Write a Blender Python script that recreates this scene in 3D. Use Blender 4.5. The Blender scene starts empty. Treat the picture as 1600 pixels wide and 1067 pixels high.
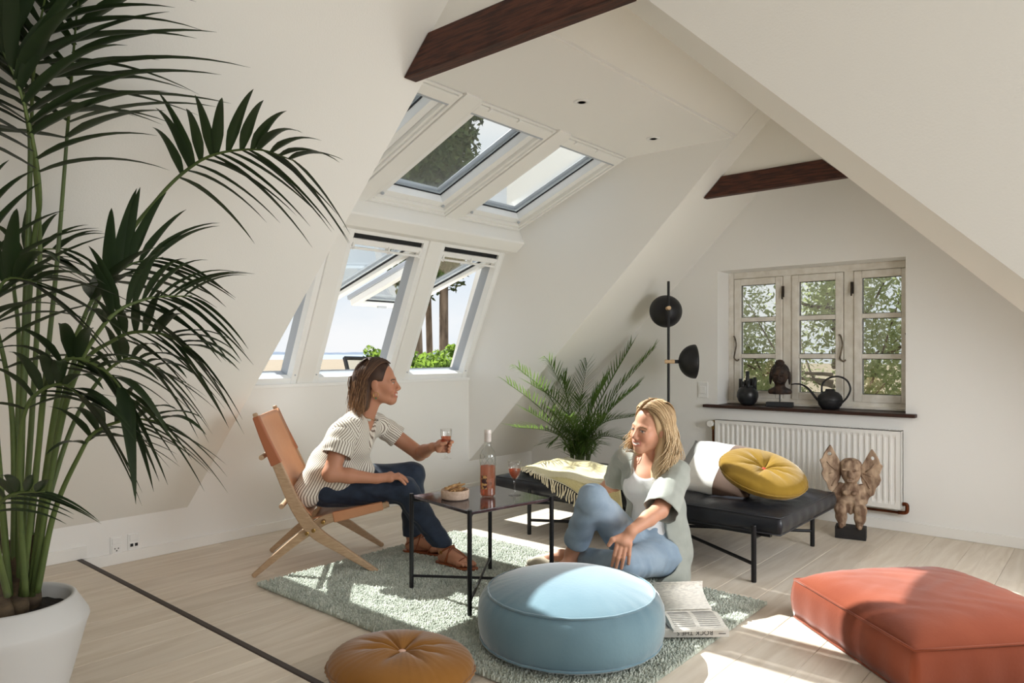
import bpy, bmesh, math, random
import numpy as np
from math import sin, cos, pi, radians, sqrt, atan2, degrees
from mathutils import Vector, Matrix, Euler, noise as mnoise

random.seed(7)
rng = np.random.default_rng(7)
scene = bpy.context.scene
COL = scene.collection

# ------------------------------------------------------------------ camera
F_PX = 1117.14
YAW = radians(40.674)
CAM_H = 1.05
cam_data = bpy.data.cameras.new('camera')
cam_data.sensor_width = 36.0
cam_data.lens = F_PX / 1600.0 * 36.0
cam_data.shift_y = 18.5 / 1600.0
cam_data.clip_end = 20000
cam_data.clip_start = 0.05
camera = bpy.data.objects.new('camera', cam_data)
COL.objects.link(camera)
camera.location = (0, 0, CAM_H)
camera.rotation_euler = (radians(90), 0, YAW)
scene.camera = camera

# ------------------------------------------------------------------ sky, sun, exposure
SUN_ALT = radians(46.5)
SKY_STRENGTH = 0.645
world = bpy.data.worlds.new('world')
scene.world = world
world.use_nodes = True
wn = world.node_tree.nodes
wl = world.node_tree.links
wn.clear()
w_out = wn.new('ShaderNodeOutputWorld')
w_bg = wn.new('ShaderNodeBackground')
w_tc = wn.new('ShaderNodeTexCoord')
w_sep = wn.new('ShaderNodeSeparateXYZ')
w_ramp = wn.new('ShaderNodeValToRGB')
w_noise = wn.new('ShaderNodeTexNoise')
w_map = wn.new('ShaderNodeMapping')
w_cr = wn.new('ShaderNodeValToRGB')
w_mix = wn.new('ShaderNodeMixRGB')
w_map.inputs['Scale'].default_value = (1.0, 1.0, 2.6)
w_noise.inputs['Scale'].default_value = 2.6
w_noise.inputs['Detail'].default_value = 7
w_noise.inputs['Roughness'].default_value = 0.55
w_cr.color_ramp.elements[0].position = 0.36
w_cr.color_ramp.elements[1].position = 0.62
w_ramp.color_ramp.elements[0].position = 0.0
w_ramp.color_ramp.elements[0].color = (0.80, 0.88, 0.95, 1)
w_ramp.color_ramp.elements[1].position = 0.6
w_ramp.color_ramp.elements[1].color = (0.60, 0.74, 0.90, 1)
w_mix.inputs[2].default_value = (0.96, 0.97, 0.98, 1)
wl.new(w_tc.outputs['Generated'], w_sep.inputs[0])
wl.new(w_sep.outputs['Z'], w_ramp.inputs[0])
wl.new(w_tc.outputs['Generated'], w_map.inputs[0])
wl.new(w_map.outputs[0], w_noise.inputs['Vector'])
wl.new(w_noise.outputs['Fac'], w_cr.inputs[0])
wl.new(w_cr.outputs[0], w_mix.inputs[0])
wl.new(w_ramp.outputs[0], w_mix.inputs[1])
wl.new(w_mix.outputs[0], w_bg.inputs['Color'])
w_bg.inputs['Strength'].default_value = SKY_STRENGTH
wl.new(w_bg.outputs[0], w_out.inputs[0])

sun_d = bpy.data.lights.new('sun', 'SUN')
sun_d.energy = 9.0
sun_d.angle = radians(0.55)
sun_d.color = (1.0, 0.985, 0.955)
sun = bpy.data.objects.new('sun', sun_d)
COL.objects.link(sun)
sun.location = (-20, 2, 20)
# light travels along +X and down
sun.rotation_euler = Vector((cos(SUN_ALT), 0, -sin(SUN_ALT))).to_track_quat('-Z', 'Y').to_euler()


def area_light(name, loc, direction, sx, sy, power, color=(1, 1, 1)):
    d = bpy.data.lights.new(name, 'AREA')
    d.shape = 'RECTANGLE'
    d.size, d.size_y = sx, sy
    d.energy = power
    d.color = color
    o = bpy.data.objects.new(name, d)
    COL.objects.link(o)
    o.location = loc
    o.rotation_euler = Vector(direction).to_track_quat('-Z', 'Y').to_euler()
    return o


# added fill lamps at an invented glazed wall and the unseen bay window
area_light('fill_lamp_glazed_wall', (2.42, -0.2, 1.5), (-1, 0.0, 0.0), 3.5, 1.7, 40, (0.95, 0.975, 1.0))
area_light('fill_lamp_bay_window', (0.36, 3.05, 0.97), (-1, 0, 0.05), 1.15, 0.70, 21, (0.93, 0.965, 1.0))

scene.view_settings.view_transform = 'Standard'
scene.view_settings.look = 'None'
scene.view_settings.exposure = 0.62
scene.view_settings.gamma = 1.0
scene.view_settings.use_curve_mapping = False
scene.cycles.use_denoising = True
scene.cycles.max_bounces = 10
scene.cycles.diffuse_bounces = 6
scene.cycles.transparent_max_bounces = 24
scene.cycles.sample_clamp_indirect = 6.0
scene.cycles.caustics_reflective = False
scene.cycles.caustics_refractive = False


# ------------------------------------------------------------------ helpers
def srgb(r, g, b):
    f = lambda c: (c / 12.92 if c <= 0.04045 else ((c + 0.055) / 1.055) ** 2.4)
    return (f(r / 255), f(g / 255), f(b / 255))


FW = Vector((-sin(YAW), cos(YAW), 0))
RT = Vector((cos(YAW), sin(YAW), 0))


def px(u, v, d):
    """a photograph position at forward distance d, as a place in the room"""
    return FW * d + RT * ((u - 800) / F_PX * d) + Vector((0, 0, CAM_H + (552 - v) / F_PX * d))


MATS = {}


def M(name, col, rough=0.5, metal=0.0, col2=None, vscale=6.0, vdetail=4.0, stretch=None, bump=0.0, bscale=60.0,
      sheen=0.0, coat=0.0, spec=0.5, bstretch=None, subsurf=0.0, coords='Object', contrast=(0.35, 0.65), trans=0.0, ior=1.45):
    m = bpy.data.materials.new(name)
    m.use_nodes = True
    nt = m.node_tree
    b = nt.nodes['Principled BSDF']
    b.inputs['Base Color'].default_value = (*col, 1)
    b.inputs['Roughness'].default_value = rough
    b.inputs['Metallic'].default_value = metal
    b.inputs['Specular IOR Level'].default_value = spec
    b.inputs['Sheen Weight'].default_value = sheen
    b.inputs['Sheen Roughness'].default_value = 0.4
    b.inputs['Coat Weight'].default_value = coat
    b.inputs['Subsurface Weight'].default_value = subsurf
    b.inputs['Subsurface Scale'].default_value = 0.01
    b.inputs['Transmission Weight'].default_value = trans
    b.inputs['IOR'].default_value = ior
    tc = None
    if col2 is not None or bump:
        tc = nt.nodes.new('ShaderNodeTexCoord')
    if col2 is not None:
        n = nt.nodes.new('ShaderNodeTexNoise')
        n.inputs['Scale'].default_value = vscale
        n.inputs['Detail'].default_value = vdetail
        mp = nt.nodes.new('ShaderNodeMapping')
        if stretch:
            mp.inputs['Scale'].default_value = stretch
        r = nt.nodes.new('ShaderNodeValToRGB')
        r.color_ramp.elements[0].position = contrast[0]
        r.color_ramp.elements[1].position = contrast[1]
        r.color_ramp.elements[0].color = (*col, 1)
        r.color_ramp.elements[1].color = (*col2, 1)
        nt.links.new(tc.outputs[coords], mp.inputs[0])
        nt.links.new(mp.outputs[0], n.inputs['Vector'])
        nt.links.new(n.outputs['Fac'], r.inputs[0])
        nt.links.new(r.outputs[0], b.inputs['Base Color'])
    if bump:
        n2 = nt.nodes.new('ShaderNodeTexNoise')
        n2.inputs['Scale'].default_value = bscale
        n2.inputs['Detail'].default_value = 3
        mp2 = nt.nodes.new('ShaderNodeMapping')
        if bstretch:
            mp2.inputs['Scale'].default_value = bstretch
        bp = nt.nodes.new('ShaderNodeBump')
        bp.inputs['Strength'].default_value = bump
        bp.inputs['Distance'].default_value = 0.01
        nt.links.new(tc.outputs[coords], mp2.inputs[0])
        nt.links.new(mp2.outputs[0], n2.inputs['Vector'])
        nt.links.new(n2.outputs['Fac'], bp.inputs['Height'])
        nt.links.new(bp.outputs[0], b.inputs['Normal'])
    MATS[name] = m
    return m


def glass_mat(name, tint=(1, 1, 1), refl=0.06, rough=0.0):
    """thin clear pane: passes light straight, mirrors a little more at grazing angles"""
    m = bpy.data.materials.new(name)
    m.use_nodes = True
    nt = m.node_tree
    nt.nodes.clear()
    out = nt.nodes.new('ShaderNodeOutputMaterial')
    tr = nt.nodes.new('ShaderNodeBsdfTransparent')
    gl = nt.nodes.new('ShaderNodeBsdfGlossy')
    mix = nt.nodes.new('ShaderNodeMixShader')
    lw = nt.nodes.new('ShaderNodeLayerWeight')
    lw.inputs['Blend'].default_value = 0.12
    ma = nt.nodes.new('ShaderNodeMath')
    ma.operation = 'MULTIPLY_ADD'
    ma.inputs[1].default_value = 0.35
    ma.inputs[2].default_value = refl
    ma.use_clamp = True
    tr.inputs['Color'].default_value = (*tint, 1)
    gl.inputs['Roughness'].default_value = rough
    nt.links.new(lw.outputs['Fresnel'], ma.inputs[0])
    nt.links.new(ma.outputs[0], mix.inputs[0])
    nt.links.new(tr.outputs[0], mix.inputs[1])
    nt.links.new(gl.outputs[0], mix.inputs[2])
    nt.links.new(mix.outputs[0], out.inputs[0])
    MATS[name] = m
    return m


def attr_mat(name, attr='col', rough=0.6, sheen=0.0, spec=0.4, subsurf=0.0, bump=0.0, bscale=300):
    m = M(name, (0.5, 0.5, 0.5), rough=rough, sheen=sheen, spec=spec, subsurf=subsurf, bump=bump, bscale=bscale)
    nt = m.node_tree
    a = nt.nodes.new('ShaderNodeAttribute')
    a.attribute_name = attr
    nt.links.new(a.outputs['Color'], nt.nodes['Principled BSDF'].inputs['Base Color'])
    return m


def new_mesh(name, verts, faces, smooth=False):
    me = bpy.data.meshes.new(name)
    if isinstance(verts, np.ndarray) and isinstance(faces, np.ndarray):
        nv, nf, k = len(verts), len(faces), faces.shape[1]
        me.vertices.add(nv)
        me.vertices.foreach_set('co', verts.astype(np.float32).ravel())
        me.loops.add(nf * k)
        me.loops.foreach_set('vertex_index', faces.astype(np.int32).ravel())
        me.polygons.add(nf)
        me.polygons.foreach_set('loop_start', np.arange(0, nf * k, k, dtype=np.int32))
        me.update(calc_edges=True)
    else:
        me.from_pydata([tuple(v) for v in verts], [], faces)
        me.update()
        bm = bmesh.new()
        bm.from_mesh(me)
        bmesh.ops.recalc_face_normals(bm, faces=bm.faces)
        bm.to_mesh(me)
        bm.free()
    if smooth:
        me.polygons.foreach_set('use_smooth', np.ones(len(me.polygons), dtype=bool))
    return me


def link(name, me, mat=None, parent=None):
    if mat is not None and not me.materials:
        me.materials.append(MATS[mat] if isinstance(mat, str) else mat)
    o = bpy.data.objects.new(name, me)
    COL.objects.link(o)
    if parent is not None:
        o.parent = parent
    return o


def tag(o, label=None, cat=None, group=None, kind=None):
    if label:
        o['label'] = label
    if cat:
        o['category'] = cat
    if group:
        o['group'] = group
    if kind:
        o['kind'] = kind
    return o


def empty(name, loc=(0, 0, 0), rz=0.0):
    o = bpy.data.objects.new(name, None)
    COL.objects.link(o)
    o.location = loc
    o.rotation_euler = (0, 0, rz)
    return o


def smoothpath(pts, n=8):
    """Catmull-Rom through pts"""
    P = [Vector(p) for p in pts]
    P = [P[0] * 2 - P[1]] + P + [P[-1] * 2 - P[-2]]
    out = []
    for i in range(1, len(P) - 2):
        for j in range(n):
            t = j / n
            a, b, c, d = P[i - 1], P[i], P[i + 1], P[i + 2]
            out.append(0.5 * ((2 * b) + (c - a) * t + (2 * a - 5 * b + 4 * c - d) * t * t + (3 * b - a - 3 * c + d) * t ** 3))
    out.append(P[-2])
    return out


class MB:
    """collects shapes into ONE mesh"""

    def __init__(self):
        self.v = []
        self.f = []

    def add(self, vs, fs):
        o = len(self.v)
        self.v += [Vector(p) for p in vs]
        self.f += [[i + o for i in q] for q in fs]
        return self

    def box(self, x0, x1, y0, y1, z0, z1):
        x0, x1 = min(x0, x1), max(x0, x1)
        y0, y1 = min(y0, y1), max(y0, y1)
        z0, z1 = min(z0, z1), max(z0, z1)
        vs = [(x, y, z) for x in (x0, x1) for y in (y0, y1) for z in (z0, z1)]
        return self.add(vs, [(0, 1, 3, 2), (4, 6, 7, 5), (0, 4, 5, 1), (2, 3, 7, 6), (0, 2, 6, 4), (1, 5, 7, 3)])

    def obox(self, P, ea, eb, en, a0, a1, b0, b1, n0, n1):
        P, ea, eb, en = Vector(P), Vector(ea), Vector(eb), Vector(en)
        vs = [P + ea * a + eb * b + en * n for a in (a0, a1) for b in (b0, b1) for n in (n0, n1)]
        fs = [(0, 1, 3, 2), (4, 6, 7, 5), (0, 4, 5, 1), (2, 3, 7, 6), (0, 2, 6, 4), (1, 5, 7, 3)]
        if ea.cross(eb).dot(en) < 0:
            fs = [tuple(reversed(q)) for q in fs]
        return self.add(vs, fs)

    def rect(self, P, ea, eb, en, a0, a1, b0, b1, wd, n0, n1, wb=None, wt=None):
        wb = wd if wb is None else wb
        wt = wd if wt is None else wt
        self.obox(P, ea, eb, en, a0, a0 + wd, b0, b1, n0, n1)
        self.obox(P, ea, eb, en, a1 - wd, a1, b0, b1, n0, n1)
        self.obox(P, ea, eb, en, a0 + wd, a1 - wd, b0, b0 + wb, n0, n1)
        self.obox(P, ea, eb, en, a0 + wd, a1 - wd, b1 - wt, b1, n0, n1)
        return self

    def prism(self, poly, axis, t0, t1):
        """poly: 2D points; axis 'y': (x,z) extruded in y; 'x': (y,z) in x; 'z': (x,y) in z"""
        n = len(poly)
        mk = {'y': lambda p, t: (p[0], t, p[1]), 'x': lambda p, t: (t, p[0], p[1]), 'z': lambda p, t: (p[0], p[1], t)}[axis]
        vs = [mk(p, t0) for p in poly] + [mk(p, t1) for p in poly]
        area = sum(poly[i][0] * poly[(i + 1) % n][1] - poly[(i + 1) % n][0] * poly[i][1] for i in range(n))
        fs = [list(range(n)), list(range(2 * n - 1, n - 1, -1))] + [[i, i + n, (i + 1) % n + n, (i + 1) % n] for i in range(n)]
        flip = (area > 0) == (axis != 'y')
        if t1 < t0:
            flip = not flip
        if flip:
            fs = [list(reversed(q)) for q in fs]
        return self.add(vs, fs)

    def tube(self, pts, r, seg=8, cap=True, flat=1.0):
        P = [Vector(p) for p in pts]
        rs = r if hasattr(r, '__len__') else [r] * len(P)
        o = len(self.v)
        up = None
        for i, p in enumerate(P):
            t = (P[min(i + 1, len(P) - 1)] - P[max(i - 1, 0)])
            t = t.normalized() if t.length > 1e-9 else Vector((0, 0, 1))
            if up is None:
                up = Vector((0, 0, 1)) if abs(t.z) < 0.9 else Vector((1, 0, 0))
            s = t.cross(up)
            s = s.normalized() if s.length > 1e-6 else t.orthogonal().normalized()
            up = s.cross(t).normalized()
            for k in range(seg):
                a = 2 * pi * k / seg
                self.v.append(p + (s * cos(a) + up * sin(a) * flat) * rs[i])
        n = len(P)
        for i in range(n - 1):
            for k in range(seg):
                k2 = (k + 1) % seg
                self.f.append([o + i * seg + k, o + i * seg + k2, o + (i + 1) * seg + k2, o + (i + 1) * seg + k])
        if cap:
            self.f.append([o + k for k in reversed(range(seg))])
            self.f.append([o + (n - 1) * seg + k for k in range(seg)])
        return self

    def lathe(self, prof, c=(0, 0, 0), seg=32, axis=None):
        """prof: (r, z) from bottom to top; axis: optional Matrix to orient"""
        o = len(self.v)
        c = Vector(c)
        for r, z in prof:
            for k in range(seg):
                a = 2 * pi * k / seg
                p = Vector((r * cos(a), r * sin(a), z))
                if axis is not None:
                    p = axis @ p
                self.v.append(c + p)
        for i in range(len(prof) - 1):
            for k in range(seg):
                k2 = (k + 1) % seg
                self.f.append([o + i * seg + k, o + i * seg + k2, o + (i + 1) * seg + k2, o + (i + 1) * seg + k])
        if prof[0][0] > 1e-6:
            self.f.append([o + k for k in reversed(range(seg))])
        if prof[-1][0] > 1e-6:
            self.f.append([o + (len(prof) - 1) * seg + k for k in range(seg)])
        return self

    def sphere(self, c, r, seg=16, ring=10):
        rr = r if hasattr(r, '__len__') else (r, r, r)
        prof = [(sin(pi * i / ring), -cos(pi * i / ring)) for i in range(ring + 1)]
        ax = Matrix(((rr[0], 0, 0), (0, rr[1], 0), (0, 0, rr[2])))
        return self.lathe([(max(a, 1e-4), b) for a, b in prof], c, seg, ax)

    def build(self, name, mat, parent=None, smooth=False, bevel=0.0, seg=2, sub=0, autosmooth=None):
        me = new_mesh(name, self.v, self.f, smooth)
        o = link(name, me, mat, parent)
        if bevel:
            b = o.modifiers.new('edge', 'BEVEL')
            b.width = bevel
            b.segments = seg
            b.limit_method = 'ANGLE'
            b.angle_limit = radians(40)
            b.harden_normals = False
        if sub:
            s = o.modifiers.new('sub', 'SUBSURF')
            s.levels = s.render_levels = sub
        return o


def struct(o):
    o['kind'] = 'structure'
    return o


def setorigin(o, loc):
    """move an object's origin without moving its mesh"""
    loc = Vector(loc)
    o.data.transform(Matrix.Translation(-loc))
    o.location = loc
    return o


# ------------------------------------------------------------------ implicit surfaces (for bodies, clothes, cushions)
class SDF:
    def __init__(self, lo, hi, h):
        self.lo = np.array(lo, float)
        self.h = h
        self.n = np.ceil((np.array(hi, float) - self.lo) / h).astype(int) + 1
        self.f = np.full(self.n, 1.0, np.float32)

    def block(self, lo, hi):
        i0 = np.clip(np.floor((np.array(lo) - self.lo) / self.h).astype(int), 0, self.n)
        i1 = np.clip(np.ceil((np.array(hi) - self.lo) / self.h).astype(int) + 1, 0, self.n)
        if np.any(i1 <= i0):
            return None
        ax = [((np.arange(i0[k], i1[k]) * self.h) + self.lo[k]).astype(np.float32) for k in range(3)]
        X, Y, Z = np.meshgrid(*ax, indexing='ij', sparse=True)
        return (slice(i0[0], i1[0]), slice(i0[1], i1[1]), slice(i0[2], i1[2])), X, Y, Z

    def comb(self, sl, d, k, sub=False):
        a = self.f[sl]
        if sub:
            d = -d
            hh = np.clip(0.5 - 0.5 * (a - d) / k, 0, 1) if k > 0 else (d > a).astype(np.float32)
            self.f[sl] = a * (1 - hh) + d * hh + (k * hh * (1 - hh) if k > 0 else 0)
        else:
            if k <= 0:
                self.f[sl] = np.minimum(a, d)
            else:
                hh = np.clip(0.5 + 0.5 * (a - d) / k, 0, 1)
                self.f[sl] = a * (1 - hh) + d * hh - k * hh * (1 - hh)

    def cone(self, a, b, ra, rb=None, k=0.015, sub=False, sq=None):
        rb = ra if rb is None else rb
        a = np.array(a, float)
        b = np.array(b, float)
        m = max(ra, rb) + k + 3 * self.h
        bl = self.block(np.minimum(a, b) - m, np.maximum(a, b) + m)
        if bl is None:
            return self
        sl, X, Y, Z = bl
        ab = b - a
        L2 = max(float(ab @ ab), 1e-12)
        t = np.clip(((X - a[0]) * ab[0] + (Y - a[1]) * ab[1] + (Z - a[2]) * ab[2]) / L2, 0, 1)
        dx = X - a[0] - ab[0] * t
        dy = Y - a[1] - ab[1] * t
        dz = Z - a[2] - ab[2] * t
        d = np.sqrt(dx * dx + dy * dy + dz * dz) - (ra + (rb - ra) * t)
        self.comb(sl, d.astype(np.float32), k, sub)
        return self

    def path(self, pts, rs, k=0.012, sub=False):
        for i in range(len(pts) - 1):
            self.cone(pts[i], pts[i + 1], rs[i], rs[i + 1], k, sub)
        return self

    def ell(self, c, r, rot=None, k=0.015, sub=False):
        c = np.array(c, float)
        r = np.array(r, float)
        m = r.max() + k + 3 * self.h
        bl = self.block(c - m, c + m)
        if bl is None:
            return self
        sl, X, Y, Z = bl
        x, y, z = X - c[0], Y - c[1], Z - c[2]
        if rot is not None:
            R = np.array(rot)
            x, y, z = (R[0, 0] * x + R[1, 0] * y + R[2, 0] * z, R[0, 1] * x + R[1, 1] * y + R[2, 1] * z, R[0, 2] * x + R[1, 2] * y + R[2, 2] * z)
        k0 = np.sqrt((x / r[0]) ** 2 + (y / r[1]) ** 2 + (z / r[2]) ** 2)
        k1 = np.sqrt((x / r[0] ** 2) ** 2 + (y / r[1] ** 2) ** 2 + (z / r[2] ** 2) ** 2)
        d = k0 * (k0 - 1.0) / np.maximum(k1, 1e-6)
        self.comb(sl, d.astype(np.float32), k, sub)
        return self

    def half(self, p, n, k=0.004):
        """cut away everything on the side n of the plane through p"""
        n = np.array(n, float)
        n /= np.linalg.norm(n)
        sl, X, Y, Z = self.block(self.lo, self.lo + (self.n - 1) * self.h)
        d = (X - p[0]) * n[0] + (Y - p[1]) * n[1] + (Z - p[2]) * n[2]
        a = self.f
        hh = np.clip(0.5 + 0.5 * (d - a) / k, 0, 1)
        self.f = (a * (1 - hh) + d * hh + k * hh * (1 - hh)).astype(np.float32)
        return self

    def warp(self, fn):
        sl, X, Y, Z = self.block(self.lo, self.lo + (self.n - 1) * self.h)
        self.f = (self.f + fn(X, Y, Z)).astype(np.float32)
        return self

    def mesh(self, relax=1):
        f = self.f
        f = np.pad(f, 1, constant_values=1.0)
        lo = self.lo - self.h
        ins = f < 0
        c = np.zeros(np.array(f.shape) - 1, np.uint8)
        for dx in (0, 1):
            for dy in (0, 1):
                for dz in (0, 1):
                    c += ins[dx:dx + c.shape[0], dy:dy + c.shape[1], dz:dz + c.shape[2]]
        I = np.argwhere((c > 0) & (c < 8))
        idx = np.full(c.shape, -1, np.int32)
        idx[I[:, 0], I[:, 1], I[:, 2]] = np.arange(len(I))
        acc = np.zeros((len(I), 3))
        cnt = np.zeros(len(I))
        corners = [(dx, dy, dz) for dx in (0, 1) for dy in (0, 1) for dz in (0, 1)]
        val = {q: f[I[:, 0] + q[0], I[:, 1] + q[1], I[:, 2] + q[2]] for q in corners}
        for q in corners:
            for ax in range(3):
                if q[ax] == 0:
                    r = list(q)
                    r[ax] = 1
                    r = tuple(r)
                    a, b = val[q], val[r]
                    mk = (a < 0) != (b < 0)
                    den = np.where(np.abs(a - b) < 1e-9, 1.0, a - b)
                    t = np.clip(a / den, 0, 1)
                    p = np.zeros((len(I), 3))
                    p += np.array(q)
                    p[:, ax] += t
                    acc[mk] += p[mk]
                    cnt[mk] += 1
        V = (I + acc / np.maximum(cnt, 1)[:, None]) * self.h + lo
        faces = []
        for ax in range(3):
            s0 = [slice(None)] * 3
            s1 = [slice(None)] * 3
            s0[ax] = slice(0, -1)
            s1[ax] = slice(1, None)
            e = ins[tuple(s0)] != ins[tuple(s1)]
            E = np.argwhere(e)
            b, d = [(1, 2), (2, 0), (0, 1)][ax]
            ok = (E[:, b] > 0) & (E[:, d] > 0) & (E[:, b] < f.shape[b] - 1) & (E[:, d] < f.shape[d] - 1)
            E = E[ok]
            q = []
            for ob, od in ((-1, -1), (0, -1), (0, 0), (-1, 0)):
                J = E.copy()
                J[:, b] += ob
                J[:, d] += od
                q.append(idx[J[:, 0], J[:, 1], J[:, 2]])
            q = np.stack(q, 1)
            inside0 = ins[E[:, 0], E[:, 1], E[:, 2]]
            q[~inside0] = q[~inside0][:, ::-1]
            faces.append(q)
        Q = np.concatenate(faces)
        Q = Q[(Q >= 0).all(1)]
        for _ in range(relax):
            s = np.zeros_like(V)
            n = np.zeros(len(V))
            for i in range(4):
                a, b = Q[:, i], Q[:, (i + 1) % 4]
                np.add.at(s, a, V[b])
                np.add.at(n, a, 1)
            V = V * 0.5 + 0.5 * s / np.maximum(n, 1)[:, None]
        return V, Q


def keep_big(V, Q, minfrac=0.02):
    """drop stray crumbs of an implicit surface"""
    lab = np.arange(len(V))
    while True:
        m = lab[Q].min(1)
        new = lab.copy()
        for i in range(4):
            np.minimum.at(new, Q[:, i], m)
        new = new[new]
        if (new == lab).all():
            break
        lab = new
    u, cn = np.unique(lab, return_counts=True)
    good = set(u[cn >= max(cn) * minfrac])
    gm = np.isin(lab, list(good))
    Q = Q[gm[Q[:, 0]]]
    mp = np.cumsum(gm) - 1
    return V[gm], mp[Q]


def color_attr(me, cols, name='col'):
    a = me.color_attributes.new(name, 'FLOAT_COLOR', 'POINT')
    c = np.ones((len(cols), 4), np.float32)
    c[:, :3] = cols
    a.data.foreach_set('color', c.ravel())


def float_attr(me, vals, name):
    a = me.attributes.new(name, 'FLOAT', 'POINT')
    a.data.foreach_set('value', np.asarray(vals, np.float32))

# ------------------------------------------------------------------ materials of the room
M('wall_paint', srgb(241, 240, 237), rough=0.85, spec=0.25, bump=0.05, bscale=180)
M('slope_paint', srgb(240, 238, 232), rough=0.85, spec=0.25, bump=0.05, bscale=180)
M('back_wall_dark', srgb(120, 98, 76), rough=0.6)  # unseen back wall, made dark to cut bounced fill on the right wall
M('white_paint', srgb(240, 239, 235), rough=0.4)
M('old_white_paint', srgb(236, 232, 223), rough=0.55, col2=srgb(222, 216, 204), vscale=18, bump=0.15, bscale=70)
M('window_white', srgb(243, 243, 241), rough=0.3)
M('window_grey', srgb(176, 182, 190), rough=0.4)
M('gasket_black', srgb(22, 23, 26), rough=0.6)
M('dark_strip', srgb(52, 40, 34), rough=0.5)
M('beam_wood', srgb(88, 48, 33), rough=0.6, col2=srgb(50, 25, 18), vscale=9, vdetail=8, stretch=(1.2, 14, 14), bump=0.35, bscale=30, bstretch=(1, 16, 16), contrast=(0.38, 0.62))
M('sill_wood', srgb(62, 36, 27), rough=0.45, col2=srgb(42, 24, 19), vscale=8, stretch=(1.5, 12, 12))
M('socket_white', srgb(240, 240, 238), rough=0.35)
M('socket_hole', srgb(35, 35, 36), rough=0.7)
glass_mat('window_glass', (0.97, 0.985, 0.98), 0.05)
glass_mat('old_glass', (0.95, 0.97, 0.96), 0.10)


def floor_mat():
    m = M('floor_oak', srgb(212, 196, 176), rough=0.42, spec=0.35)
    nt = m.node_tree
    b = nt.nodes['Principled BSDF']
    geo = nt.nodes.new('ShaderNodeNewGeometry')
    oi = nt.nodes.new('ShaderNodeObjectInfo')
    mp = nt.nodes.new('ShaderNodeMapping')
    mp.inputs['Scale'].default_value = (9, 0.8, 1)
    add = nt.nodes.new('ShaderNodeVectorMath')
    add.operation = 'MULTIPLY_ADD'
    add.inputs[1].default_value = (1, 1, 1)
    comb = nt.nodes.new('ShaderNodeCombineXYZ')
    mul = nt.nodes.new('ShaderNodeMath')
    mul.operation = 'MULTIPLY'
    mul.inputs[1].default_value = 37.0
    nt.links.new(oi.outputs['Random'], mul.inputs[0])
    nt.links.new(mul.outputs[0], comb.inputs['Y'])
    nt.links.new(mul.outputs[0], comb.inputs['Z'])
    nt.links.new(geo.outputs['Position'], mp.inputs[0])
    nt.links.new(mp.outputs[0], add.inputs[0])
    nt.links.new(comb.outputs[0], add.inputs[2])
    n1 = nt.nodes.new('ShaderNodeTexNoise')
    n1.inputs['Scale'].default_value = 2.2
    n1.inputs['Detail'].default_value = 8
    n1.inputs['Distortion'].default_value = 1.2
    nt.links.new(add.outputs[0], n1.inputs['Vector'])
    r = nt.nodes.new('ShaderNodeValToRGB')
    r.color_ramp.elements[0].position = 0.3
    r.color_ramp.elements[0].color = (*srgb(206, 192, 174), 1)
    r.color_ramp.elements[1].position = 0.68
    r.color_ramp.elements[1].color = (*srgb(226, 215, 200), 1)
    nt.links.new(n1.outputs['Fac'], r.inputs[0])
    hs = nt.nodes.new('ShaderNodeHueSaturation')
    mr = nt.nodes.new('ShaderNodeMapRange')
    mr.inputs['To Min'].default_value = 0.90
    mr.inputs['To Max'].default_value = 1.05
    nt.links.new(oi.outputs['Random'], mr.inputs['Value'])
    nt.links.new(mr.outputs[0], hs.inputs['Value'])
    nt.links.new(r.outputs[0], hs.inputs['Color'])
    nt.links.new(hs.outputs[0], b.inputs['Base Color'])
    bp = nt.nodes.new('ShaderNodeBump')
    bp.inputs['Strength'].default_value = 0.08
    bp.inputs['Distance'].default_value = 0.004
    nt.links.new(n1.outputs['Fac'], bp.inputs['Height'])
    nt.links.new(bp.outputs[0], b.inputs['Normal'])


floor_mat()

# ------------------------------------------------------------------ room shell
XK, ZK, S = -3.82, 0.225, 0.975          # knee wall plane, height where the slope starts, slope
YG = 4.70                                 # gable wall
YL, YR = 1.70, 3.94                      # dormer cheeks
BACK = -3.2
zs = lambda x: ZK + S * (x - XK)
RIDGE_X, RIDGE_Z = -1.535, 2.453
C_FAR, C_NEAR = 0.953, 1.046
YC, YD = 1.74, 2.4

PLANK = None


def plank_mesh():
    w, l, t, g = 0.5, 0.5, 1.0, 0.006
    vs = []
    # unit plank: x,y in -.5...5, top z 0; eased long edges
    e = 0.006
    prof = [(-w, -t), (-w, -0.07), (-w + e, 0), (w - e, 0), (w, -0.07), (w, -t)]
    m = MB()
    n = len(prof)
    m.v = [Vector((p[0], -l, p[1])) for p in prof] + [Vector((p[0], l, p[1])) for p in prof]
    m.f = [list(range(n))[::-1], list(range(n, 2 * n))] + [[i, (i + 1) % n, (i + 1) % n + n, i + n] for i in range(n)]
    me = new_mesh('plank', m.v, m.f)
    me.materials.append(MATS['floor_oak'])
    return me


PLANK = plank_mesh()


def lay_planks(parent, x0, x1, y0, y1, z, width=0.187):
    rnd = random.Random(int(100 + z * 1000))
    x = x0
    while x < x1 - 0.01:
        w = min(width, x1 - x)
        y = y0
        first = True
        while y < y1 - 0.01:
            L = rnd.uniform(0.5, 1.9) if first else rnd.uniform(1.5, 2.1)
            first = False
            if y1 - (y + L) < 0.3:
                L = y1 - y
            L = min(L, y1 - y)
            o = bpy.data.objects.new('plank', PLANK)
            COL.objects.link(o)
            o.parent = parent
            o.location = (x + w / 2, y + L / 2, z)
            o.scale = (w - 0.0012, L - 0.0012, 0.018)
            y += L
        x += w


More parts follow.
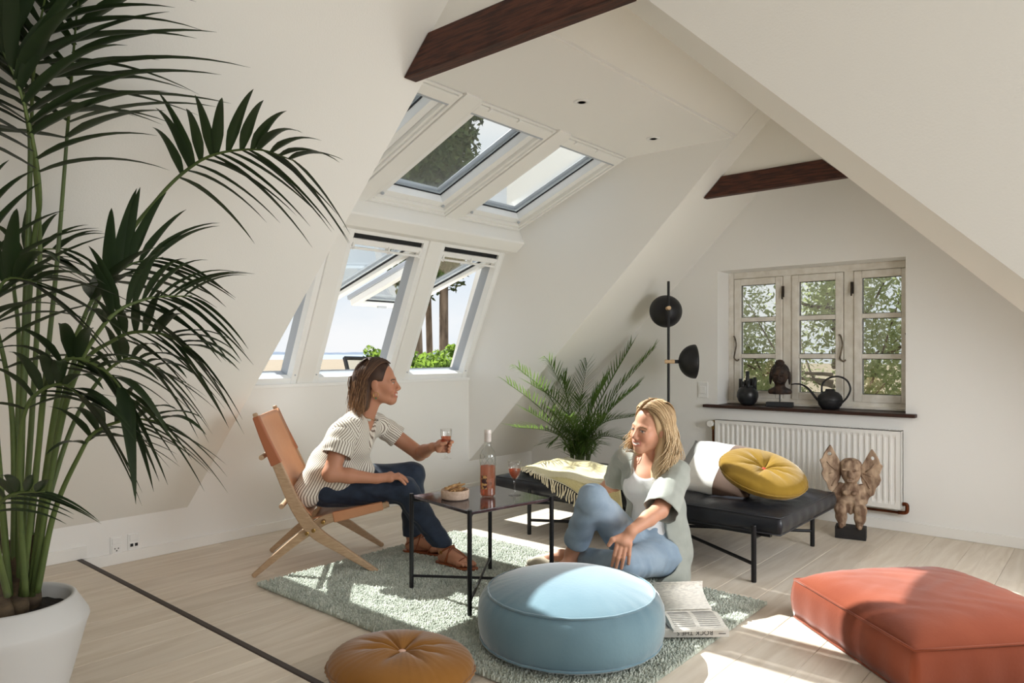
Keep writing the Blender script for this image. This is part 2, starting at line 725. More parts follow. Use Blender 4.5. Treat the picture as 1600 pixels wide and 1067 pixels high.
floor = struct(MB().box(-4.1, 2.7, 1.2, 5.1, -0.16, -0.02).build('floor', 'floor_oak'))
lay_planks(floor, XK, 1.12, 1.24, YG, 0.0)
floor2 = struct(MB().box(-4.1, 2.7, BACK - 0.2, 1.22, -0.16, 0.042).build('floor_platform', 'floor_oak'))
lay_planks(floor2, XK, 2.5, BACK, 1.236, 0.060)
struct(MB().box(XK, 2.5, 1.237, 1.262, 0.0, 0.0625).build('trim_1', 'dark_strip', bevel=0.004))

# knee wall (low) + dormer breast wall
w = MB().box(XK - 0.2, XK, BACK, YG + 0.2, -0.05, ZK).box(XK - 0.2, XK, YL, YR, ZK, 0.862)
struct(w.build('wall_left', 'wall_paint'))
struct(MB().box(XK - 0.10, XK + 0.012, YL + 0.002, YR - 0.002, 0.845, 0.866).build('trim_2', 'window_white', bevel=0.003))

# sloping ceiling on the sea side, with the dormer cut out of it
T = 0.2
nx, nz = -S / sqrt(1 + S * S), 1 / sqrt(1 + S * S)


def slope_piece(m, xa, xb, ya, yb):
    m.prism([(xa, zs(xa)), (xb, zs(xb)), (xb + nx * T, zs(xb) + nz * T), (xa + nx * T, zs(xa) + nz * T)], 'y', ya, yb)


m = MB()
slope_piece(m, XK - 0.01, -1.30, BACK, 1.775)
struct(m.build('wall_slope_left', 'slope_paint'))
m = MB()
slope_piece(m, -1.705, RIDGE_X + 0.06, 1.775, YR)
struct(m.build('wall_slope_ridge', 'slope_paint'))
m = MB()
slope_piece(m, XK - 0.01, RIDGE_X + 0.06, YR + 0.004, YG + 0.3)
struct(m.build('wall_slope_far', 'slope_paint'))

# dormer cheeks
ch = [(-4.05, 0.02), (-3.9, zs(-3.9) + 0.002), (-1.66, zs(-1.66) + 0.002), (-1.66, 2.5), (-2.45, 2.5), (-3.46, 2.12), (-3.64, 1.94), (-4.06, 0.86)]
struct(MB().prism(ch, 'y', YR, YR + 0.1).build('wall_dormer_right', 'wall_paint'))
struct(MB().prism(ch, 'y', YL - 0.1, YL).build('wall_dormer_left', 'wall_paint'))
# flat dormer ceiling
struct(MB().prism([(-2.41, 2.297), (-1.69, 2.290), (-1.69, 2.45), (-2.41, 2.45)], 'y', YL, YR).build('ceiling', 'wall_paint'))

# gable wall with the deep window recess
GX0, GX1, GZ0, GZ1 = -2.155, -0.985, 0.675, 1.62
m = MB()
m.box(-4.1, GX0, YG, YG + 0.32, -0.1, 2.75).box(GX1, 1.5, YG, YG + 0.32, -0.1, 2.75)
m.box(GX0, GX1, YG, YG + 0.32, GZ1, 2.75).box(GX0, GX1, YG, YG + 0.32, -0.1, GZ0)
struct(m.build('wall_gable', 'wall_paint'))

# right roof slope of the far bay with a roof window in it, and the thick wall edge before it
zr = lambda x, c: c - 0.978 * x
NR = (0.978 / sqrt(1 + 0.978 ** 2), 1 / sqrt(1 + 0.978 ** 2))


def rslope(m, xa, xb, ya, yb, c=C_FAR):
    m.prism([(xa, zr(xa, c)), (xb, zr(xb, c)), (xb + NR[0] * T, zr(xb, c) + NR[1] * T), (xa + NR[0] * T, zr(xa, c) + NR[1] * T)], 'y', ya, yb)


m = MB()
WX0, WX1, WY0, WY1 = -0.45, 0.40, 2.43, 3.67
rslope(m, RIDGE_X - 0.05, WX0, YD, YG + 0.3)
rslope(m, WX1, 1.05, YD, YG + 0.3)
rslope(m, WX0, WX1, YD, WY0)
rslope(m, WX0, WX1, WY1, YG + 0.3)
struct(m.build('wall_slope_right', 'slope_paint'))
# thick wall whose underside follows the roof slope
m = MB()
xa, xb = -1.62, 1.10
vs = []
for y_, c_ in ((YC, C_NEAR), (YD, C_FAR)):
    vs += [(xa, y_, zr(xa, c_)), (xb, y_, zr(xb, c_)), (2.6, y_, zr(xb, c_)), (2.6, y_, 2.8), (xa, y_, 2.8)]
fs = [[0, 1, 2, 3, 4], [9, 8, 7, 6, 5]] + [[i, i + 5, (i + 1) % 5 + 5, (i + 1) % 5] for i in range(5)]
m.add(vs, fs)
struct(m.build('wall_right', 'slope_paint'))
struct(MB().box(-1.66, 2.6, BACK - 0.1, YD, 2.6, 2.75).build('ceiling_front', 'slope_paint'))
struct(MB().box(-4.1, 2.7, BACK - 0.2, BACK, -0.1, 2.75).build('wall_back', 'back_wall_dark'))
# glazed wall behind the camera, invented as a source of fill light
m = MB().box(2.5, 2.6, BACK, YC + 0.1, -0.1, 0.62).box(2.5, 2.6, BACK, YC + 0.1, 2.38, 2.75)
m.box(2.5, 2.6, BACK, -2.02, 0.62, 2.38).box(2.5, 2.6, 1.62, YD, 0.62, 2.38)
struct(m.build('wall_fill_window', 'wall_paint'))
wg = struct(empty('window_9', (2.55, -0.2, 0.62)))
m = MB()
for k in range(5):
    yy = -1.82 + k * 0.91 - 0.0
    m.box(-0.03, 0.03, yy - 0.03, yy + 0.03, 0, 1.76)
m.box(-0.03, 0.03, -1.82, 1.82, 0, 0.06).box(-0.03, 0.03, -1.82, 1.82, 1.70, 1.76)
m.build('window_frame', 'window_white', wg)
for k in range(4):
    yy = -1.82 + k * 0.91
    MB().box(-0.004, 0.004, yy + 0.03, yy + 0.88, 0.06, 1.70).build('pane', 'window_glass', wg)

# small dormer window in the right slope: upright glazing, flat head, two cheeks; unseen, shaped to spread fill
DXR = 0.42
zt8, zb8 = zr(WX0, C_FAR), zr(WX1, C_FAR)
m = MB().box(WX0 + 0.01, DXR + 0.08, WY0 - 0.06, WY1 + 0.06, zt8, zt8 + 0.08)
m.prism([(WX0, zt8 + 0.02), (DXR + 0.08, zt8 + 0.02), (DXR + 0.08, zb8 - 0.06), (WX1, zb8)], 'y', WY0 - 0.06, WY0)
m.prism([(WX0, zt8 + 0.02), (DXR + 0.08, zt8 + 0.02), (DXR + 0.08, zb8 - 0.06), (WX1, zb8)], 'y', WY1, WY1 + 0.06)
struct(m.build('wall_bay_dormer', 'wall_paint'))
w8 = struct(empty('window_8', (DXR, WY0, zb8)))
MB().rect((0, 0, 0), (0, 1, 0), (0, 0, 1), (1, 0, 0), 0, WY1 - WY0, 0, zt8 - zb8, 0.05, 0.0, 0.06).build('window_frame', 'window_white', w8)
MB().obox((0, 0, 0), (0, 1, 0), (0, 0, 1), (1, 0, 0), 0.045, WY1 - WY0 - 0.045, 0.045, zt8 - zb8 - 0.045, 0.03, 0.036).build('pane', 'window_glass', w8)

# ------------------------------------------------------------------ tie beams and the infill above them
def beam(name, y0, y1, zb, zt, xr_b, xr_t):
    xb, xt = XK + (zb - ZK) / S, XK + (zt - ZK) / S
    o = MB().prism([(xb + 0.004, zb), (xr_b, zb), (xr_t, zt), (xt + 0.004, zt)], 'y', y0, y1).build(name, 'beam_wood', bevel=0.004)
    return struct(o)


beam('roof_beam', 1.685, 1.745, 2.034, 2.160, -1.035, -1.165)
xr = lambda z: (C_FAR - z) / 0.978
beam('roof_beam', 4.125, 4.175, 2.009, 2.127, -1.150, -1.280)
m = MB()
m.prism([(XK + (2.155 - ZK) / S - 0.02, 2.155), (-1.13, 2.155), (-1.44, 2.47), (-1.44, zs(-1.44) + 0.06), (-1.56, zs(-1.56) + 0.02)], 'y', 1.70, 1.742)
struct(m.build('wall_infill_near', 'slope_paint'))
m = MB()
m.prism([(XK + (2.122 - ZK) / S - 0.02, 2.122), (-1.19, 2.122), (RIDGE_X, RIDGE_Z + 0.02)], 'y', 4.14, 4.17)
struct(m.build('wall_infill_far', 'slope_paint'))

# ------------------------------------------------------------------ baseboards
struct(MB().box(XK, XK + 0.014, 1.262, YG, 0, 0.056).build('baseboard_left', 'white_paint', bevel=0.003))
struct(MB().box(XK, XK + 0.014, BACK, 1.283, 0.06, 0.118).build('baseboard_platform', 'white_paint', bevel=0.003))
struct(MB().box(XK, 1.0, YG - 0.014, YG, 0, 0.062).build('baseboard_gable', 'white_paint', bevel=0.003))

# ------------------------------------------------------------------ dormer windows
WINS = [(1.722, 2.45), (2.56, 3.19), (3.30, 3.925)]
PL = Vector((-3.846, 0, 0.863))
bL = Vector((-3.448 + 3.846, 0, 1.79 - 0.863))
LL = bL.length
bL.normalize()
nL = Vector((-bL.z, 0, bL.x))
PU = Vector((-3.313, 0, 1.935))
bU = Vector((-2.412 + 3.313, 0, 2.297 - 1.935))
LU = bU.length
bU.normalize()
nU = Vector((-bU.z, 0, bU.x))
EY = Vector((0, 1, 0))

# transom beam between the two rows, and the posts between windows
tb = [(-3.47, 1.80), (-3.452, 1.783), (-3.337, 1.776), (-3.268, 1.830), (-3.268, 1.842), (-3.313, 1.935), (-3.36, 2.03), (-3.52, 1.98), (-3.58, 1.86)]
struct(MB().prism(tb, 'y', YL, YR).build('trim_3', 'white_paint', bevel=0.004))
k = 4
for ya, yb in ((1.70, 1.722), (2.45, 2.56), (3.19, 3.30), (3.925, 3.94)):
    struct(MB().obox(PL, EY, bL, nL, ya, yb, -0.02, LL + 0.02, -0.012 if yb - ya > 0.05 else 0.0, 0.14).build('trim_%d' % k, 'white_paint', bevel=0.003))
    k += 1
    struct(MB().obox(PU, EY, bU, nU, ya, yb, -0.03, LU + 0.02, -0.018 if yb - ya > 0.05 else 0.0, 0.14).build('trim_%d' % k, 'white_paint', bevel=0.003))
    k += 1
# solid strip that closes the roof above the upper row
struct(MB().box(-2.62, -2.38, YL - 0.05, YR + 0.05, 2.40, 2.50).build('trim_%d' % k, 'window_grey'))

hinge = Vector((-3.50, 0, 1.745))
for i, (ya, yb) in enumerate(WINS):
    W = yb - ya
    # lower, top-hung window standing open
    wr = struct(empty('window_%d' % (i + 1), (PL.x, ya, PL.z)))
    O = Vector((0, 0, 0))
    MB().rect(O, EY, bL, nL, 0, W, 0, LL, 0.040, 0.0, 0.055, wb=0.04, wt=0.03).build('window_frame', 'window_white', wr, bevel=0.003)
    MB().rect(O, EY, bL, nL, 0, W, 0, LL, 0.034, 0.056, 0.135, wb=0.03, wt=0.02).build('outer_frame', 'window_grey', wr, bevel=0.002)
    MB().obox(O, EY, bL, nL, 0.034, W - 0.034, LL - 0.060, LL - 0.022, 0.02, 0.10).build('head_gasket', 'gasket_black', wr)
    # ventilation bar with its clips at the head
    MB().obox(O, EY, bL, nL, 0.036, W - 0.036, LL - 0.098, LL - 0.062, 0.005, 0.05).build('ventilation_bar', 'window_white', wr, bevel=0.004)
    MB().obox(O, EY, bL, nL, 0.030, W - 0.030, LL - 0.126, LL - 0.112, -0.004, 0.012).build('control_bar', 'window_white', wr, bevel=0.003)
    for t in (0.045, W / 2, W - 0.06):
        MB().obox(O, EY, bL, nL, t, t + 0.014, LL - 0.130, LL - 0.085, -0.004, 0.03).build('clip', 'window_white', wr)
    # sash swung outwards about its head
    hp = hinge - PL
    bs = Vector((-4.50 + 3.50, 0, 1.43 - 1.745)).normalized()
    ns = Vector((bs.z, 0, -bs.x)) * 1.0          # points up/outwards
    if ns.z < 0:
        ns = -ns
    Ls = 1.04
    s0, s1 = 0.036, W - 0.036
    sash = MB().rect(hp, EY, bs, ns, s0, s1, 0.0, Ls, 0.052, -0.02, 0.03).build('sash', 'window_white', wr, bevel=0.004)
    MB().rect(hp, EY, bs, ns, s0 + 0.050, s1 - 0.050, 0.050, Ls - 0.050, 0.006, 0.004, 0.017).build('gasket', 'gasket_black', sash)
    MB().rect(hp, EY, bs, ns, s0 - 0.012, s1 + 0.012, 0.0, Ls + 0.012, 0.050, 0.031, 0.065).build('cladding', 'window_grey', sash, bevel=0.003)
    MB().obox(hp, EY, bs, ns, s0 + 0.045, s1 - 0.045, 0.045, Ls - 0.045, 0.018, 0.024).build('pane', 'window_glass', sash)
    MB().obox(hp, EY, bs, ns, W / 2 - 0.045, W / 2 + 0.045, Ls - 0.035, Ls - 0.02, -0.034, -0.02).build('handle', 'window_grey', sash, bevel=0.003)
    # stay arm
    MB().tube([hp + EY * (W - 0.05) + bs * 0.10 + ns * -0.01, hp + EY * (W - 0.05) + bs * 0.46 - ns * 0.0], 0.008, 6).build('stay_arm', 'gasket_black', sash)
    for t in (0.02, W - 0.02):
        MB().lathe([(0.005, 0), (0.005, 0.003)], O + EY * t + bL * 0.06 - nL * 0.003, 8, nL.to_track_quat('Z', 'Y').to_matrix()).build('screw', 'window_grey', wr)

    # upper window
    wu = struct(empty('window_%d' % (i + 4 if i < 3 else 0), (PU.x, ya, PU.z)))
    MB().rect(O, EY, bU, nU, 0, W, 0, LU, 0.042, 0.0, 0.10, wb=0.045, wt=0.03).build('window_frame', 'white_paint', wu, bevel=0.003)
    MB().rect(O, EY, bU, nU, 0.006, W - 0.006, 0.004, LU, 0.018, -0.012, 0.0, wb=0.02, wt=0.012).build('lining_bead', 'white_paint', wu, bevel=0.002)
    sash = MB().rect(O, EY, bU, nU, 0.044, W - 0.044, 0.047, LU - 0.034, 0.050, 0.02, 0.075, wb=0.05, wt=0.05).build('sash', 'window_white', wu, bevel=0.003)
    MB().rect(O, EY, bU, nU, 0.092, W - 0.092, 0.095, LU - 0.082, 0.006, 0.070, 0.079).build('gasket', 'gasket_black', sash)
    MB().rect(O, EY, bU, nU, 0.056, W - 0.056, 0.056, LU - 0.06, 0.044, 0.092, 0.125).build('cladding', 'window_grey', sash, bevel=0.004)
    MB().obox(O, EY, bU, nU, 0.08, W - 0.08, 0.085, LU - 0.075, 0.080, 0.088).build('pane', 'window_glass', sash)
    MB().obox(O, EY, bU, nU, 0.02, W - 0.02, LU - 0.085, LU - 0.02, -0.014, 0.03).build('blind_casing', 'white_paint', wu, bevel=0.006)
    MB().obox(O, EY, bU, nU, 0.018, W - 0.018, LU - 0.098, LU - 0.086, -0.010, 0.012).build('ventilation_bar', 'window_grey', wu, bevel=0.002)
    for t in (0.09, W / 2):
        MB().obox(O, EY, bU, nU, t, t + 0.016, LU - 0.035, LU - 0.012, -0.022, -0.012).build('clip', 'window_white', wu)
    for t in (0.075, W - 0.075):
        MB().lathe([(0.011, 0), (0.011, 0.006), (0.006, 0.01)], O + EY * t + bU * 0.075 + nU * 0.012, 10, nU.to_track_quat('-Z', 'Y').to_matrix()).build('sash_bolt', 'window_grey', sash)

# ------------------------------------------------------------------ gable casement window
YW = 4.90
g = struct(empty('window_7', (GX0, YW, GZ0)))
GW, GH = GX1 - GX0, GZ1 - GZ0
EX, EZ, EN = Vector((1, 0, 0)), Vector((0, 0, 1)), Vector((0, 1, 0))
m = MB().rect(Vector((0, 0, 0)), EX, EZ, EN, 0, GW, 0.02, GH, 0.040, -0.02, 0.075, wb=0.05, wt=0.045)
for mx in (0.415, 0.805):
    m.obox(Vector((0, 0, 0)), EX, EZ, EN, mx - 0.030, mx + 0.030, 0.06, GH - 0.04, -0.015, 0.07)
m.build('window_frame', 'old_white_paint', g, bevel=0.004)
MB().obox(Vector((0, 0, 0)), EX, EZ, EN, 0.0, GW, 0.022, 0.040, -0.05, -0.02).build('frame_ledge', 'old_white_paint', g, bevel=0.004)
cas = [(0.045, 0.383), (0.447, 0.772), (0.838, 1.155)]
for ci, (c0, c1) in enumerate(cas):
    z0, z1 = 0.065, GH - 0.047
    sm = MB().rect(Vector((0, 0, 0)), EX, EZ, EN, c0, c1, z0, z1, 0.046, -0.028, 0.03, wb=0.05)
    ph = (z1 - z0 - 0.05 - 0.046 - 2 * 0.030) / 3
    zz = z0 + 0.05
    panes = []
    for r in range(3):
        panes.append((zz, zz + ph))
        zz += ph
        if r < 2:
            sm.obox(Vector((0, 0, 0)), EX, EZ, EN, c0 + 0.046, c1 - 0.046, zz, zz + 0.030, -0.024, 0.026)
            zz += 0.030
    sash = sm.build('casement', 'old_white_paint', g, bevel=0.005)
    for a, b in panes:
        MB().obox(Vector((0, 0, 0)), EX, EZ, EN, c0 + 0.044, c1 - 0.044, a - 0.002, b + 0.002, 0.004, 0.008).build('pane', 'old_glass', sash)
        MB().rect(Vector((0, 0, 0)), EX, EZ, EN, c0 + 0.0455, c1 - 0.0455, a - 0.0005, b + 0.0005, 0.004, -0.003, 0.003).build('putty_line', 'gasket_black', sash)
    # curved casement stay
    hx = (c0 + 0.012) if ci == 0 else (c1 - 0.008)
    sgn = 1 if ci == 0 else 1
    pts = [(hx - 0.012, -0.034, z0 + 0.43), (hx, -0.045, z0 + 0.42), (hx + 0.012, -0.05, z0 + 0.37), (hx + 0.002, -0.05, z0 + 0.31), (hx - 0.004, -0.045, z0 + 0.275), (hx + 0.015, -0.04, z0 + 0.258), (hx + 0.028, -0.035, z0 + 0.268)]
    M_ = 'stay_iron'
    if M_ not in MATS:
        M(M_, srgb(128, 118, 104), rough=0.5, metal=0.5, col2=srgb(92, 82, 70), vscale=40)
    MB().tube(smoothpath(pts, 5), 0.0055, 7).build('stay_hook', M_, sash, smooth=True)
for hx, hz in ((0.392, 0.80), (0.830, 0.80)):
    hh = MB().obox(Vector((0, 0, 0)), EX, EZ, EN, hx - 0.008, hx + 0.008, hz - 0.045, hz + 0.03, -0.042, -0.028)
    hh.tube([(hx, -0.045, hz + 0.01), (hx, -0.052, hz - 0.03), (hx, -0.052, hz - 0.06)], 0.006, 7)
    if 'latch_iron' not in MATS:
        M('latch_iron', srgb(62, 56, 50), rough=0.5, metal=0.6)
    hh.build('latch', 'latch_iron', g, bevel=0.002)
# dark wooden sill board
sb = struct(MB().box(-2.245, -0.925, 4.652, 4.885, 0.674, 0.695).build('trim_20', 'sill_wood', bevel=0.004))

# ------------------------------------------------------------------ wall fittings
def wall_plate(name, y, kind):
    r = empty(name, (XK, y, 0.095))
    MB().box(0, 0.006, -0.028, 0.028, -0.048, 0.045).build('plate', 'socket_white', r, bevel=0.003)
    if kind == 'power':
        MB().box(0.006, 0.010, -0.022, 0.022, -0.042, 0.0).build('insert', 'socket_white', r, bevel=0.002)
        MB().box(0.006, 0.0105, -0.020, 0.020, 0.006, 0.036).build('rocker', 'socket_white', r, bevel=0.002)
        rot = Matrix.Rotation(radians(90), 3, 'Y')
        for dy, dz, rr in ((-0.008, -0.016, 0.003), (0.008, -0.016, 0.003), (0, -0.027, 0.0035)):
            MB().lathe([(rr, 0), (rr, 0.0008)], (0.010, dy, dz), 10, rot).build('pin_hole', 'socket_hole', r)
    else:
        MB().box(0.006, 0.010, -0.022, 0.022, -0.030, 0.0).build('insert', 'socket_white', r, bevel=0.002)
        MB().box(0.006, 0.0105, -0.020, 0.020, 0.008, 0.038).build('cover', 'socket_white', r, bevel=0.002)
        for dy in (-0.011, 0.011):
            MB().box(0.0098, 0.0112, dy - 0.007, dy + 0.007, -0.021, -0.006).build('port', 'socket_hole', r)
    return r


tag(wall_plate('wall_socket', 1.416, 'power'), 'white mains socket with three round holes on the low wall', 'socket')
tag(wall_plate('data_socket', 1.498, 'data'), 'white data socket with two square black ports on the low wall', 'socket')
sw = empty('light_switch', (-2.262, YG, 0.793))
MB().box(-0.037, 0.037, -0.008, 0, -0.056, 0.056).build('plate', 'socket_white', sw, bevel=0.003)
MB().box(-0.022, 0.022, -0.013, -0.008, -0.026, 0.026).build('rocker', 'socket_white', sw, bevel=0.003)
tag(sw, 'white square light switch on the wall beside the deep window', 'light switch')

M('chrome', srgb(200, 200, 200), rough=0.2, metal=1.0)
M('lamp_inside', srgb(150, 148, 144), rough=0.4, metal=0.4)
for (lx, ly), lab in (((-2.042, 2.905), 'small round recessed ceiling spotlight nearer the dark beam'), ((-2.075, 3.669), 'small round recessed ceiling spotlight nearer the dormer corner')):
    sp = empty('ceiling_spotlight', (lx, ly, 2.2935))
    MB().lathe([(0.024, -0.002), (0.026, -0.006), (0.040, -0.005), (0.042, 0.0), (0.024, 0.0), (0.024, -0.002)], seg=28).build('trim_ring', 'socket_white', sp, smooth=True)
    MB().lathe([(0.0236, 0.0), (0.0236, 0.004), (0.012, 0.004), (0.001, 0.0035)], seg=24).build('reflector', 'lamp_inside', sp)
    MB().lathe([(0.0225, -0.004), (0.0225, 0.001), (0.018, 0.001), (0.018, -0.004)], seg=24).build('inner_ring', 'chrome', sp, smooth=True)
    MB().sphere((0, 0, 0.0), (0.011, 0.011, 0.004), 12, 6).build('bulb', 'lamp_inside', sp, smooth=True)
    tag(sp, lab, 'ceiling light', 'recessed ceiling spotlights')

# ------------------------------------------------------------------ furniture and things
M('black_metal', srgb(28, 28, 30), rough=0.42, metal=0.3)
M('matt_black', srgb(24, 24, 26), rough=0.5)
M('brass', srgb(168, 136, 84), rough=0.3, metal=1.0)
M('copper', srgb(120, 66, 42), rough=0.4, metal=0.9, col2=srgb(84, 46, 32), vscale=25)
M('pale_oak', srgb(186, 157, 126), rough=0.5, col2=srgb(165, 134, 103), vscale=10, stretch=(3, 30, 30), vdetail=6)
M('lamp_oak', srgb(214, 184, 146), rough=0.5, col2=srgb(196, 164, 126), vscale=30)
M('tan_leather', srgb(198, 142, 104), rough=0.42, col2=srgb(188, 130, 92), vscale=5, bump=0.04, bscale=220)
M('tan_leather_edge', srgb(166, 100, 66), rough=0.5)
M('black_leather', srgb(34, 36, 42), rough=0.36, col2=srgb(26, 27, 32), vscale=7, bump=0.10, bscale=160, spec=0.5)
M('marble_black', srgb(52, 46, 50), rough=0.10, col2=srgb(92, 84, 88), vscale=14, vdetail=9, contrast=(0.50, 0.72), spec=0.6)
M('stone_edge', srgb(120, 114, 112), rough=0.6, col2=srgb(60, 54, 56), vscale=60)
M('clay_beige', srgb(208, 184, 164), rough=0.8, col2=srgb(190, 164, 144), vscale=80, bump=0.1, bscale=200)
M('breadstick', srgb(196, 160, 112), rough=0.8, col2=srgb(150, 108, 66), vscale=40, bump=0.3, bscale=150)
glass_mat('clear_glass', (0.99, 0.99, 0.985), 0.07)
glass_mat('thick_glass', (0.95, 0.97, 0.965), 0.10)


def wine_mat():
    m = M('rose_wine', srgb(234, 164, 130), rough=0.05, spec=0.5)
    nt = m.node_tree
    b = nt.nodes['Principled BSDF']
    tr = nt.nodes.new('ShaderNodeBsdfTransparent')
    tr.inputs['Color'].default_value = (*srgb(238, 176, 146), 1)
    mx = nt.nodes.new('ShaderNodeMixShader')
    mx.inputs[0].default_value = 0.22
    out = nt.nodes['Material Output']
    nt.links.new(tr.outputs[0], mx.inputs[1])
    nt.links.new(b.outputs[0], mx.inputs[2])
    nt.links.new(mx.outputs[0], out.inputs[0])


wine_mat()


def velvet(name, c1, c2, sheen=0.6):
    return M(name, c1, rough=0.92, col2=c2, vscale=3.2, vdetail=3, sheen=sheen, spec=0.06, bump=0.05, bscale=90)


velvet('velvet_blue', srgb(96, 125, 139), srgb(111, 138, 150), 0.9)
velvet('velvet_mustard', srgb(134, 90, 42), srgb(149, 103, 51), 0.4)
velvet('velvet_rust', srgb(120, 60, 42), srgb(131, 69, 49), 0.3)
velvet('velvet_yellow', srgb(128, 100, 36), srgb(141, 112, 44), 0.25)
M('button_pink', srgb(226, 186, 168), rough=0.7)
M('button_red', srgb(170, 60, 40), rough=0.7)

# ---- rug
RX0, RX1, RY0, RY1 = -2.972, -1.130, 1.690, 2.950
M('rug_pile', srgb(180, 186, 174), rough=0.95, col2=srgb(158, 165, 153), vscale=16, vdetail=5, sheen=0.3, spec=0.1)
M('rug_pile_light', srgb(204, 208, 197), rough=0.95, col2=srgb(182, 188, 176), vscale=16, vdetail=5, sheen=0.3, spec=0.1)
rug = empty('rug', ((RX0 + RX1) / 2, (RY0 + RY1) / 2, 0))
hx, hy = (RX1 - RX0) / 2, (RY1 - RY0) / 2
MB().box(-hx + 0.006, hx - 0.006, -hy + 0.006, hy - 0.006, 0.0005, 0.012).build('backing', 'rug_pile', rug, bevel=0.003)


def tufts(n, hmin, hmax, wd, seed):
    r = np.random.default_rng(seed)
    x = r.uniform(-hx + 0.003, hx - 0.003, n)
    y = r.uniform(-hy + 0.003, hy - 0.003, n)
    a = r.uniform(0, 2 * pi, n)
    h = r.uniform(hmin, hmax, n)
    la = r.uniform(0, 2 * pi, n)
    lean = r.uniform(0.0, 0.005, n)
    w_ = wd * r.uniform(0.75, 1.3, n)
    V = [np.stack([x + np.cos(a + k * pi / 2) * w_, y + np.sin(a + k * pi / 2) * w_, np.full(n, 0.008)], 1) for k in range(4)]
    V += [np.stack([x + np.cos(a + k * pi / 2) * w_ * 0.55 + np.cos(la) * lean, y + np.sin(a + k * pi / 2) * w_ * 0.55 + np.sin(la) * lean, h], 1) for k in range(4)]
    V = np.stack(V, 1).reshape(-1, 3)
    i = np.arange(n)[:, None] * 8
    Fq = [i + np.array([k, (k + 1) % 4, (k + 1) % 4 + 4, k + 4]) for k in range(4)] + [i + np.array([4, 5, 6, 7])]
    return V, np.concatenate(Fq)


V_, F_ = tufts(52000, 0.014, 0.021, 0.0052, 3)
tag(link('pile', new_mesh('pile', V_, F_), 'rug_pile', rug), kind='stuff')
V_, F_ = tufts(22000, 0.016, 0.023, 0.0045, 4)
tag(link('pile_tips', new_mesh('pile_tips', V_, F_), 'rug_pile_light', rug), kind='stuff')
tag(rug, 'grey-green shaggy rectangular rug under the small table', 'rug')
RUGZ = 0.020

# ---- small square table
TL = 0.4355
tb_root = empty('coffee_table', (-2.1335, 2.2745, RUGZ), atan2(0.076, -0.429) - pi)   # local x: left->near direction
hw = TL / 2
th_ = 0.428 - RUGZ
for sx in (-1, 1):
    for sy in (-1, 1):
        MB().lathe([(0.0085, 0), (0.0095, 0.003), (0.0095, th_ + 0.004), (0.0085, th_ + 0.006)], (sx * hw, sy * hw, 0), 16).build('leg', 'black_metal', tb_root, smooth=False)
MB().box(-hw + 0.004, hw - 0.004, -hw + 0.004, hw - 0.004, th_ - 0.016, th_ - 0.002).build('table_top', 'marble_black', tb_root, bevel=0.003)
for sgn in (1, -1):
    MB().tube([(-hw, -hw * sgn, 0.052), (hw, hw * sgn, 0.052)], 0.0058, 10).build('lower_stretcher', 'black_metal', tb_root)
    MB().tube([(-hw, -hw * sgn, th_ - 0.024), (hw, hw * sgn, th_ - 0.024)], 0.0058, 10).build('upper_stretcher', 'black_metal', tb_root)
tag(tb_root, 'small square side table with black stone top and thin black metal legs', 'table')
TZ = RUGZ + th_ - 0.002

# ---- bowl with breadsticks
bw = empty('bowl', (-2.187, 2.170, TZ))
MB().lathe([(0.050, 0.0), (0.058, 0.003), (0.060, 0.008), (0.061, 0.036), (0.060, 0.040), (0.056, 0.040), (0.055, 0.037), (0.054, 0.010), (0.045, 0.008), (0.0, 0.008)], seg=40).build('bowl_body', 'clay_beige', bw, smooth=True)
tag(bw, 'low round beige clay bowl standing on the black side table', 'bowl')
rr = random.Random(5)
sticks = ['longest cracker stick jutting furthest out of the beige bowl', 'cracker stick lying lowest across the beige bowl', None]
for i in range(11):
    a = rr.uniform(-0.5, 0.5) + (0 if i % 3 else 0.9) + radians(40)
    L = rr.uniform(0.062, 0.096)
    up = 0.024 + 0.0035 * i
    cx, cy = -2.187 + rr.uniform(-0.012, 0.012), 2.170 + rr.uniform(-0.018, 0.018)
    tilt = rr.uniform(0.05, 0.45)
    d = Vector((cos(a) * cos(tilt), sin(a) * cos(tilt), sin(tilt)))
    c = Vector((cx, cy, TZ + up))
    m = MB()
    pts = [c + d * (t - 0.5) * L + Vector((0, 0, 0.002 * sin(t * 9 + i))) for t in np.linspace(0, 1, 7)]
    m.tube(pts, [0.003, 0.0048, 0.005, 0.0046, 0.005, 0.0046, 0.003], 7)
    o = m.build('cracker_stick', 'breadstick', None, smooth=True)
    setorigin(o, c)
    tag(o, 'thin golden cracker stick heaped in the beige clay bowl', 'cracker', 'cracker sticks heaped in the bowl')

# ---- wine bottle
bt = empty('wine_bottle', (-2.104, 2.287, TZ))
MB().lathe([(0.024, 0.006), (0.030, 0.0), (0.0335, 0.004), (0.0345, 0.014), (0.0345, 0.176), (0.0335, 0.186), (0.027, 0.202), (0.0165, 0.216), (0.0135, 0.226), (0.0132, 0.262)], seg=40).build('glass_body', 'thick_glass', bt, smooth=True)
MB().lathe([(0.0005, 0.012), (0.029, 0.009), (0.0318, 0.016), (0.0318, 0.136), (0.0005, 0.1365)], seg=36).build('wine', 'rose_wine', bt, smooth=True)
mm = MB()
for k in range(9):      # moulded diagonal facets of the shoulder glass
    a = 2 * pi * k / 9
    mm.tube([(0.0347 * cos(a + t * 0.9), 0.0347 * sin(a + t * 0.9), 0.138 + t * 0.045) for t in np.linspace(0, 1, 6)], 0.0016, 6)
mm.build('shoulder_pattern', 'thick_glass', bt, smooth=True)
M('bottle_cap', srgb(222, 214, 208), rough=0.35, metal=0.2)
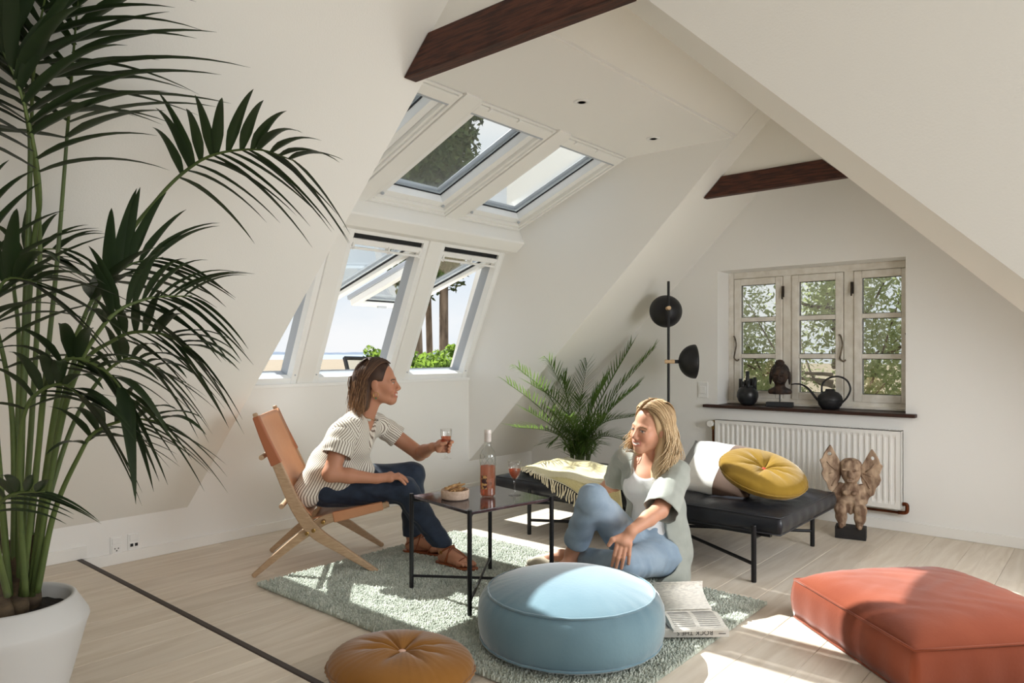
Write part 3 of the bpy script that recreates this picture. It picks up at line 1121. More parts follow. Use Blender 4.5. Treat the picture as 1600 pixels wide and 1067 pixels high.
MB().lathe([(0.0146, 0.240), (0.0150, 0.243), (0.0150, 0.276), (0.0155, 0.277), (0.0155, 0.281), (0.0150, 0.282), (0.0150, 0.290), (0.0138, 0.2925), (0.0, 0.2928)], seg=28).build('capsule', 'bottle_cap', bt, smooth=True)
M('label_print', srgb(72, 44, 50), rough=0.5, col2=srgb(214, 170, 110), vscale=70, vdetail=2, contrast=(0.48, 0.56))
lab = MB()
n = 10
a0 = radians(262)
for i in range(n + 1):
    for zz in (0.040, 0.098):
        a = a0 + radians(44) * i / n
        lab.v.append(Vector((0.0349 * cos(a), 0.0349 * sin(a), zz)))
for i in range(n):
    lab.f.append([2 * i, 2 * i + 2, 2 * i + 3, 2 * i + 1])
lab.build('printed_motif', 'label_print', bt, smooth=True)
MB().lathe([(0.0005, 0.022), (0.010, 0.016), (0.022, 0.009), (0.0225, 0.0065), (0.0005, 0.0065)], seg=28).build('glass_punt', 'thick_glass', bt, smooth=True)
tag(bt, 'clear glass bottle half full of pink wine on the black table', 'bottle')


def wine_glass(loc, label, fill=0.62, tilt=None):
    r = empty('wine_glass', loc)
    if tilt:
        r.rotation_euler = tilt
    prof = [(0.0275, 0.0), (0.028, 0.0015), (0.020, 0.004), (0.007, 0.008), (0.0042, 0.016), (0.0036, 0.045), (0.0040, 0.060), (0.0065, 0.066),
            (0.0165, 0.080), (0.0245, 0.096), (0.0278, 0.114), (0.0290, 0.134), (0.0300, 0.1515), (0.0292, 0.1515), (0.0281, 0.134), (0.0268, 0.114), (0.0235, 0.097), (0.0158, 0.082), (0.004, 0.071), (0.0003, 0.0705)]
    MB().lathe(prof, seg=36).build('glass_body', 'clear_glass', r, smooth=True)
    zt = 0.071 + fill * 0.07
    wp = [(0.0003, 0.0712), (0.004, 0.0715), (0.0153, 0.0825), (0.0230, 0.0975), (0.0263, 0.114)]
    wp = [q for q in wp if q[1] < zt] + [(np.interp(zt, [0.0825, 0.0975, 0.114, 0.134], [0.0153, 0.0230, 0.0263, 0.0275]), zt), (0.0003, zt)]
    MB().lathe(wp, seg=32).build('wine', 'rose_wine', r, smooth=True)
    tag(r, label, 'wine glass')
    return r


wine_glass((-2.043, 2.395, TZ), 'stemmed glass of pink wine standing on the black table beside the bottle', 0.62)

# ---- folding lounge chair
CH = (-3.274, 1.891, 0.0)
CH_RZ = radians(48.841)
chair = empty('folding_chair', CH, CH_RZ)


def ribbon2d(path, widths, n=7):
    P = smoothpath([(p[0], p[1], 0) for p in path], n)
    ws = np.interp(np.linspace(0, len(path) - 1, len(P)), range(len(path)), widths)
    L, R_ = [], []
    for i, p in enumerate(P):
        t = (P[min(i + 1, len(P) - 1)] - P[max(i - 1, 0)]).normalized()
        nn = Vector((-t.y, t.x, 0))
        L.append((p + nn * ws[i] / 2)[:2])
        R_.append((p - nn * ws[i] / 2)[:2])
    return L, R_


def ribbon_leg(name, path, widths, y0, y1, mat, parent):
    L, R_ = ribbon2d(path, widths)
    n = len(L)
    m = MB()
    for y_ in (y0, y1):
        m.v += [Vector((p[0], y_, p[1])) for p in L] + [Vector((p[0], y_, p[1])) for p in R_]
    o2 = 2 * n
    for i in range(n - 1):
        m.f += [[i, i + 1, n + i + 1, n + i], [o2 + i, o2 + n + i, o2 + n + i + 1, o2 + i + 1], [i, o2 + i, o2 + i + 1, i + 1], [n + i, n + i + 1, o2 + n + i + 1, o2 + n + i]]
    m.f += [[0, n, o2 + n, o2], [n - 1, o2 + n - 1, o2 + 2 * n - 1, 2 * n - 1]]
    return m.build(name, mat, parent, bevel=0.006, seg=3)


for sy in (-1, 1):
    yo = 0.247 * sy
    yi = 0.217 * sy
    ribbon_leg('back_leg', [(0.018, 0.772), (0.066, 0.650), (0.128, 0.510), (0.205, 0.335), (0.290, 0.212), (0.420, 0.118), (0.590, 0.002)],
               [0.020, 0.030, 0.044, 0.056, 0.060, 0.042, 0.022], yo - 0.012, yo + 0.012, 'pale_oak', chair)
    ribbon_leg('seat_leg', [(0.004, 0.004), (0.130, 0.110), (0.262, 0.212), (0.345, 0.262), (0.480, 0.292), (0.625, 0.322)],
               [0.022, 0.034, 0.046, 0.046, 0.036, 0.028], yi - 0.011, yi + 0.011, 'pale_oak', chair)
    rot = Matrix.Rotation(radians(90), 3, 'X')
    for bs_, bz in ((0.286, 0.219), (0.256, 0.206), (0.330, 0.256)):
        MB().lathe([(0.0095, -0.016 if sy < 0 else -0.016), (0.0095, 0.0145), (0.006, 0.016)], (bs_, yo, bz), 14, rot if sy < 0 else Matrix.Rotation(radians(-90), 3, 'X')).build('bolt', 'brass', chair, smooth=False)
    # leather sleeve round the back post
    ribbon_leg('leather_sleeve', [(0.024, 0.756), (0.066, 0.650), (0.118, 0.532)], [0.030, 0.040, 0.051], yo - 0.016, yo + 0.016, 'tan_leather_edge', chair)
    ribbon_leg('seat_sleeve', [(0.372, 0.270), (0.480, 0.292), (0.605, 0.318)], [0.050, 0.046, 0.038], yi - 0.016, yi + 0.016, 'tan_leather', chair)
    MB().tube([(0.620, yi, 0.3205), (0.634, yi, 0.3235)], 0.0135, 12).build('end_cap', 'pale_oak', chair, bevel=0.003)
for s_, z_ in ((0.085, 0.565), (0.175, 0.335)):
    MB().tube([(s_ - 0.035, -0.255, z_), (s_ - 0.035, 0.255, z_)], 0.012, 12).build('crossbar', 'pale_oak', chair)
MB().tube([(0.268, -0.22, 0.195), (0.268, 0.22, 0.195)], 0.010, 12).build('crossbar', 'pale_oak', chair)


def sling(name, path, sag, half, mat, n=16, thick=0.005):
    P = smoothpath([(p[0], p[1], 0) for p in path], 6)
    m = MB()
    for i, p in enumerate(P):
        t = (P[min(i + 1, len(P) - 1)] - P[max(i - 1, 0)]).normalized()
        nn = Vector((-t.y, t.x, 0))
        fe = min(1.0, min(i, len(P) - 1 - i) / 3.0 + 0.55)
        for j in range(n + 1):
            u = 2 * j / n - 1
            q = p + nn * sag * (1 - u * u) * fe
            m.v.append(Vector((q.x, u * half, q.y)))
    for i in range(len(P) - 1):
        for j in range(n):
            a = i * (n + 1) + j
            m.f.append([a, a + 1, a + n + 2, a + n + 1])
    o = m.build(name, mat, chair, smooth=True)
    so = o.modifiers.new('thick', 'SOLIDIFY')
    so.thickness = thick
    return o


sling('back_leather', [(0.038, 0.760), (0.092, 0.640), (0.150, 0.510), (0.222, 0.360), (0.275, 0.285)], -0.030, 0.236, 'tan_leather')
sling('seat_leather', [(0.275, 0.268), (0.350, 0.283), (0.480, 0.306), (0.622, 0.334)], -0.024, 0.212, 'tan_leather')
tag(chair, 'folding lounge chair of pale oak with tan leather back and seat', 'chair')

# ---- daybed
db = empty('daybed', (-2.055, 3.60, 0))
DX0, DX1, DY0, DY1 = -2.92 + 2.055, -1.19 + 2.055, 3.25 - 3.60, 4.04 - 3.60
lx0, lx1, ly0, ly1 = -2.628 + 2.055, -1.297 + 2.055, 3.212 - 3.60, 4.02 - 3.60
for sx in (lx0, lx1):
    for sy in (ly0, ly1):
        MB().lathe([(0.011, 0), (0.0118, 0.003), (0.0118, 0.258), (0.0108, 0.261)], (sx, sy, 0), 16).build('leg', 'black_metal', db)
    MB().tube([(sx, ly0, 0.205), (sx, ly1, 0.205)], 0.010, 10).build('cross_rail', 'black_metal', db)
for sgn in (0, 1):
    a, b = ((lx0, ly0), (lx1, ly1)) if sgn else ((lx0, ly1), (lx1, ly0))
    MB().tube([(a[0], a[1], 0.083), (b[0], b[1], 0.083)], 0.0085, 10).build('stretcher', 'black_metal', db)
for sy in (ly0 + 0.06, ly1 - 0.06):
    MB().box(DX0 + 0.05, DX1 - 0.05, sy - 0.012, sy + 0.012, 0.205, 0.222).build('long_rail', 'black_metal', db)


def tufted_cushion(x0, x1, y0, y1, z0, side, bulge, nxp, nyp, mat, parent, name='mattress', res=0.016, wr=0.003):
    nx_, ny_ = int((x1 - x0) / res), int((y1 - y0) / res)
    us = np.linspace(0, 1, nx_ + 1)
    vs = np.linspace(0, 1, ny_ + 1)
    U, Vv = np.meshgrid(us, vs, indexing='ij')
    ex = np.minimum(U, 1 - U) * (x1 - x0)
    ey = np.minimum(Vv, 1 - Vv) * (y1 - y0)
    rim = (1 - np.exp(-ex / 0.035)) * (1 - np.exp(-ey / 0.035))
    fx, fy = np.abs(np.sin(pi * U * nxp)), np.abs(np.sin(pi * Vv * nyp))
    puff = 0.55 + 0.45 * (fx * fy) ** 0.45
    Z = z0 + side + bulge * rim * puff
    X_ = x0 + U * (x1 - x0)
    Y_ = y0 + Vv * (y1 - y0)
    Z += wr * np.sin(X_ * 61 + 9 * np.sin(Y_ * 23)) * rim * 0.5 + wr * np.sin(Y_ * 47 + 5 * np.sin(X_ * 19)) * rim * 0.5
    top = np.stack([X_, Y_, Z], -1)
    m = MB()
    m.v = [Vector(p) for p in top.reshape(-1, 3)]
    k = ny_ + 1
    for i in range(nx_):
        for j in range(ny_):
            a = i * k + j
            m.f.append([a, a + k, a + k + 1, a + 1])
    ring = [i * k for i in range(nx_ + 1)] + [nx_ * k + j for j in range(1, ny_ + 1)] + [i * k + ny_ for i in range(nx_ - 1, -1, -1)] + [j for j in range(ny_ - 1, 0, -1)]
    cx, cy = (x0 + x1) / 2, (y0 + y1) / 2
    prev = ring
    for t in (0.25, 0.5, 0.75, 1.0):
        cur = []
        b_ = 0.010 * sin(pi * t)
        for q, idx in enumerate(ring):
            p = m.v[idx]
            w_ = 0.0015 * sin(q * 0.9)
            dx_ = b_ + w_
            ox = dx_ if abs(p.x - x1) < 1e-5 else (-dx_ if abs(p.x - x0) < 1e-5 else 0)
            oy = dx_ if abs(p.y - y1) < 1e-5 else (-dx_ if abs(p.y - y0) < 1e-5 else 0)
            m.v.append(Vector((p.x + ox, p.y + oy, z0 + side * (1 - t))))
            cur.append(len(m.v) - 1)
        n_ = len(ring)
        for q in range(n_):
            m.f.append([prev[q], prev[(q + 1) % n_], cur[(q + 1) % n_], cur[q]])
        prev = cur
    m.f.append(prev[::-1])
    o = m.build(name, mat, parent, smooth=True)
    for zz, rr_ in ((z0 + side, 0.0042), (z0 + 0.002, 0.0042)):
        pp = [(x0, y0, zz), (x1, y0, zz), (x1, y1, zz), (x0, y1, zz), (x0, y0, zz)]
        pts = []
        for a, b in zip(pp[:-1], pp[1:]):
            for t in np.linspace(0, 1, 8)[:-1]:
                pts.append(Vector(a).lerp(Vector(b), t))
        pts.append(Vector(pp[0]))
        MB().tube(pts, rr_, 7).build('piping', mat, o, smooth=True)
    return o


mat_o = tufted_cushion(DX0, DX1, DY0, DY1, 0.222, 0.078, 0.034, 4, 2, 'black_leather', db)
tag(db, 'black leather daybed with tufted mattress on thin black metal legs', 'daybed')
DZ = 0.336

# ---- throw blanket with tassels
M('blanket_wool', srgb(214, 203, 156), rough=0.95, col2=srgb(203, 191, 142), vscale=120, sheen=0.4, spec=0.1, bump=0.25, bscale=350)


def blanket_mat():
    m = MATS['blanket_wool']
    nt = m.node_tree
    b = nt.nodes['Principled BSDF']
    at_ = nt.nodes.new('ShaderNodeAttribute')
    at_.attribute_name = 'len'
    w1 = nt.nodes.new('ShaderNodeMath')
    w1.operation = 'PINGPONG'
    w1.inputs[1].default_value = 0.5
    sc_ = nt.nodes.new('ShaderNodeMath')
    sc_.operation = 'MULTIPLY'
    sc_.inputs[1].default_value = 5.0
    cmp_ = nt.nodes.new('ShaderNodeMath')
    cmp_.operation = 'LESS_THAN'
    cmp_.inputs[1].default_value = 0.028
    nt.links.new(at_.outputs['Fac'], sc_.inputs[0])
    nt.links.new(sc_.outputs[0], w1.inputs[0])
    nt.links.new(w1.outputs[0], cmp_.inputs[0])
    mx = nt.nodes.new('ShaderNodeMixRGB')
    src = b.inputs['Base Color'].links[0].from_socket
    nt.links.new(cmp_.outputs[0], mx.inputs[0])
    nt.links.new(src, mx.inputs[1])
    mx.inputs[2].default_value = (*srgb(226, 222, 204), 1)
    nt.links.new(mx.outputs[0], b.inputs['Base Color'])


blanket_mat()
M('tassel_wool', srgb(226, 216, 188), rough=0.95, sheen=0.3)
bl = empty('throw_blanket', (-2.35, 3.5, DZ + 0.01))
BR = radians(-37)
bc, bsn = cos(BR), sin(BR)
LEFTC = Vector((-2.800, 3.345, 0))       # far end of the tasselled edge


def drape(a, b):
    """a along the tasselled edge (towards the room), b away from it; returns a world point lying on the daybed"""
    da = Vector((0.93, -0.36, 0)).normalized()
    dbv = Vector((-0.16, 0.98, 0)).normalized()
    p = LEFTC + da * a + dbv * b
    z_ = DZ + 0.012 + 0.005 * sin(9 * b + 3 * a) + 0.006 * sin(17 * a + 5 * b) + 0.003 * sin(31 * b - 9 * a)
    edge = 3.236
    if p.y < edge:
        o = edge - p.y
        return Vector((p.x, edge - 0.004 - 0.05 * o - 0.004 * sin(22 * p.x), z_ - o * 0.98))
    if p.y < edge + 0.05:
        t = (edge + 0.05 - p.y) / 0.05
        return Vector((p.x, p.y, z_ - 0.006 * t * t))
    return Vector((p.x, min(p.y, 4.03), z_))


na, nb = 56, 44
AW, BW = 0.86, 0.62
m = MB()
lens = []
for i in range(na + 1):
    for j in range(nb + 1):
        a, b = AW * i / na, BW * j / nb
        # second fold layer rumple near the far side
        m.v.append(drape(a, b) - bl.location)
        lens.append(b)
for i in range(na):
    for j in range(nb):
        q = i * (nb + 1) + j
        m.f.append([q, q + 1, q + nb + 2, q + nb + 1])
bo = m.build('blanket_cloth', 'blanket_wool', bl, smooth=True)
float_attr(bo.data, lens, 'len')
so = bo.modifiers.new('thick', 'SOLIDIFY')
so.thickness = 0.007
so.offset = 1
rr = random.Random(11)
for i in range(48):
    a = AW * (i + 0.5) / 48
    p0 = drape(a, 0.0)
    L = rr.uniform(0.055, 0.080)
    pts = []
    sw_ = rr.uniform(-0.35, 0.35)
    hang = p0.z < DZ - 0.004
    for t in np.linspace(0, 1, 7):
        if hang:
            q = p0 + Vector((-0.012 * t + 0.006 * sin(5 * t + i), -0.010 - 0.004 * sin(4 * t + i), -L * t))
        else:
            q2 = drape(a + sw_ * 0.03 * t, -L * t)
            q = q2 + Vector((0, 0, 0.006 + 0.004 * sin(6 * t + i)))
        pts.append(q - bl.location)
    MB().tube(pts, [0.0035, 0.0042, 0.0038, 0.0042, 0.0036, 0.0045, 0.002], 6).build('tassel', 'tassel_wool', bl, smooth=True)
tag(bl, 'pale yellow woven throw with cream tassels draped over the daybed', 'blanket')

# ---- square pillow with white and brown bands
M('pillow_white', srgb(232, 231, 226), rough=0.8, sheen=0.2)
M('pillow_brown', srgb(92, 70, 56), rough=0.8, sheen=0.3)
M('pillow_grey', srgb(150, 150, 148), rough=0.85)


def soft_pillow(w, h, t, n=26, p=2.6):
    m = MB()
    idx = {}
    for side in (1, -1):
        for i in range(n + 1):
            for j in range(n + 1):
                u, v = 2 * i / n - 1, 2 * j / n - 1
                rim = max(0.0, (1 - abs(u) ** p)) ** 0.55 * max(0.0, (1 - abs(v) ** p)) ** 0.55
                pinch = 1 - 0.06 * (1 - rim) * (1 - abs(u * v))
                if side == -1 and (i in (0, n) or j in (0, n)):
                    idx[side, i, j] = idx[1, i, j]
                    continue
                wrk = 0.0035 * sin(9 * u + 6 * v) * rim
                m.v.append(Vector((u * w / 2 * (1 - 0.05 * (1 - v * v) * abs(u) ** 3), v * h / 2 * (1 - 0.05 * (1 - u * u) * abs(v) ** 3), side * (t / 2 * rim + wrk))))
                idx[side, i, j] = len(m.v) - 1
    for side in (1, -1):
        for i in range(n):
            for j in range(n):
                q = [idx[side, i, j], idx[side, i + 1, j], idx[side, i + 1, j + 1], idx[side, i, j + 1]]
                m.f.append(q if side == 1 else q[::-1])
    return m


pm = soft_pillow(0.44, 0.40, 0.15)
pil = pm.build('throw_pillow', 'pillow_white', None, smooth=True)
pil.data.materials.append(MATS['pillow_brown'])
pil.data.materials.append(MATS['pillow_grey'])
for f_ in pil.data.polygons:
    cx = f_.center.x
    f_.material_index = 1 if 0.03 < cx < 0.30 else (0 if cx > -0.14 else 2)
pil.location = (-1.640, 3.600, DZ + 0.098)
pil.rotation_euler = (radians(32), radians(4), radians(2))
tag(pil, 'square throw pillow with white and brown bands lying on the daybed', 'pillow')


# ---- round cushions and poufs
def lathe_w(prof, seg, fn, ring_close=True):
    """lathe with radius/height wobble fn(r,z,angle,i)->(dr,dz)"""
    m = MB()
    n = len(prof)
    for i, (r, z) in enumerate(prof):
        for k in range(seg):
            a = 2 * pi * k / seg
            dr, dz = fn(r, z, a, i / (n - 1))
            m.v.append(Vector(((r + dr) * cos(a), (r + dr) * sin(a), z + dz)))
    for i in range(n - 1):
        for k in range(seg):
            k2 = (k + 1) % seg
            m.f.append([i * seg + k, i * seg + k2, (i + 1) * seg + k2, (i + 1) * seg + k])
    m.f.append(list(range(seg))[::-1])
    m.f.append([(n - 1) * seg + k for k in range(seg)])
    return m


def pleats(a, seed, k=7):
    r_ = random.Random(seed)
    return sum(r_.uniform(0.4, 1) * sin(a * r_.randint(11, 46) + r_.uniform(0, 6)) for _ in range(k)) / k


# blue pouf
PR = 0.325
pf = empty('pouf', (-1.515, 2.085, RUGZ))
prof = [(0.10, 0.002), (0.28, 0.004), (PR - 0.022, 0.010), (PR - 0.008, 0.022), (PR - 0.004, 0.030), (PR + 0.004, 0.06), (PR + 0.006, 0.10), (PR + 0.002, 0.14), (PR - 0.012, 0.168),
        (PR - 0.026, 0.181), (PR - 0.040, 0.190), (PR - 0.065, 0.202), (PR - 0.10, 0.214), (0.18, 0.226), (0.13, 0.233), (0.08, 0.237), (0.03, 0.239), (0.004, 0.2395)]


def pouf_w(r, z, a, t):
    e = math.exp(-((z - 0.178) / 0.030) ** 2) + 0.8 * math.exp(-((z - 0.025) / 0.025) ** 2)
    return 0.0035 * pleats(a, 21) * e + 0.004 * sin(2 * a + 1) * (r > 0.25), 0.0025 * pleats(a, 22) * e


po = lathe_w(prof, 160, pouf_w).build('pouf_body', 'velvet_blue', pf, smooth=True)
for zz, rr_ in ((0.183, PR - 0.028), (0.024, PR - 0.002)):
    MB().tube([((rr_ + 0.0035 * pleats(a, 21)) * cos(a), (rr_ + 0.0035 * pleats(a, 21)) * sin(a), zz + 0.002 + 0.002 * pleats(a, 22)) for a in np.linspace(0, 2 * pi, 121)], 0.0042, 7, cap=False).build('piping', 'velvet_blue', pf, smooth=True)
tag(pf, 'large round pale blue velvet pouf on the rug', 'pouf')


def button_cushion(name, R_, H_, mat, bmat, loc, rot, label, dimple=0.045, seed=3):
    r = empty(name, loc)
    r.rotation_euler = rot
    prof = []
    n = 15
    for i in range(n + 1):        # underside to rim to top
        t = i / n
        a = -pi / 2 + pi * t
        rad = R_ * max(0.0, 1 - abs(sin(a)) ** 2.6) ** 0.42
        prof.append((max(rad, 0.004), H_ / 2 + H_ / 2 * sin(a)))
    # refine top towards the button
    top = [q for q in prof if q[1] > H_ * 0.5]
    low = [q for q in prof if q[1] <= H_ * 0.5]
    prof = low + top[:-1]
    rl = prof[-1][0]
    for f_ in (0.85, 0.7, 0.55, 0.42, 0.3, 0.2, 0.12, 0.06, 0.02):
        prof.append((rl * f_, H_ * (0.985 + 0.015 * (1 - f_))))

    def wob(rr_, z, a, t):
        d = math.exp(-(rr_ / (R_ * 0.30)) ** 1.3)
        up = z > H_ * 0.5
        e = math.exp(-((rr_ - R_ * 0.45) / (R_ * 0.35)) ** 2) if up else 0.3
        pl_ = pleats(a, seed, 5)
        fold = (abs(sin(a * 4 + 0.7 * sin(2 * a))) ** 0.7 - 0.5) * 0.016 * math.exp(-((rr_ - R_ * 0.28) / (R_ * 0.25)) ** 2)
        return (0.003 * pl_ * (rr_ / R_), (-dimple * d + fold + 0.0022 * pl_ * e) if up else (dimple * 0.4 * d))

    lathe_w(prof, 120, wob).build('cushion_body', mat, r, smooth=True)
    MB().lathe([(0.004, H_ - dimple - 0.004), (0.013, H_ - dimple - 0.002), (0.0145, H_ - dimple + 0.003), (0.010, H_ - dimple + 0.007), (0.001, H_ - dimple + 0.008)], seg=20).build('button', bmat, r, smooth=True)
    MB().tube([((R_ + 0.002 + 0.004 * pleats(a, seed, 5)) * cos(a), (R_ + 0.002 + 0.004 * pleats(a, seed, 5)) * sin(a), H_ / 2) for a in np.linspace(0, 2 * pi, 97)], 0.004, 6, cap=False).build('seam', mat, r, smooth=True)
    tag(r, label, 'cushion')
    return r


button_cushion('floor_cushion', 0.228, 0.142, 'velvet_mustard', 'button_pink', (-1.725, 1.470, 0.0), (radians(-3), radians(2), 0.4), 'round ochre velvet floor cushion with a pale pink centre button', 0.030, 3)
button_cushion('round_cushion', 0.212, 0.120, 'velvet_yellow', 'button_red', (-1.400, 3.545, DZ + 0.060), (radians(15), radians(17), radians(10)), 'round mustard yellow velvet cushion with a red button on the daybed', 0.040, 8)

# ---- rust box cushion
rc_a = atan2(-0.467, 0.527)
rc = empty('box_cushion', (-0.52, 2.905, 0.0), rc_a)
ro = tufted_cushion(-0.345, 0.345, -0.335, 0.335, 0.004, 0.150, 0.075, 1, 1, 'velvet_rust', rc, name='cushion_body', wr=0.002)
tag(rc, 'large square rust orange velvet floor cushion with piped edges', 'cushion')

# ---- books
M('page_paper', srgb(232, 228, 218), rough=0.9, col2=srgb(206, 202, 194), vscale=60, stretch=(1, 9, 1), contrast=(0.45, 0.6))
M('page_edge', srgb(214, 196, 168), rough=0.9, col2=srgb(196, 176, 148), vscale=8, stretch=(1, 1, 90))
M('book_cover', srgb(206, 202, 196), rough=0.6)
M('book_photo', srgb(120, 116, 118), rough=0.5, col2=srgb(40, 38, 40), vscale=24, contrast=(0.45, 0.55))
M('book_ink', srgb(30, 30, 32), rough=0.7)
BK_A = radians(40)
bk = empty('closed_book', (-1.235, 2.452, RUGZ + 0.006), BK_A + radians(2))
MB().box(-0.115, 0.115, -0.080, 0.082, 0.003, 0.027).build('page_block', 'page_edge', bk)
MB().box(-0.12, 0.12, -0.085, 0.085, 0.027, 0.030).box(-0.12, 0.12, -0.085, 0.085, 0.0, 0.003).box(-0.12, 0.12, -0.0875, -0.084, 0.0, 0.030).build('cover', 'book_cover', bk, bevel=0.0012)
MB().box(-0.10, 0.112, -0.078, 0.078, 0.0302, 0.0306).build('cover_picture', 'book_photo', bk)


def text_mesh(body, size, name, mat, parent, mtx):
    c = bpy.data.curves.new(name, 'FONT')
    c.body = body
    c.size = size
    c.extrude = 0.0003
    tmp = bpy.data.objects.new('tmp_text', c)
    COL.objects.link(tmp)
    dg = bpy.context.evaluated_depsgraph_get()
    me = bpy.data.meshes.new_from_object(tmp.evaluated_get(dg))
    bpy.data.objects.remove(tmp)
    bpy.data.curves.remove(c)
    me.name = name
    me.transform(mtx)
    me.materials.clear()
    me.materials.append(MATS[mat])
    o = bpy.data.objects.new(name, me)
    COL.objects.link(o)
    o.parent = parent
    return o


# spine lettering, upside down as the book lies
mtx = Matrix.Translation((0.062, -0.0879, 0.0245)) @ Matrix.Rotation(radians(180), 4, 'Y') @ Matrix.Rotation(radians(90), 4, 'X')
text_mesh('ROCK THE S', 0.0235, 'spine_lettering', 'book_ink', bk, mtx)
MB().box(0.082, 0.108, -0.0881, -0.0874, 0.012, 0.0145).build('spine_imprint', 'book_ink', bk)
tag(bk, 'closed paperback with ROCK THE on its spine lying under the open book', 'book')

ob = empty('open_book', (-1.262, 2.485, RUGZ + 0.0385), BK_A + radians(6))


def leafblock(sgn, w=0.150, h=0.200, t0=0.016, name='pages'):
    m = MB()
    n = 16
    for i in range(n + 1):
        u = i / n
        x = u * w
        z = 0.010 + 0.020 * sin(pi * min(1, u * 1.15)) ** 0.8 * (1 - u * 0.55) - 0.006 * u
        for y in (-h / 2, h / 2):
            m.v.append(Vector((y, sgn * x, z)))
        for y in (-h / 2, h / 2):
            m.v.append(Vector((y, sgn * x, 0.002)))
    for i in range(n):
        a, b = 4 * i, 4 * i + 4
        m.f += [[a, b, b + 1, a + 1], [a + 2, a + 3, b + 3, b + 2], [a, a + 2, b + 2, b], [a + 1, b + 1, b + 3, a + 3]]
    m.f += [[0, 1, 3, 2], [4 * n, 4 * n + 2, 4 * n + 3, 4 * n + 1]]
    return m


for sgn in (1, -1):
    pg = leafblock(sgn).build('page_block', 'page_paper', ob, smooth=False)
    # printed text columns on the page
MB().box(-0.103, 0.103, -0.153, 0.153, -0.002, 0.0015).build('cover', 'book_cover', ob)
cm = leafblock(1, w=0.150, h=0.198)
pc = MB()
n = 16
for i in range(n + 1):       # one page lifting in a curl
    u = i / n
    for y in (-0.099, 0.099):
        pc.v.append(Vector((y, 0.004 + 0.115 * sin(u * 1.9) * 0.9, 0.020 + 0.075 * u ** 1.4)))
for i in range(n):
    pc.f.append([2 * i, 2 * i + 2, 2 * i + 3, 2 * i + 1])
po_ = pc.build('lifted_page', 'page_paper', ob, smooth=True)
so = po_.modifiers.new('thick', 'SOLIDIFY')
so.thickness = 0.002
M('print_grey', srgb(150, 148, 144), rough=0.9)
for col_ in range(2):
    for ln in range(11):
        yy = -0.020 - ln * 0.0105
        u = -yy / 0.150
        zt = 0.010 + 0.020 * sin(pi * min(1, u * 1.15)) ** 0.8 * (1 - u * 0.55) - 0.006 * u + 0.0008
        MB().box(-0.088 + col_ * 0.094, -0.010 + col_ * 0.094, yy - 0.0018, yy + 0.0018, zt - 0.0004, zt + 0.0002).build('text_line', 'print_grey', ob)
tag(ob, 'open book with curling pages lying on top of a closed book', 'book')

# ---- floor lamp
lp = empty('floor_lamp', (-2.318, 4.30, 0))
MB().lathe([(0.001, 0.0), (0.125, 0.0), (0.128, 0.004), (0.128, 0.012), (0.124, 0.016), (0.001, 0.017)], seg=40).build('base', 'matt_black', lp)
MB().lathe([(0.0088, 0.015), (0.0088, 1.528), (0.0075, 1.531)], seg=16).build('pole', 'matt_black', lp)


def dome(center, direction, R_, name, parent):
    ax = Vector(direction).to_track_quat('Z', 'Y').to_matrix()
    prof = []
    for i in range(15):
        a = (pi / 2) * i / 14
        prof.append((max(R_ * cos(a), 0.001), -R_ * sin(a) * 0.94))
    prof = prof[::-1]
    prof += [(R_ - 0.003, 0.0)]
    for i in range(14):
        a = (pi / 2) * i / 14
        prof.append((max((R_ - 0.003) * cos(a), 0.001), -(R_ - 0.003) * sin(a) * 0.94))
    return MB().lathe(prof, center, 44, ax).build(name, 'matt_black', parent, smooth=True)


away = Vector((FW.x, FW.y, 0.0)).normalized()
rgt = Vector((RT.x, RT.y, 0.0)).normalized()
c_up = away * 0.145 + rgt * 0.012 + Vector((0, 0, 1.338))
dome(c_up, away + Vector((0, 0, -0.12)), 0.112, 'lamp_shade', lp)
c_lo = rgt * 0.176 + Vector((0, 0, 0.995))
dome(c_lo, rgt, 0.114, 'lamp_shade', lp)
MB().tube([-away * 0.022 + Vector((0, 0, 1.352)), away * 0.03 + Vector((0, 0, 1.352))], 0.0135, 16).build('wooden_joint', 'lamp_oak', lp, bevel=0.002)
MB().tube([away * 0.03 + Vector((0, 0, 1.352)), away * 0.05 + Vector((0, 0, 1.348))], 0.012, 12).build('stem', 'matt_black', lp)
MB().tube([-rgt * 0.024 + Vector((0, 0, 0.995)), rgt * 0.040 + Vector((0, 0, 0.995))], 0.0135, 16).build('wooden_joint', 'lamp_oak', lp, bevel=0.002)
MB().tube([rgt * 0.040 + Vector((0, 0, 0.995)), rgt * 0.072 + Vector((0, 0, 0.995))], 0.012, 12).build('stem', 'matt_black', lp)
tag(lp, 'black floor lamp with two dome shades and wooden joints', 'floor lamp')

# ---- radiator
M('radiator_white', srgb(238, 237, 233), rough=0.35)
rd = empty('radiator', (-2.140, 4.622, 0.140))
RW, RH = 1.145, 0.458
m = MB()
npitch = 33
mg = 0.022
xs, ys = [0.0, mg], [0.0, 0.0]
for k in range(npitch):
    x0 = mg + (RW - 2 * mg) * k / npitch
    p = (RW - 2 * mg) / npitch
    xs += [x0 + p * 0.12, x0 + p * 0.28, x0 + p * 0.72, x0 + p * 0.88]
    ys += [0.0, 0.009, 0.009, 0.0]
xs += [RW - mg, RW]
ys += [0.0, 0.0]
zl = [(0.0, 0), (0.025, 0), (0.045, 1), (RH - 0.045, 1), (RH - 0.025, 0), (RH, 0)]
for zz, wgt in zl:
    for x_, y_ in zip(xs, ys):
        m.v.append(Vector((x_, y_ * wgt, zz)))
nn_ = len(xs)
for i in range(len(zl) - 1):
    for j in range(nn_ - 1):
        a = i * nn_ + j
        m.f.append([a, a + 1, a + nn_ + 1, a + nn_])
fp = m.build('front_panel', 'radiator_white', rd)
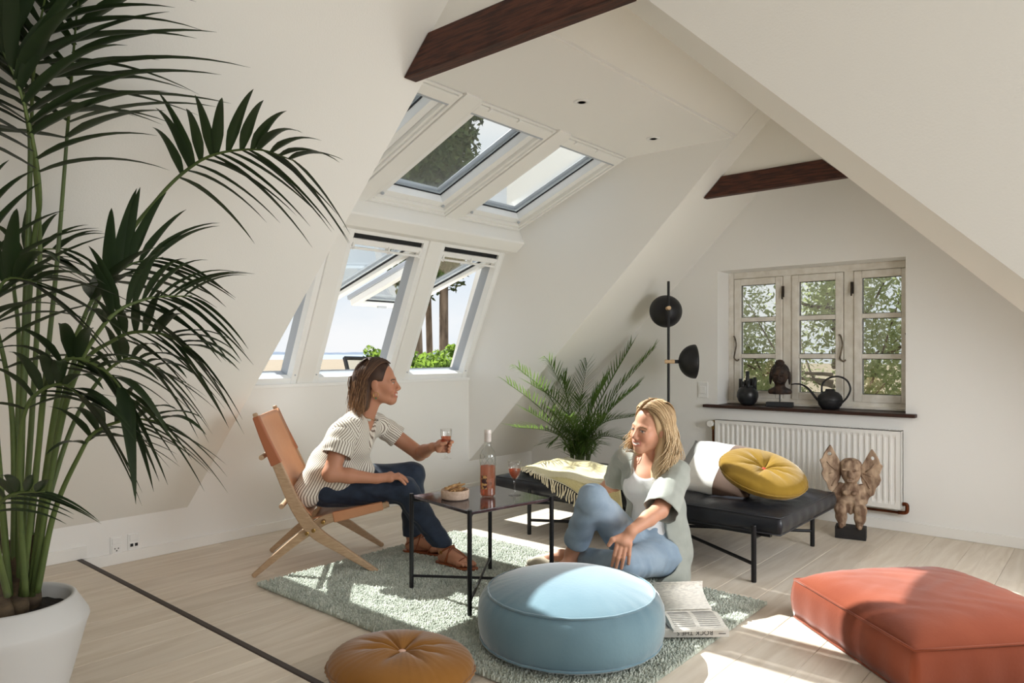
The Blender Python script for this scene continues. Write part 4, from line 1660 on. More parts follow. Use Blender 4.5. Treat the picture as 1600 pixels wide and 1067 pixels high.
so = fp.modifiers.new('thick', 'SOLIDIFY')
so.thickness = 0.003
so.offset = -1
MB().box(0, 0.0015, 0, 0.066, 0.0, RH).build('side_panel', 'radiator_white', rd)
MB().box(RW - 0.0015, RW, 0, 0.066, 0.0, RH).build('side_panel', 'radiator_white', rd)
MB().box(0, RW, 0.050, 0.066, 0.01, RH - 0.01).build('back_panel', 'radiator_white', rd)
gm = MB().rect((0, 0, RH - 0.004), (1, 0, 0), (0, 1, 0), (0, 0, 1), 0, RW, 0, 0.066, 0.006, 0, 0.004)
for k in range(56):
    x_ = 0.02 + (RW - 0.04) * k / 55
    gm.box(x_ - 0.0025, x_ + 0.0025, 0.005, 0.061, RH - 0.002, RH)
gm.build('top_grille', 'radiator_white', rd)
# valves and copper pipes
MB().tube([(-0.006, 0.033, RH - 0.022), (-0.030, 0.033, RH - 0.022)], 0.010, 12).tube([(-0.026, 0.033, RH - 0.010), (-0.026, 0.033, RH - 0.072)], 0.0105, 12).build('valve_body', 'brass', rd, smooth=False)
MB().tube([(-0.030, 0.022, RH - 0.032), (-0.030, -0.018, RH - 0.032)], [0.020, 0.022], 20).build('valve_knob', 'radiator_white', rd, bevel=0.003)
MB().tube([(-0.026, 0.033, RH - 0.072), (-0.026, 0.033, -0.138)], 0.0075, 12).build('supply_pipe', 'copper', rd)
pts = smoothpath([(RW + 0.004, 0.030, 0.030), (RW + 0.024, 0.030, 0.030), (RW + 0.028, 0.030, 0.012), (RW + 0.022, 0.030, -0.016), (RW - 0.02, 0.030, -0.022)], 5)
MB().tube(pts, 0.011, 12).build('return_valve', 'copper', rd, smooth=True)
MB().tube([(RW - 0.02, 0.030, -0.022), (-0.045, 0.030, -0.022)], 0.0078, 12).build('return_pipe', 'copper', rd)
MB().tube([(-0.045, 0.030, -0.022), (-0.045, 0.030, -0.138)], 0.0078, 12).build('drop_pipe', 'copper', rd)
for bx in (0.18, RW - 0.18):
    MB().box(bx - 0.015, bx + 0.015, 0.066, 0.075, 0.05, RH - 0.05).build('wall_bracket', 'radiator_white', rd)
tag(rd, 'white ribbed panel radiator under the deep window', 'radiator')

# ---- things on the window sill
SZ = 0.695
M('black_ceramic', srgb(30, 31, 33), rough=0.32, col2=srgb(44, 46, 48), vscale=9, spec=0.5)
vz = empty('vase', (-1.978, 4.79, SZ))
MB().lathe([(0.030, 0.0), (0.044, 0.006), (0.062, 0.028), (0.0715, 0.060), (0.070, 0.088), (0.058, 0.112), (0.040, 0.128), (0.018, 0.136), (0.001, 0.138)], seg=40).build('vase_body', 'black_ceramic', vz, smooth=True)
for k, (a, rad, hgt) in enumerate(((radians(180), 0.050, 0.178), (radians(228), 0.034, 0.160), (radians(300), 0.038, 0.168), (radians(5), 0.050, 0.190), (radians(75), 0.040, 0.180), (radians(130), 0.036, 0.170), (0, 0.0, 0.232))):
    x_, y_ = rad * cos(a), rad * sin(a)
    MB().lathe([(0.0125, 0.085), (0.0120, hgt), (0.0105, hgt + 0.001), (0.0095, hgt - 0.004), (0.009, hgt - 0.03), (0.001, hgt - 0.031)], (x_, y_, 0), 18).build('neck', 'black_ceramic', vz, smooth=True)
tag(vz, 'dark round vase with a cluster of tube necks on the sill', 'vase')

wc = empty('watering_can', (-1.432, 4.775, SZ))
M('can_black', srgb(32, 32, 34), rough=0.55)
MB().lathe([(0.040, 0.0), (0.050, 0.004), (0.068, 0.026), (0.0755, 0.056), (0.070, 0.084), (0.050, 0.106), (0.030, 0.114), (0.027, 0.122), (0.026, 0.128), (0.022, 0.128), (0.023, 0.116), (0.001, 0.110)], seg=44).build('body', 'can_black', wc, smooth=True)
MB().tube([(0.0758 * cos(a), 0.0758 * sin(a), 0.055) for a in np.linspace(0, 2 * pi, 61)], 0.0016, 6, cap=False).build('belly_seam', 'can_black', wc)
MB().tube(smoothpath([(-0.060, 0, 0.045), (-0.085, 0, 0.070), (-0.125, 0, 0.122), (-0.165, 0, 0.150), (-0.205, 0, 0.156), (-0.238, 0, 0.150)], 6), list(np.linspace(0.0095, 0.0035, 31)), 12).build('spout', 'can_black', wc, smooth=True)
MB().tube(smoothpath([(0.066, 0, 0.038), (0.100, 0, 0.080), (0.118, 0, 0.132), (0.098, 0, 0.184), (0.048, 0, 0.208), (-0.008, 0, 0.196), (-0.044, 0, 0.160), (-0.050, 0, 0.105)], 6), 0.0058, 12).build('handle', 'can_black', wc, smooth=True)
wc.rotation_euler = (0, 0, radians(8))
tag(wc, 'matt black round watering can with a long thin spout and loop handle', 'watering can')

# carved head on a stand
M('carved_dark', srgb(74, 52, 38), rough=0.6, col2=srgb(34, 27, 24), vscale=22, vdetail=6, bump=0.4, bscale=60, contrast=(0.35, 0.6))
M('slate', srgb(46, 48, 50), rough=0.6, bump=0.2)
bh = empty('carved_head', (-1.755, 4.785, SZ), radians(14))
MB().box(-0.085, 0.085, -0.030, 0.030, 0.0, 0.030).build('plinth', 'slate', bh, bevel=0.003)
MB().tube([(0, 0, 0.028), (0, 0, 0.085)], 0.004, 8).build('rod', 'black_metal', bh)
g_ = SDF((-0.09, -0.07, 0.07), (0.09, 0.07, 0.34), 0.0032)
g_.ell((0, 0.008, 0.228), (0.056, 0.056, 0.060), k=0.01)
g_.ell((0, -0.006, 0.190), (0.046, 0.046, 0.052), k=0.02)
g_.ell((0, 0.0, 0.292), (0.030, 0.030, 0.022), k=0.008)
g_.cone((0, 0.005, 0.085), (0, 0.005, 0.165), 0.034, 0.030, k=0.012)
for sx in (-1, 1):
    g_.cone((sx * 0.020, 0.004, 0.104), (sx * 0.056, 0.006, 0.100), 0.032, 0.020, k=0.015)
    g_.ell((sx * 0.060, 0.012, 0.190), (0.009, 0.016, 0.046), k=0.006)
    g_.ell((sx * 0.019, -0.050, 0.202), (0.014, 0.012, 0.008), k=0.006, sub=True)
    g_.ell((sx * 0.019, -0.043, 0.200), (0.012, 0.008, 0.005), k=0.003)
    g_.cone((sx * 0.006, -0.050, 0.214), (sx * 0.032, -0.044, 0.219), 0.004, 0.003, k=0.005)
g_.cone((0, -0.050, 0.212), (0, -0.060, 0.186), 0.0045, 0.0085, k=0.006)
g_.ell((0, -0.048, 0.168), (0.017, 0.008, 0.0045), k=0.004)
g_.ell((0, -0.046, 0.160), (0.014, 0.008, 0.0045), k=0.004)
for k in range(120):
    ph = math.acos(1 - 1.05 * (k + 0.5) / 120)
    a = k * 2.39996
    d = Vector((sin(ph) * cos(a), sin(ph) * sin(a), cos(ph)))
    if d.y < -0.35 and d.z < 0.55:
        continue
    g_.ell((d.x * 0.056, 0.008 + d.y * 0.056, 0.228 + d.z * 0.060), (0.0065,) * 3, k=0.003)
g_.half((0, 0, 0.082), (0, 0, -1))
V_, Q_ = g_.mesh()
link('head', new_mesh('head', V_, Q_, True), 'carved_dark', bh)
tag(bh, 'dark carved wooden head with curled hair mounted on a slate plinth', 'sculpture')

# ---- winged wooden figure
M('carved_wood', srgb(190, 164, 138), rough=0.8, col2=srgb(112, 86, 68), vscale=26, vdetail=8, stretch=(1, 1, 0.45), bump=0.5, bscale=55, contrast=(0.36, 0.62))
M('black_wood', srgb(34, 31, 30), rough=0.6, bump=0.4, bscale=40, bstretch=(1, 1, 6))
ws = empty('winged_figure', (-1.190, 4.345, 0), radians(12))
MB().box(-0.080, 0.080, -0.045, 0.045, 0.0, 0.068).build('plinth', 'black_wood', ws, bevel=0.004)
g_ = SDF((-0.12, -0.10, 0.05), (0.12, 0.09, 0.50), 0.0038)
for sx in (-1, 1):
    g_.path([(sx * 0.048, 0.000, 0.172), (sx * 0.050, -0.040, 0.170), (sx * 0.048, -0.030, 0.120), (sx * 0.044, -0.022, 0.082)], [0.034, 0.033, 0.029, 0.020], k=0.012)
    g_.cone((sx * 0.044, -0.018, 0.076), (sx * 0.048, -0.056, 0.074), 0.014, 0.013, k=0.010)
    g_.path([(sx * 0.056, 0.010, 0.292), (sx * 0.082, 0.012, 0.250), (sx * 0.070, -0.010, 0.214), (sx * 0.030, -0.044, 0.208)], [0.019, 0.016, 0.015, 0.014], k=0.008)
    g_.ell((sx * 0.022, -0.046, 0.262), (0.018, 0.010, 0.014), k=0.012)
g_.ell((0, 0.005, 0.255), (0.060, 0.042, 0.060), k=0.015)
g_.ell((0, 0.0, 0.205), (0.062, 0.046, 0.030), k=0.015)
g_.ell((0, -0.030, 0.165), (0.016, 0.016, 0.028), k=0.008)
g_.cone((0, 0.008, 0.290), (0, 0.0, 0.325), 0.030, 0.030, k=0.010)
g_.ell((0, 0.002, 0.380), (0.054, 0.048, 0.062), k=0.012)
g_.ell((0, -0.006, 0.352), (0.044, 0.040, 0.040), k=0.015)
g_.ell((0, 0.006, 0.418), (0.057, 0.050, 0.036), k=0.006)
g_.cone((-0.040, -0.046, 0.392), (0.040, -0.046, 0.392), 0.0055, k=0.005)
g_.cone((0, -0.050, 0.386), (0, -0.062, 0.360), 0.007, 0.014, k=0.005)
for sx in (-1, 1):
    g_.ell((sx * 0.025, -0.048, 0.374), (0.014, 0.008, 0.010), k=0.005, sub=True)
g_.ell((0, -0.046, 0.338), (0.022, 0.010, 0.007), k=0.004, sub=True)
g_.ell((0, -0.040, 0.327), (0.020, 0.012, 0.007), k=0.006)
V_, Q_ = g_.mesh()
link('figure', new_mesh('figure', V_, Q_, True), 'carved_wood', ws)
wing = [(0.000, 0.02), (0.010, -0.035), (0.030, -0.090), (0.052, -0.122), (0.072, -0.108), (0.082, -0.070), (0.098, -0.048), (0.108, -0.020), (0.100, 0.008), (0.108, 0.034), (0.118, 0.060), (0.104, 0.070), (0.096, 0.095), (0.080, 0.125), (0.062, 0.150), (0.046, 0.122), (0.028, 0.085), (0.012, 0.055)]
for sx in (-1, 1):
    m = MB()
    hole = [(0.066 + 0.011 * cos(a), 0.098 + 0.011 * sin(a)) for a in np.linspace(0, 2 * pi, 13)[:-1]]
    pts2 = [(sx * (0.045 + p[0]), 0.375 + (p[1] if sx < 0 else p[1] - 0.012)) for p in wing]
    bm = bmesh.new()
    f1 = [bm.verts.new((p[0], 0.012 - 0.25 * (abs(p[0]) - 0.045), p[1])) for p in pts2]
    hol = [bm.verts.new((sx * (0.045 + p[0]), 0.012 - 0.25 * p[0], 0.375 + (p[1] if sx < 0 else p[1] - 0.012))) for p in hole]
    es = [bm.edges.new((f1[i], f1[(i + 1) % len(f1)])) for i in range(len(f1))] + [bm.edges.new((hol[i], hol[(i + 1) % len(hol)])) for i in range(len(hol))]
    bmesh.ops.triangle_fill(bm, use_beauty=True, edges=es)
    me = bpy.data.meshes.new('wing')
    bm.to_mesh(me)
    bm.free()
    o = link('wing', me, 'carved_wood', ws)
    so = o.modifiers.new('thick', 'SOLIDIFY')
    so.thickness = 0.016
    so.offset = 0
    bvm = o.modifiers.new('edge', 'BEVEL')
    bvm.width = 0.004
    bvm.segments = 2
    vein = MB()
    for t in range(3):
        q0 = Vector((sx * (0.052 + 0.012 * t), 0.001 - 0.004 * t, 0.36 + 0.01 * t))
        q1 = Vector((sx * (0.098 + 0.012 * t), -0.014 - 0.003 * t, 0.29 + 0.07 * t))
        vein.tube([q0, (q0 + q1) / 2 + Vector((sx * 0.006, 0, 0)), q1], 0.0035, 6)
    vein.build('wing_rib', 'carved_wood', ws, smooth=True)
tag(ws, 'weathered wooden winged figure on a black block before the radiator', 'sculpture')

# ------------------------------------------------------------------ plants
M('palm_leaf', srgb(42, 56, 34), rough=0.42, col2=srgb(29, 42, 25), vscale=3, spec=0.4)
M('palm_stem', srgb(92, 108, 56), rough=0.5, col2=srgb(70, 86, 44), vscale=6)
M('palm_trunk', srgb(96, 80, 58), rough=0.85, col2=srgb(60, 48, 36), vscale=14, stretch=(1, 1, 3), bump=0.4, bscale=40)
M('pot_grey', srgb(205, 204, 202), rough=0.6)
M('soil', srgb(40, 32, 28), rough=0.95, col2=srgb(22, 17, 15), vscale=60, bump=0.8, bscale=90)
M('small_palm_leaf', srgb(74, 98, 44), rough=0.42, col2=srgb(50, 72, 32), vscale=4, spec=0.4)


def leaf_mat_translucent(name, k=0.25, col=(0.25, 0.42, 0.08)):
    m = MATS[name]
    nt = m.node_tree
    b = nt.nodes['Principled BSDF']
    t = nt.nodes.new('ShaderNodeBsdfTranslucent')
    t.inputs['Color'].default_value = (*col, 1)
    mx = nt.nodes.new('ShaderNodeMixShader')
    mx.inputs[0].default_value = k
    nt.links.new(b.outputs[0], mx.inputs[1])
    nt.links.new(t.outputs[0], mx.inputs[2])
    nt.links.new(mx.outputs[0], nt.nodes['Material Output'].inputs[0])


leaf_mat_translucent('small_palm_leaf', 0.25)
leaf_mat_translucent('palm_leaf', 0.08, (0.10, 0.20, 0.04))


def leaflet(m, p, d, L, wmax, droop, seg=9, fold=0.25, curl=0.0):
    p, d = Vector(p), Vector(d).normalized()
    o = len(m.v)
    side0 = None
    for i in range(seg + 1):
        t = i / seg
        c = p + d * L * t + Vector((0, 0, -1)) * droop * L * t * t
        tan = (d + Vector((0, 0, -2)) * droop * t).normalized()
        s = tan.cross(Vector((0, 0, 1)))
        if s.length < 0.05:
            s = side0 or tan.orthogonal()
        s = s.normalized()
        if side0 is not None and s.dot(side0) < 0:
            s = -s
        side0 = s
        nrm = s.cross(tan)
        wd = wmax * (min(1.0, (t + 0.06) / 0.30) ** 0.7) * (max(0.0, 1 - t) ** 0.75) * 1.12 + 0.0006
        m.v += [c - s * wd / 2 + nrm * wd * fold, c, c + s * wd / 2 + nrm * wd * fold]
    for i in range(seg):
        a = o + 3 * i
        m.f += [[a, a + 1, a + 4, a + 3], [a + 1, a + 2, a + 5, a + 4]]
    return m


kp = empty('kentia_palm', px(14, 552, 1.87) * 1.0)
kp.location.z = 0.06
K0 = kp.location.copy()
MB().lathe([(0.088, 0.0), (0.102, 0.002), (0.108, 0.012), (0.142, 0.130), (0.176, 0.262), (0.183, 0.282), (0.181, 0.292), (0.152, 0.342), (0.147, 0.346), (0.141, 0.344), (0.138, 0.336), (0.144, 0.300), (0.128, 0.29), (0.001, 0.29)], seg=64).build('pot', 'pot_grey', kp, smooth=True)
sl_ = lathe_w([(0.143, 0.288), (0.139, 0.305), (0.110, 0.310), (0.07, 0.316), (0.03, 0.320), (0.004, 0.321)], 40, lambda r, z, a, t: (0, 0.006 * pleats(a + r * 20, 4))).build('soil', 'soil', kp, smooth=True)


def at_(u, v, d):
    p = px(u, v, d)
    o = Vector((0, 0, CAM_H))
    r_ = p - o
    # stay a hand's breadth clear of the sloping ceiling
    num = ZK - S * XK - 0.15 - o.z
    den = r_.z - S * r_.x
    if den > 1e-6 and num / den < 1:
        p = o + r_ * (num / den)
    return p - K0


for i, (u, ang) in enumerate(((8, -0.05), (30, 0.02), (48, 0.05), (-22, -0.03))):
    b = at_(u, 940, 1.80 + 0.05 * i)
    b.z = 0.31
    m = MB()
    pts = [b + Vector((ang * 0.2 * t, 0.02 * t * (i - 1.5), 0.20 * t)) for t in np.linspace(0, 1, 8)]
    m.tube(pts, [0.024 + 0.003 * ((k % 2) * 2 - 1) * 0.5 - 0.0012 * k for k in range(8)], 12)
    m.build('trunk', 'palm_trunk', kp, smooth=True)

FR = [
    # rachis (u, v, distance), start of leaflets, leaflet length, count per side, width, droop
    ([(38, 930, 1.88), (70, 600, 1.92), (90, 400, 1.96), (105, 210, 2.0), (115, 80, 2.04), (128, -70, 2.08)], 0.58, 0.40, 10, 0.040, 0.22),
    ([(28, 930, 1.84), (39, 500, 1.80), (47, 262, 1.76), (42, 184, 1.74), (15, 60, 1.70), (-40, -40, 1.66)], 0.52, 0.38, 11, 0.040, 0.30),
    ([(52, 930, 1.92), (100, 620, 2.0), (184, 399, 2.08), (247, 310, 2.08), (294, 264, 2.08), (340, 240, 2.06), (405, 234, 2.04), (462, 252, 2.02)], 0.52, 0.25, 13, 0.036, 0.34),
    ([(18, 930, 1.95), (30, 560, 2.1), (22, 440, 2.16), (40, 395, 2.2), (105, 388, 2.2)], 0.60, 0.20, 8, 0.030, 0.35),
    ([(46, 930, 1.86), (90, 620, 1.80), (130, 500, 1.78), (155, 455, 1.80), (200, 415, 1.84), (255, 402, 1.88)], 0.50, 0.24, 10, 0.036, 0.26),
    ([(50, 930, 1.86), (100, 640, 1.76), (160, 510, 1.74), (225, 468, 1.78), (300, 462, 1.84)], 0.50, 0.24, 11, 0.028, 0.35),
    ([(46, 930, 1.90), (110, 610, 1.90), (180, 530, 1.90), (245, 520, 1.90), (300, 545, 1.90)], 0.50, 0.22, 10, 0.026, 0.36),
    ([(58, 925, 1.84), (85, 800, 1.82), (123, 713, 1.80), (150, 674, 1.80), (205, 655, 1.80), (258, 660, 1.80)], 0.46, 0.20, 9, 0.030, 0.40),
    ([(12, 930, 1.72), (-6, 850, 1.60), (-8, 800, 1.55), (20, 772, 1.52), (70, 768, 1.50)], 0.48, 0.13, 7, 0.024, 0.30),
    ([(15, 930, 1.80), (-8, 650, 1.70), (-16, 520, 1.62), (6, 440, 1.60), (60, 440, 1.60)], 0.50, 0.24, 9, 0.034, 0.40),
    ([(34, 930, 1.82), (58, 720, 1.72), (72, 600, 1.64), (110, 560, 1.62), (165, 580, 1.62), (205, 630, 1.62)], 0.46, 0.22, 9, 0.032, 0.42),
    ([(22, 930, 1.84), (18, 640, 1.80), (-20, 460, 1.74), (-60, 330, 1.70)], 0.42, 0.30, 9, 0.036, 0.30),
    ([(32, 930, 1.92), (62, 420, 2.12), (50, 210, 2.22), (56, 80, 2.26), (80, -50, 2.26)], 0.55, 0.36, 10, 0.038, 0.28),
    ([(40, 930, 1.80), (30, 760, 1.70), (40, 640, 1.62), (90, 600, 1.60), (130, 620, 1.60)], 0.48, 0.20, 8, 0.030, 0.45),
    ([(20, 930, 1.86), (48, 430, 1.80), (62, 300, 1.74), (34, 150, 1.66), (-16, 40, 1.60)], 0.54, 0.34, 11, 0.038, 0.34),
    ([(36, 930, 1.88), (100, 700, 1.95), (150, 600, 2.0), (200, 560, 2.0), (250, 575, 2.0)], 0.55, 0.20, 8, 0.028, 0.40),
]
rk = random.Random(9)
for fi, (path, t0, LL_, cnt, wd, droop) in enumerate(FR):
    P = smoothpath([at_(*q) for q in path], 10)
    n = len(P)
    radii = list(np.interp(np.linspace(0, 1, n), [0, 0.3, 0.7, 1], [0.0085, 0.0062, 0.0040, 0.0014]))
    fr = MB().tube(P, radii, 8).build('frond', 'palm_stem', kp, smooth=True)
    for k in range(cnt):
        tt = t0 + (1 - t0) * (k + 0.3) / cnt
        for sgn in (-1, 1):
            tk = min(0.995, tt + rk.uniform(-0.012, 0.012))
            i = min(n - 2, int(tk * (n - 1)))
            p = P[i].lerp(P[i + 1], tk * (n - 1) - i)
            T_ = (P[min(n - 1, i + 2)] - P[max(0, i - 1)]).normalized()
            lat = T_.cross(Vector((0, 0, 1)))
            if lat.length < 0.35:      # upright stem: spread the blades across the view
                lat = (RT + FW * 0.25)
                if T_.dot(RT) > 0:
                    lat = RT - FW * 0.25
            lat = lat.normalized()
            if abs(T_.z) < 0.8:        # arching part: blades fan to both sides and hang
                lat = (lat * 0.75 + T_.cross(FW).normalized() * (0.60 if sgn > 0 else 0.85)).normalized()
            rel = (tk - t0) / (1 - t0)
            ang = radians(72 - 40 * rel + rk.uniform(-7, 7))
            d = T_ * cos(ang) + lat * sgn * sin(ang) + Vector((0, 0, 0.18))
            # keep the blades clear of the sloping ceiling
            Lk = LL_ * (0.72 + 0.45 * sin(pi * (0.18 + 0.72 * rel))) * rk.uniform(0.88, 1.1)
            tip = K0 + p + d.normalized() * Lk
            gap = zs(tip.x) - 0.04 - tip.z
            if gap < 0:
                dn = d.normalized()
                d = dn + Vector((S, 0, -1)) * (-gap / (1 + S * S) / Lk)
            m = MB()
            leaflet(m, Vector((0, 0, 0)), d, Lk, wd * rk.uniform(0.85, 1.1), droop * rk.uniform(0.75, 1.3), fold=0.18)
            me = new_mesh('leaflet', m.v, m.f, True)
            o = link('leaflet', me, 'palm_leaf', fr)
            o.location = p
tag(kp, 'tall kentia palm in a pale grey angular pot on the platform floor', 'palm')

# ---- feathery palm behind the daybed
SP = Vector((-3.02, 4.27, 0))
sp = empty('feather_palm', SP)
M('pot_dark', srgb(92, 88, 84), rough=0.7)
MB().lathe([(0.09, 0.0), (0.10, 0.004), (0.128, 0.21), (0.130, 0.22), (0.122, 0.22), (0.118, 0.200), (0.001, 0.198)], seg=40).build('pot', 'pot_dark', sp, smooth=True)
MB().lathe([(0.118, 0.196), (0.118, 0.204), (0.001, 0.206)], seg=24).build('soil', 'soil', sp)
tips = [(788, 594, 4.65), (794, 572, 4.70), (800, 667, 4.60), (846, 560, 4.85), (822, 640, 4.6), (912, 566, 5.25), (990, 534, 5.3), (1027, 541, 5.2), (1000, 600, 5.0), (992, 650, 4.95), (985, 690, 4.9),
        (858, 693, 4.95), (880, 700, 4.9), (935, 695, 4.85), (862, 640, 4.8), (905, 620, 5.5), (950, 590, 5.1), (826, 598, 4.75), (875, 590, 5.2), (940, 650, 4.8), (918, 705, 4.9), (890, 650, 4.7)]
rk = random.Random(4)
for fi, (u, v, d) in enumerate(tips):
    tip = px(u, v, d)
    tip.y = min(tip.y, 4.62)
    tip.x = max(tip.x, XK + (tip.z - ZK) / S + 0.05)
    tip -= SP
    b = Vector((rk.uniform(-0.05, 0.05), rk.uniform(-0.05, 0.05), 0.2))
    hgt = tip.z
    mid = b.lerp(tip, 0.45) + Vector((0, 0, 0.10 + 0.10 * rk.random()))
    c1 = Vector((b.x * 1.5, b.y * 1.5, 0.34))
    P = smoothpath([b, c1, mid, tip], 9)
    n = len(P)
    fr = MB().tube(P, list(np.interp(np.linspace(0, 1, n), [0, 1], [0.006, 0.0012])), 6).build('frond', 'palm_stem', sp, smooth=True)
    m = MB()
    cnt = 30
    for k in range(cnt):
        tk = 0.26 + 0.73 * k / cnt
        i = min(n - 2, int(tk * (n - 1)))
        p = P[i].lerp(P[i + 1], tk * (n - 1) - i)
        T_ = (P[i + 1] - P[i]).normalized()
        lat = T_.cross(Vector((0, 0, 1)))
        lat = lat.normalized() if lat.length > 0.2 else RT.copy()
        upv = lat.cross(T_)
        rel = (tk - 0.26) / 0.74
        for sgn in (-1, 1):
            ang = radians(62 - 34 * rel + rk.uniform(-6, 6))
            dd = T_ * cos(ang) + lat * sgn * sin(ang) * 0.8 + upv * 0.42 * sin(ang)
            leaflet(m, p, dd, (0.15 * (0.45 + sin(pi * (0.15 + 0.7 * rel)))) * rk.uniform(0.8, 1.1) * 0.85, 0.0095, 0.10, seg=4, fold=0.2)
    # trim away anything that would poke into the gable or the slope
    for q in m.v:
        w_ = q + SP
        if w_.y > YG - 0.01:
            q.y = YG - 0.01 - SP.y
        lim = zs(w_.x) - 0.01
        if w_.z > lim:
            q.z = lim
    tag(m.build('leaflets', 'small_palm_leaf', fr, smooth=False), kind='stuff')
tag(sp, 'bushy feather palm standing behind the daybed in the corner', 'palm')

# ------------------------------------------------------------------ outdoors
M('field_straw', srgb(122, 110, 90), rough=0.95, col2=srgb(112, 100, 80), vscale=0.4, vdetail=6)
M('sea_water', srgb(104, 120, 136), rough=0.5, col2=srgb(116, 130, 144), vscale=0.02, stretch=(1, 6, 1))
M('far_hills', srgb(70, 86, 108), rough=1.0, col2=srgb(88, 100, 114), vscale=0.02, vdetail=6)
M('bark', srgb(150, 134, 118), rough=0.95, col2=srgb(84, 72, 62), vscale=10, stretch=(1, 1, 0.25), bump=0.8, bscale=14)
M('conifer_green', srgb(84, 98, 62), rough=0.9, col2=srgb(56, 70, 42), vscale=3)
M('shrub_green', srgb(78, 100, 40), rough=0.7, col2=srgb(54, 76, 28), vscale=7)
M('leaf_pale', srgb(168, 174, 130), rough=0.5, col2=srgb(124, 134, 88), vscale=3)
leaf_mat_translucent('leaf_pale', 0.4, (0.5, 0.56, 0.28))
leaf_mat_translucent('shrub_green', 0.3, (0.36, 0.55, 0.08))
GZ = -6.0
struct(MB().add([(-716, -520, GZ), (60, -520, GZ), (60, 520, GZ), (-716, 520, GZ)], [[0, 1, 2, 3]]).build('field', 'field_straw'))
struct(MB().add([(-9000, -9000, GZ - 0.5), (-600, -9000, GZ - 0.5), (-600, 9000, GZ - 0.5), (-9000, 9000, GZ - 0.5)], [[0, 1, 2, 3]]).build('sea', 'sea_water'))
m = MB()
nh = 160
for i in range(nh + 1):
    y_ = -4200 + 9400 * i / nh
    h_ = 16 + 12 * mnoise.noise((y_ * 0.0011, 3.1, 0)) + 7 * mnoise.noise((y_ * 0.004, 1.7, 0)) + 3 * mnoise.noise((y_ * 0.017, 9.7, 0))
    for dx, zz in ((0, GZ - 0.6), (-60, GZ + h_ * 0.45), (-220, GZ + h_), (-600, GZ - 1)):
        m.v.append(Vector((-3600 + dx, y_, zz)))
for i in range(nh):
    for k in range(3):
        a = i * 4 + k
        m.f.append([a, a + 1, a + 5, a + 4])
struct(m.build('hills', 'far_hills'))


def leaf_cloud(n, centers, size, seed, shell=0.55, aspect=0.45):
    """n small pointed leaves scattered in ellipsoids [(centre, radii)]"""
    r = np.random.default_rng(seed)
    vol = np.array([c[1][0] * c[1][1] * c[1][2] for c in centers])
    pick = r.choice(len(centers), n, p=vol / vol.sum())
    C = np.array([c[0] for c in centers])[pick]
    Rr = np.array([c[1] for c in centers])[pick]
    d = r.normal(size=(n, 3))
    d /= np.linalg.norm(d, axis=1)[:, None]
    rad = r.uniform(shell, 1.0, n) ** 0.6
    P = C + d * Rr * rad[:, None]
    a = r.normal(size=(n, 3))
    a /= np.linalg.norm(a, axis=1)[:, None]
    b = np.cross(a, r.normal(size=(n, 3)))
    b /= np.linalg.norm(b, axis=1)[:, None]
    s = size * r.uniform(0.6, 1.3, n)[:, None]
    V = np.stack([P - a * s, P + b * s * aspect, P + a * s, P - b * s * aspect], 1).reshape(-1, 3)
    Fq = np.arange(4 * n).reshape(-1, 4)
    return V, Fq


def tree(u, d, rad, lab, seed, zc0, zc1, cr):
    base = px(u, 552, d)
    base.z = GZ
    r = empty('conifer', base)
    pts = [Vector((0.03 * sin(k * 1.3 + seed), 0.03 * cos(k * 0.9 + seed), (zc1 - GZ) * k / 12)) for k in range(13)]
    MB().tube(pts, list(np.linspace(rad * 1.5, rad * 0.5, 13)), 12).build('trunk', 'bark', r, smooth=True)
    cs = []
    rs = random.Random(seed)
    n = 9
    for k in range(n):
        t = k / (n - 1)
        zz = zc0 + (zc1 - zc0) * t - GZ
        w_ = cr * (0.55 + 0.75 * sin(pi * min(1, 0.15 + 0.62 * t)))
        cs.append(((rs.uniform(-0.12, 0.12), rs.uniform(-0.12, 0.12), zz), (w_, w_, (zc1 - zc0) / n * 1.1)))
    V, Fq = leaf_cloud(17000, cs, 0.055, seed, 0.25)
    tag(link('crown', new_mesh('crown', V, Fq), 'conifer_green', r), kind='stuff')
    core = MB()
    for c, rr_ in cs:
        core.sphere(c, (rr_[0] * 0.55, rr_[1] * 0.55, rr_[2] * 0.75), 12, 8)
    core.build('crown_core', 'conifer_green', r, smooth=True)
    tag(r, lab, 'tree')
    return r


tree(651, 9.6, 0.062, 'tall conifer outside the dormer with the leftmost bare trunk', 1, 2.3, 7.4, 0.46)
tree(671, 10.4, 0.048, 'slim conifer trunk standing in the middle of three outside the dormer', 2, 2.6, 8.2, 0.42)
tree(697, 9.8, 0.066, 'forked conifer outside the dormer with the rightmost bare trunk', 3, 2.5, 7.8, 0.46)
t4 = px(689, 552, 9.9)


def shrub(u, v, d, rad, lab, seed, n=1500):
    c = px(u, v, d)
    base = Vector((c.x, c.y, GZ))
    r = empty('shrub', base)
    rs = random.Random(seed)
    cc = c - base
    cs = [((cc.x + rs.uniform(-rad, rad) * 0.7, cc.y + rs.uniform(-rad, rad) * 0.7, cc.z - rad * 0.4 + rs.uniform(-rad, rad) * 0.5), (rad * 0.55, rad * 0.55, rad * 0.5)) for _ in range(8)]
    V, Fq = leaf_cloud(n, cs, 0.032, seed, 0.3, 0.5)
    tag(link('foliage', new_mesh('foliage', V, Fq), 'shrub_green', r), kind='stuff')
    m = MB()
    for k in range(5):
        e = Vector(cs[k][0])
        m.tube([Vector((0.05 * k - 0.1, 0, 0)), Vector((e.x * 0.4, e.y * 0.4, e.z * 0.6)), e], [0.03, 0.02, 0.006], 6)
    m.build('stem', 'bark', r, smooth=True)
    tag(r, lab, 'shrub')


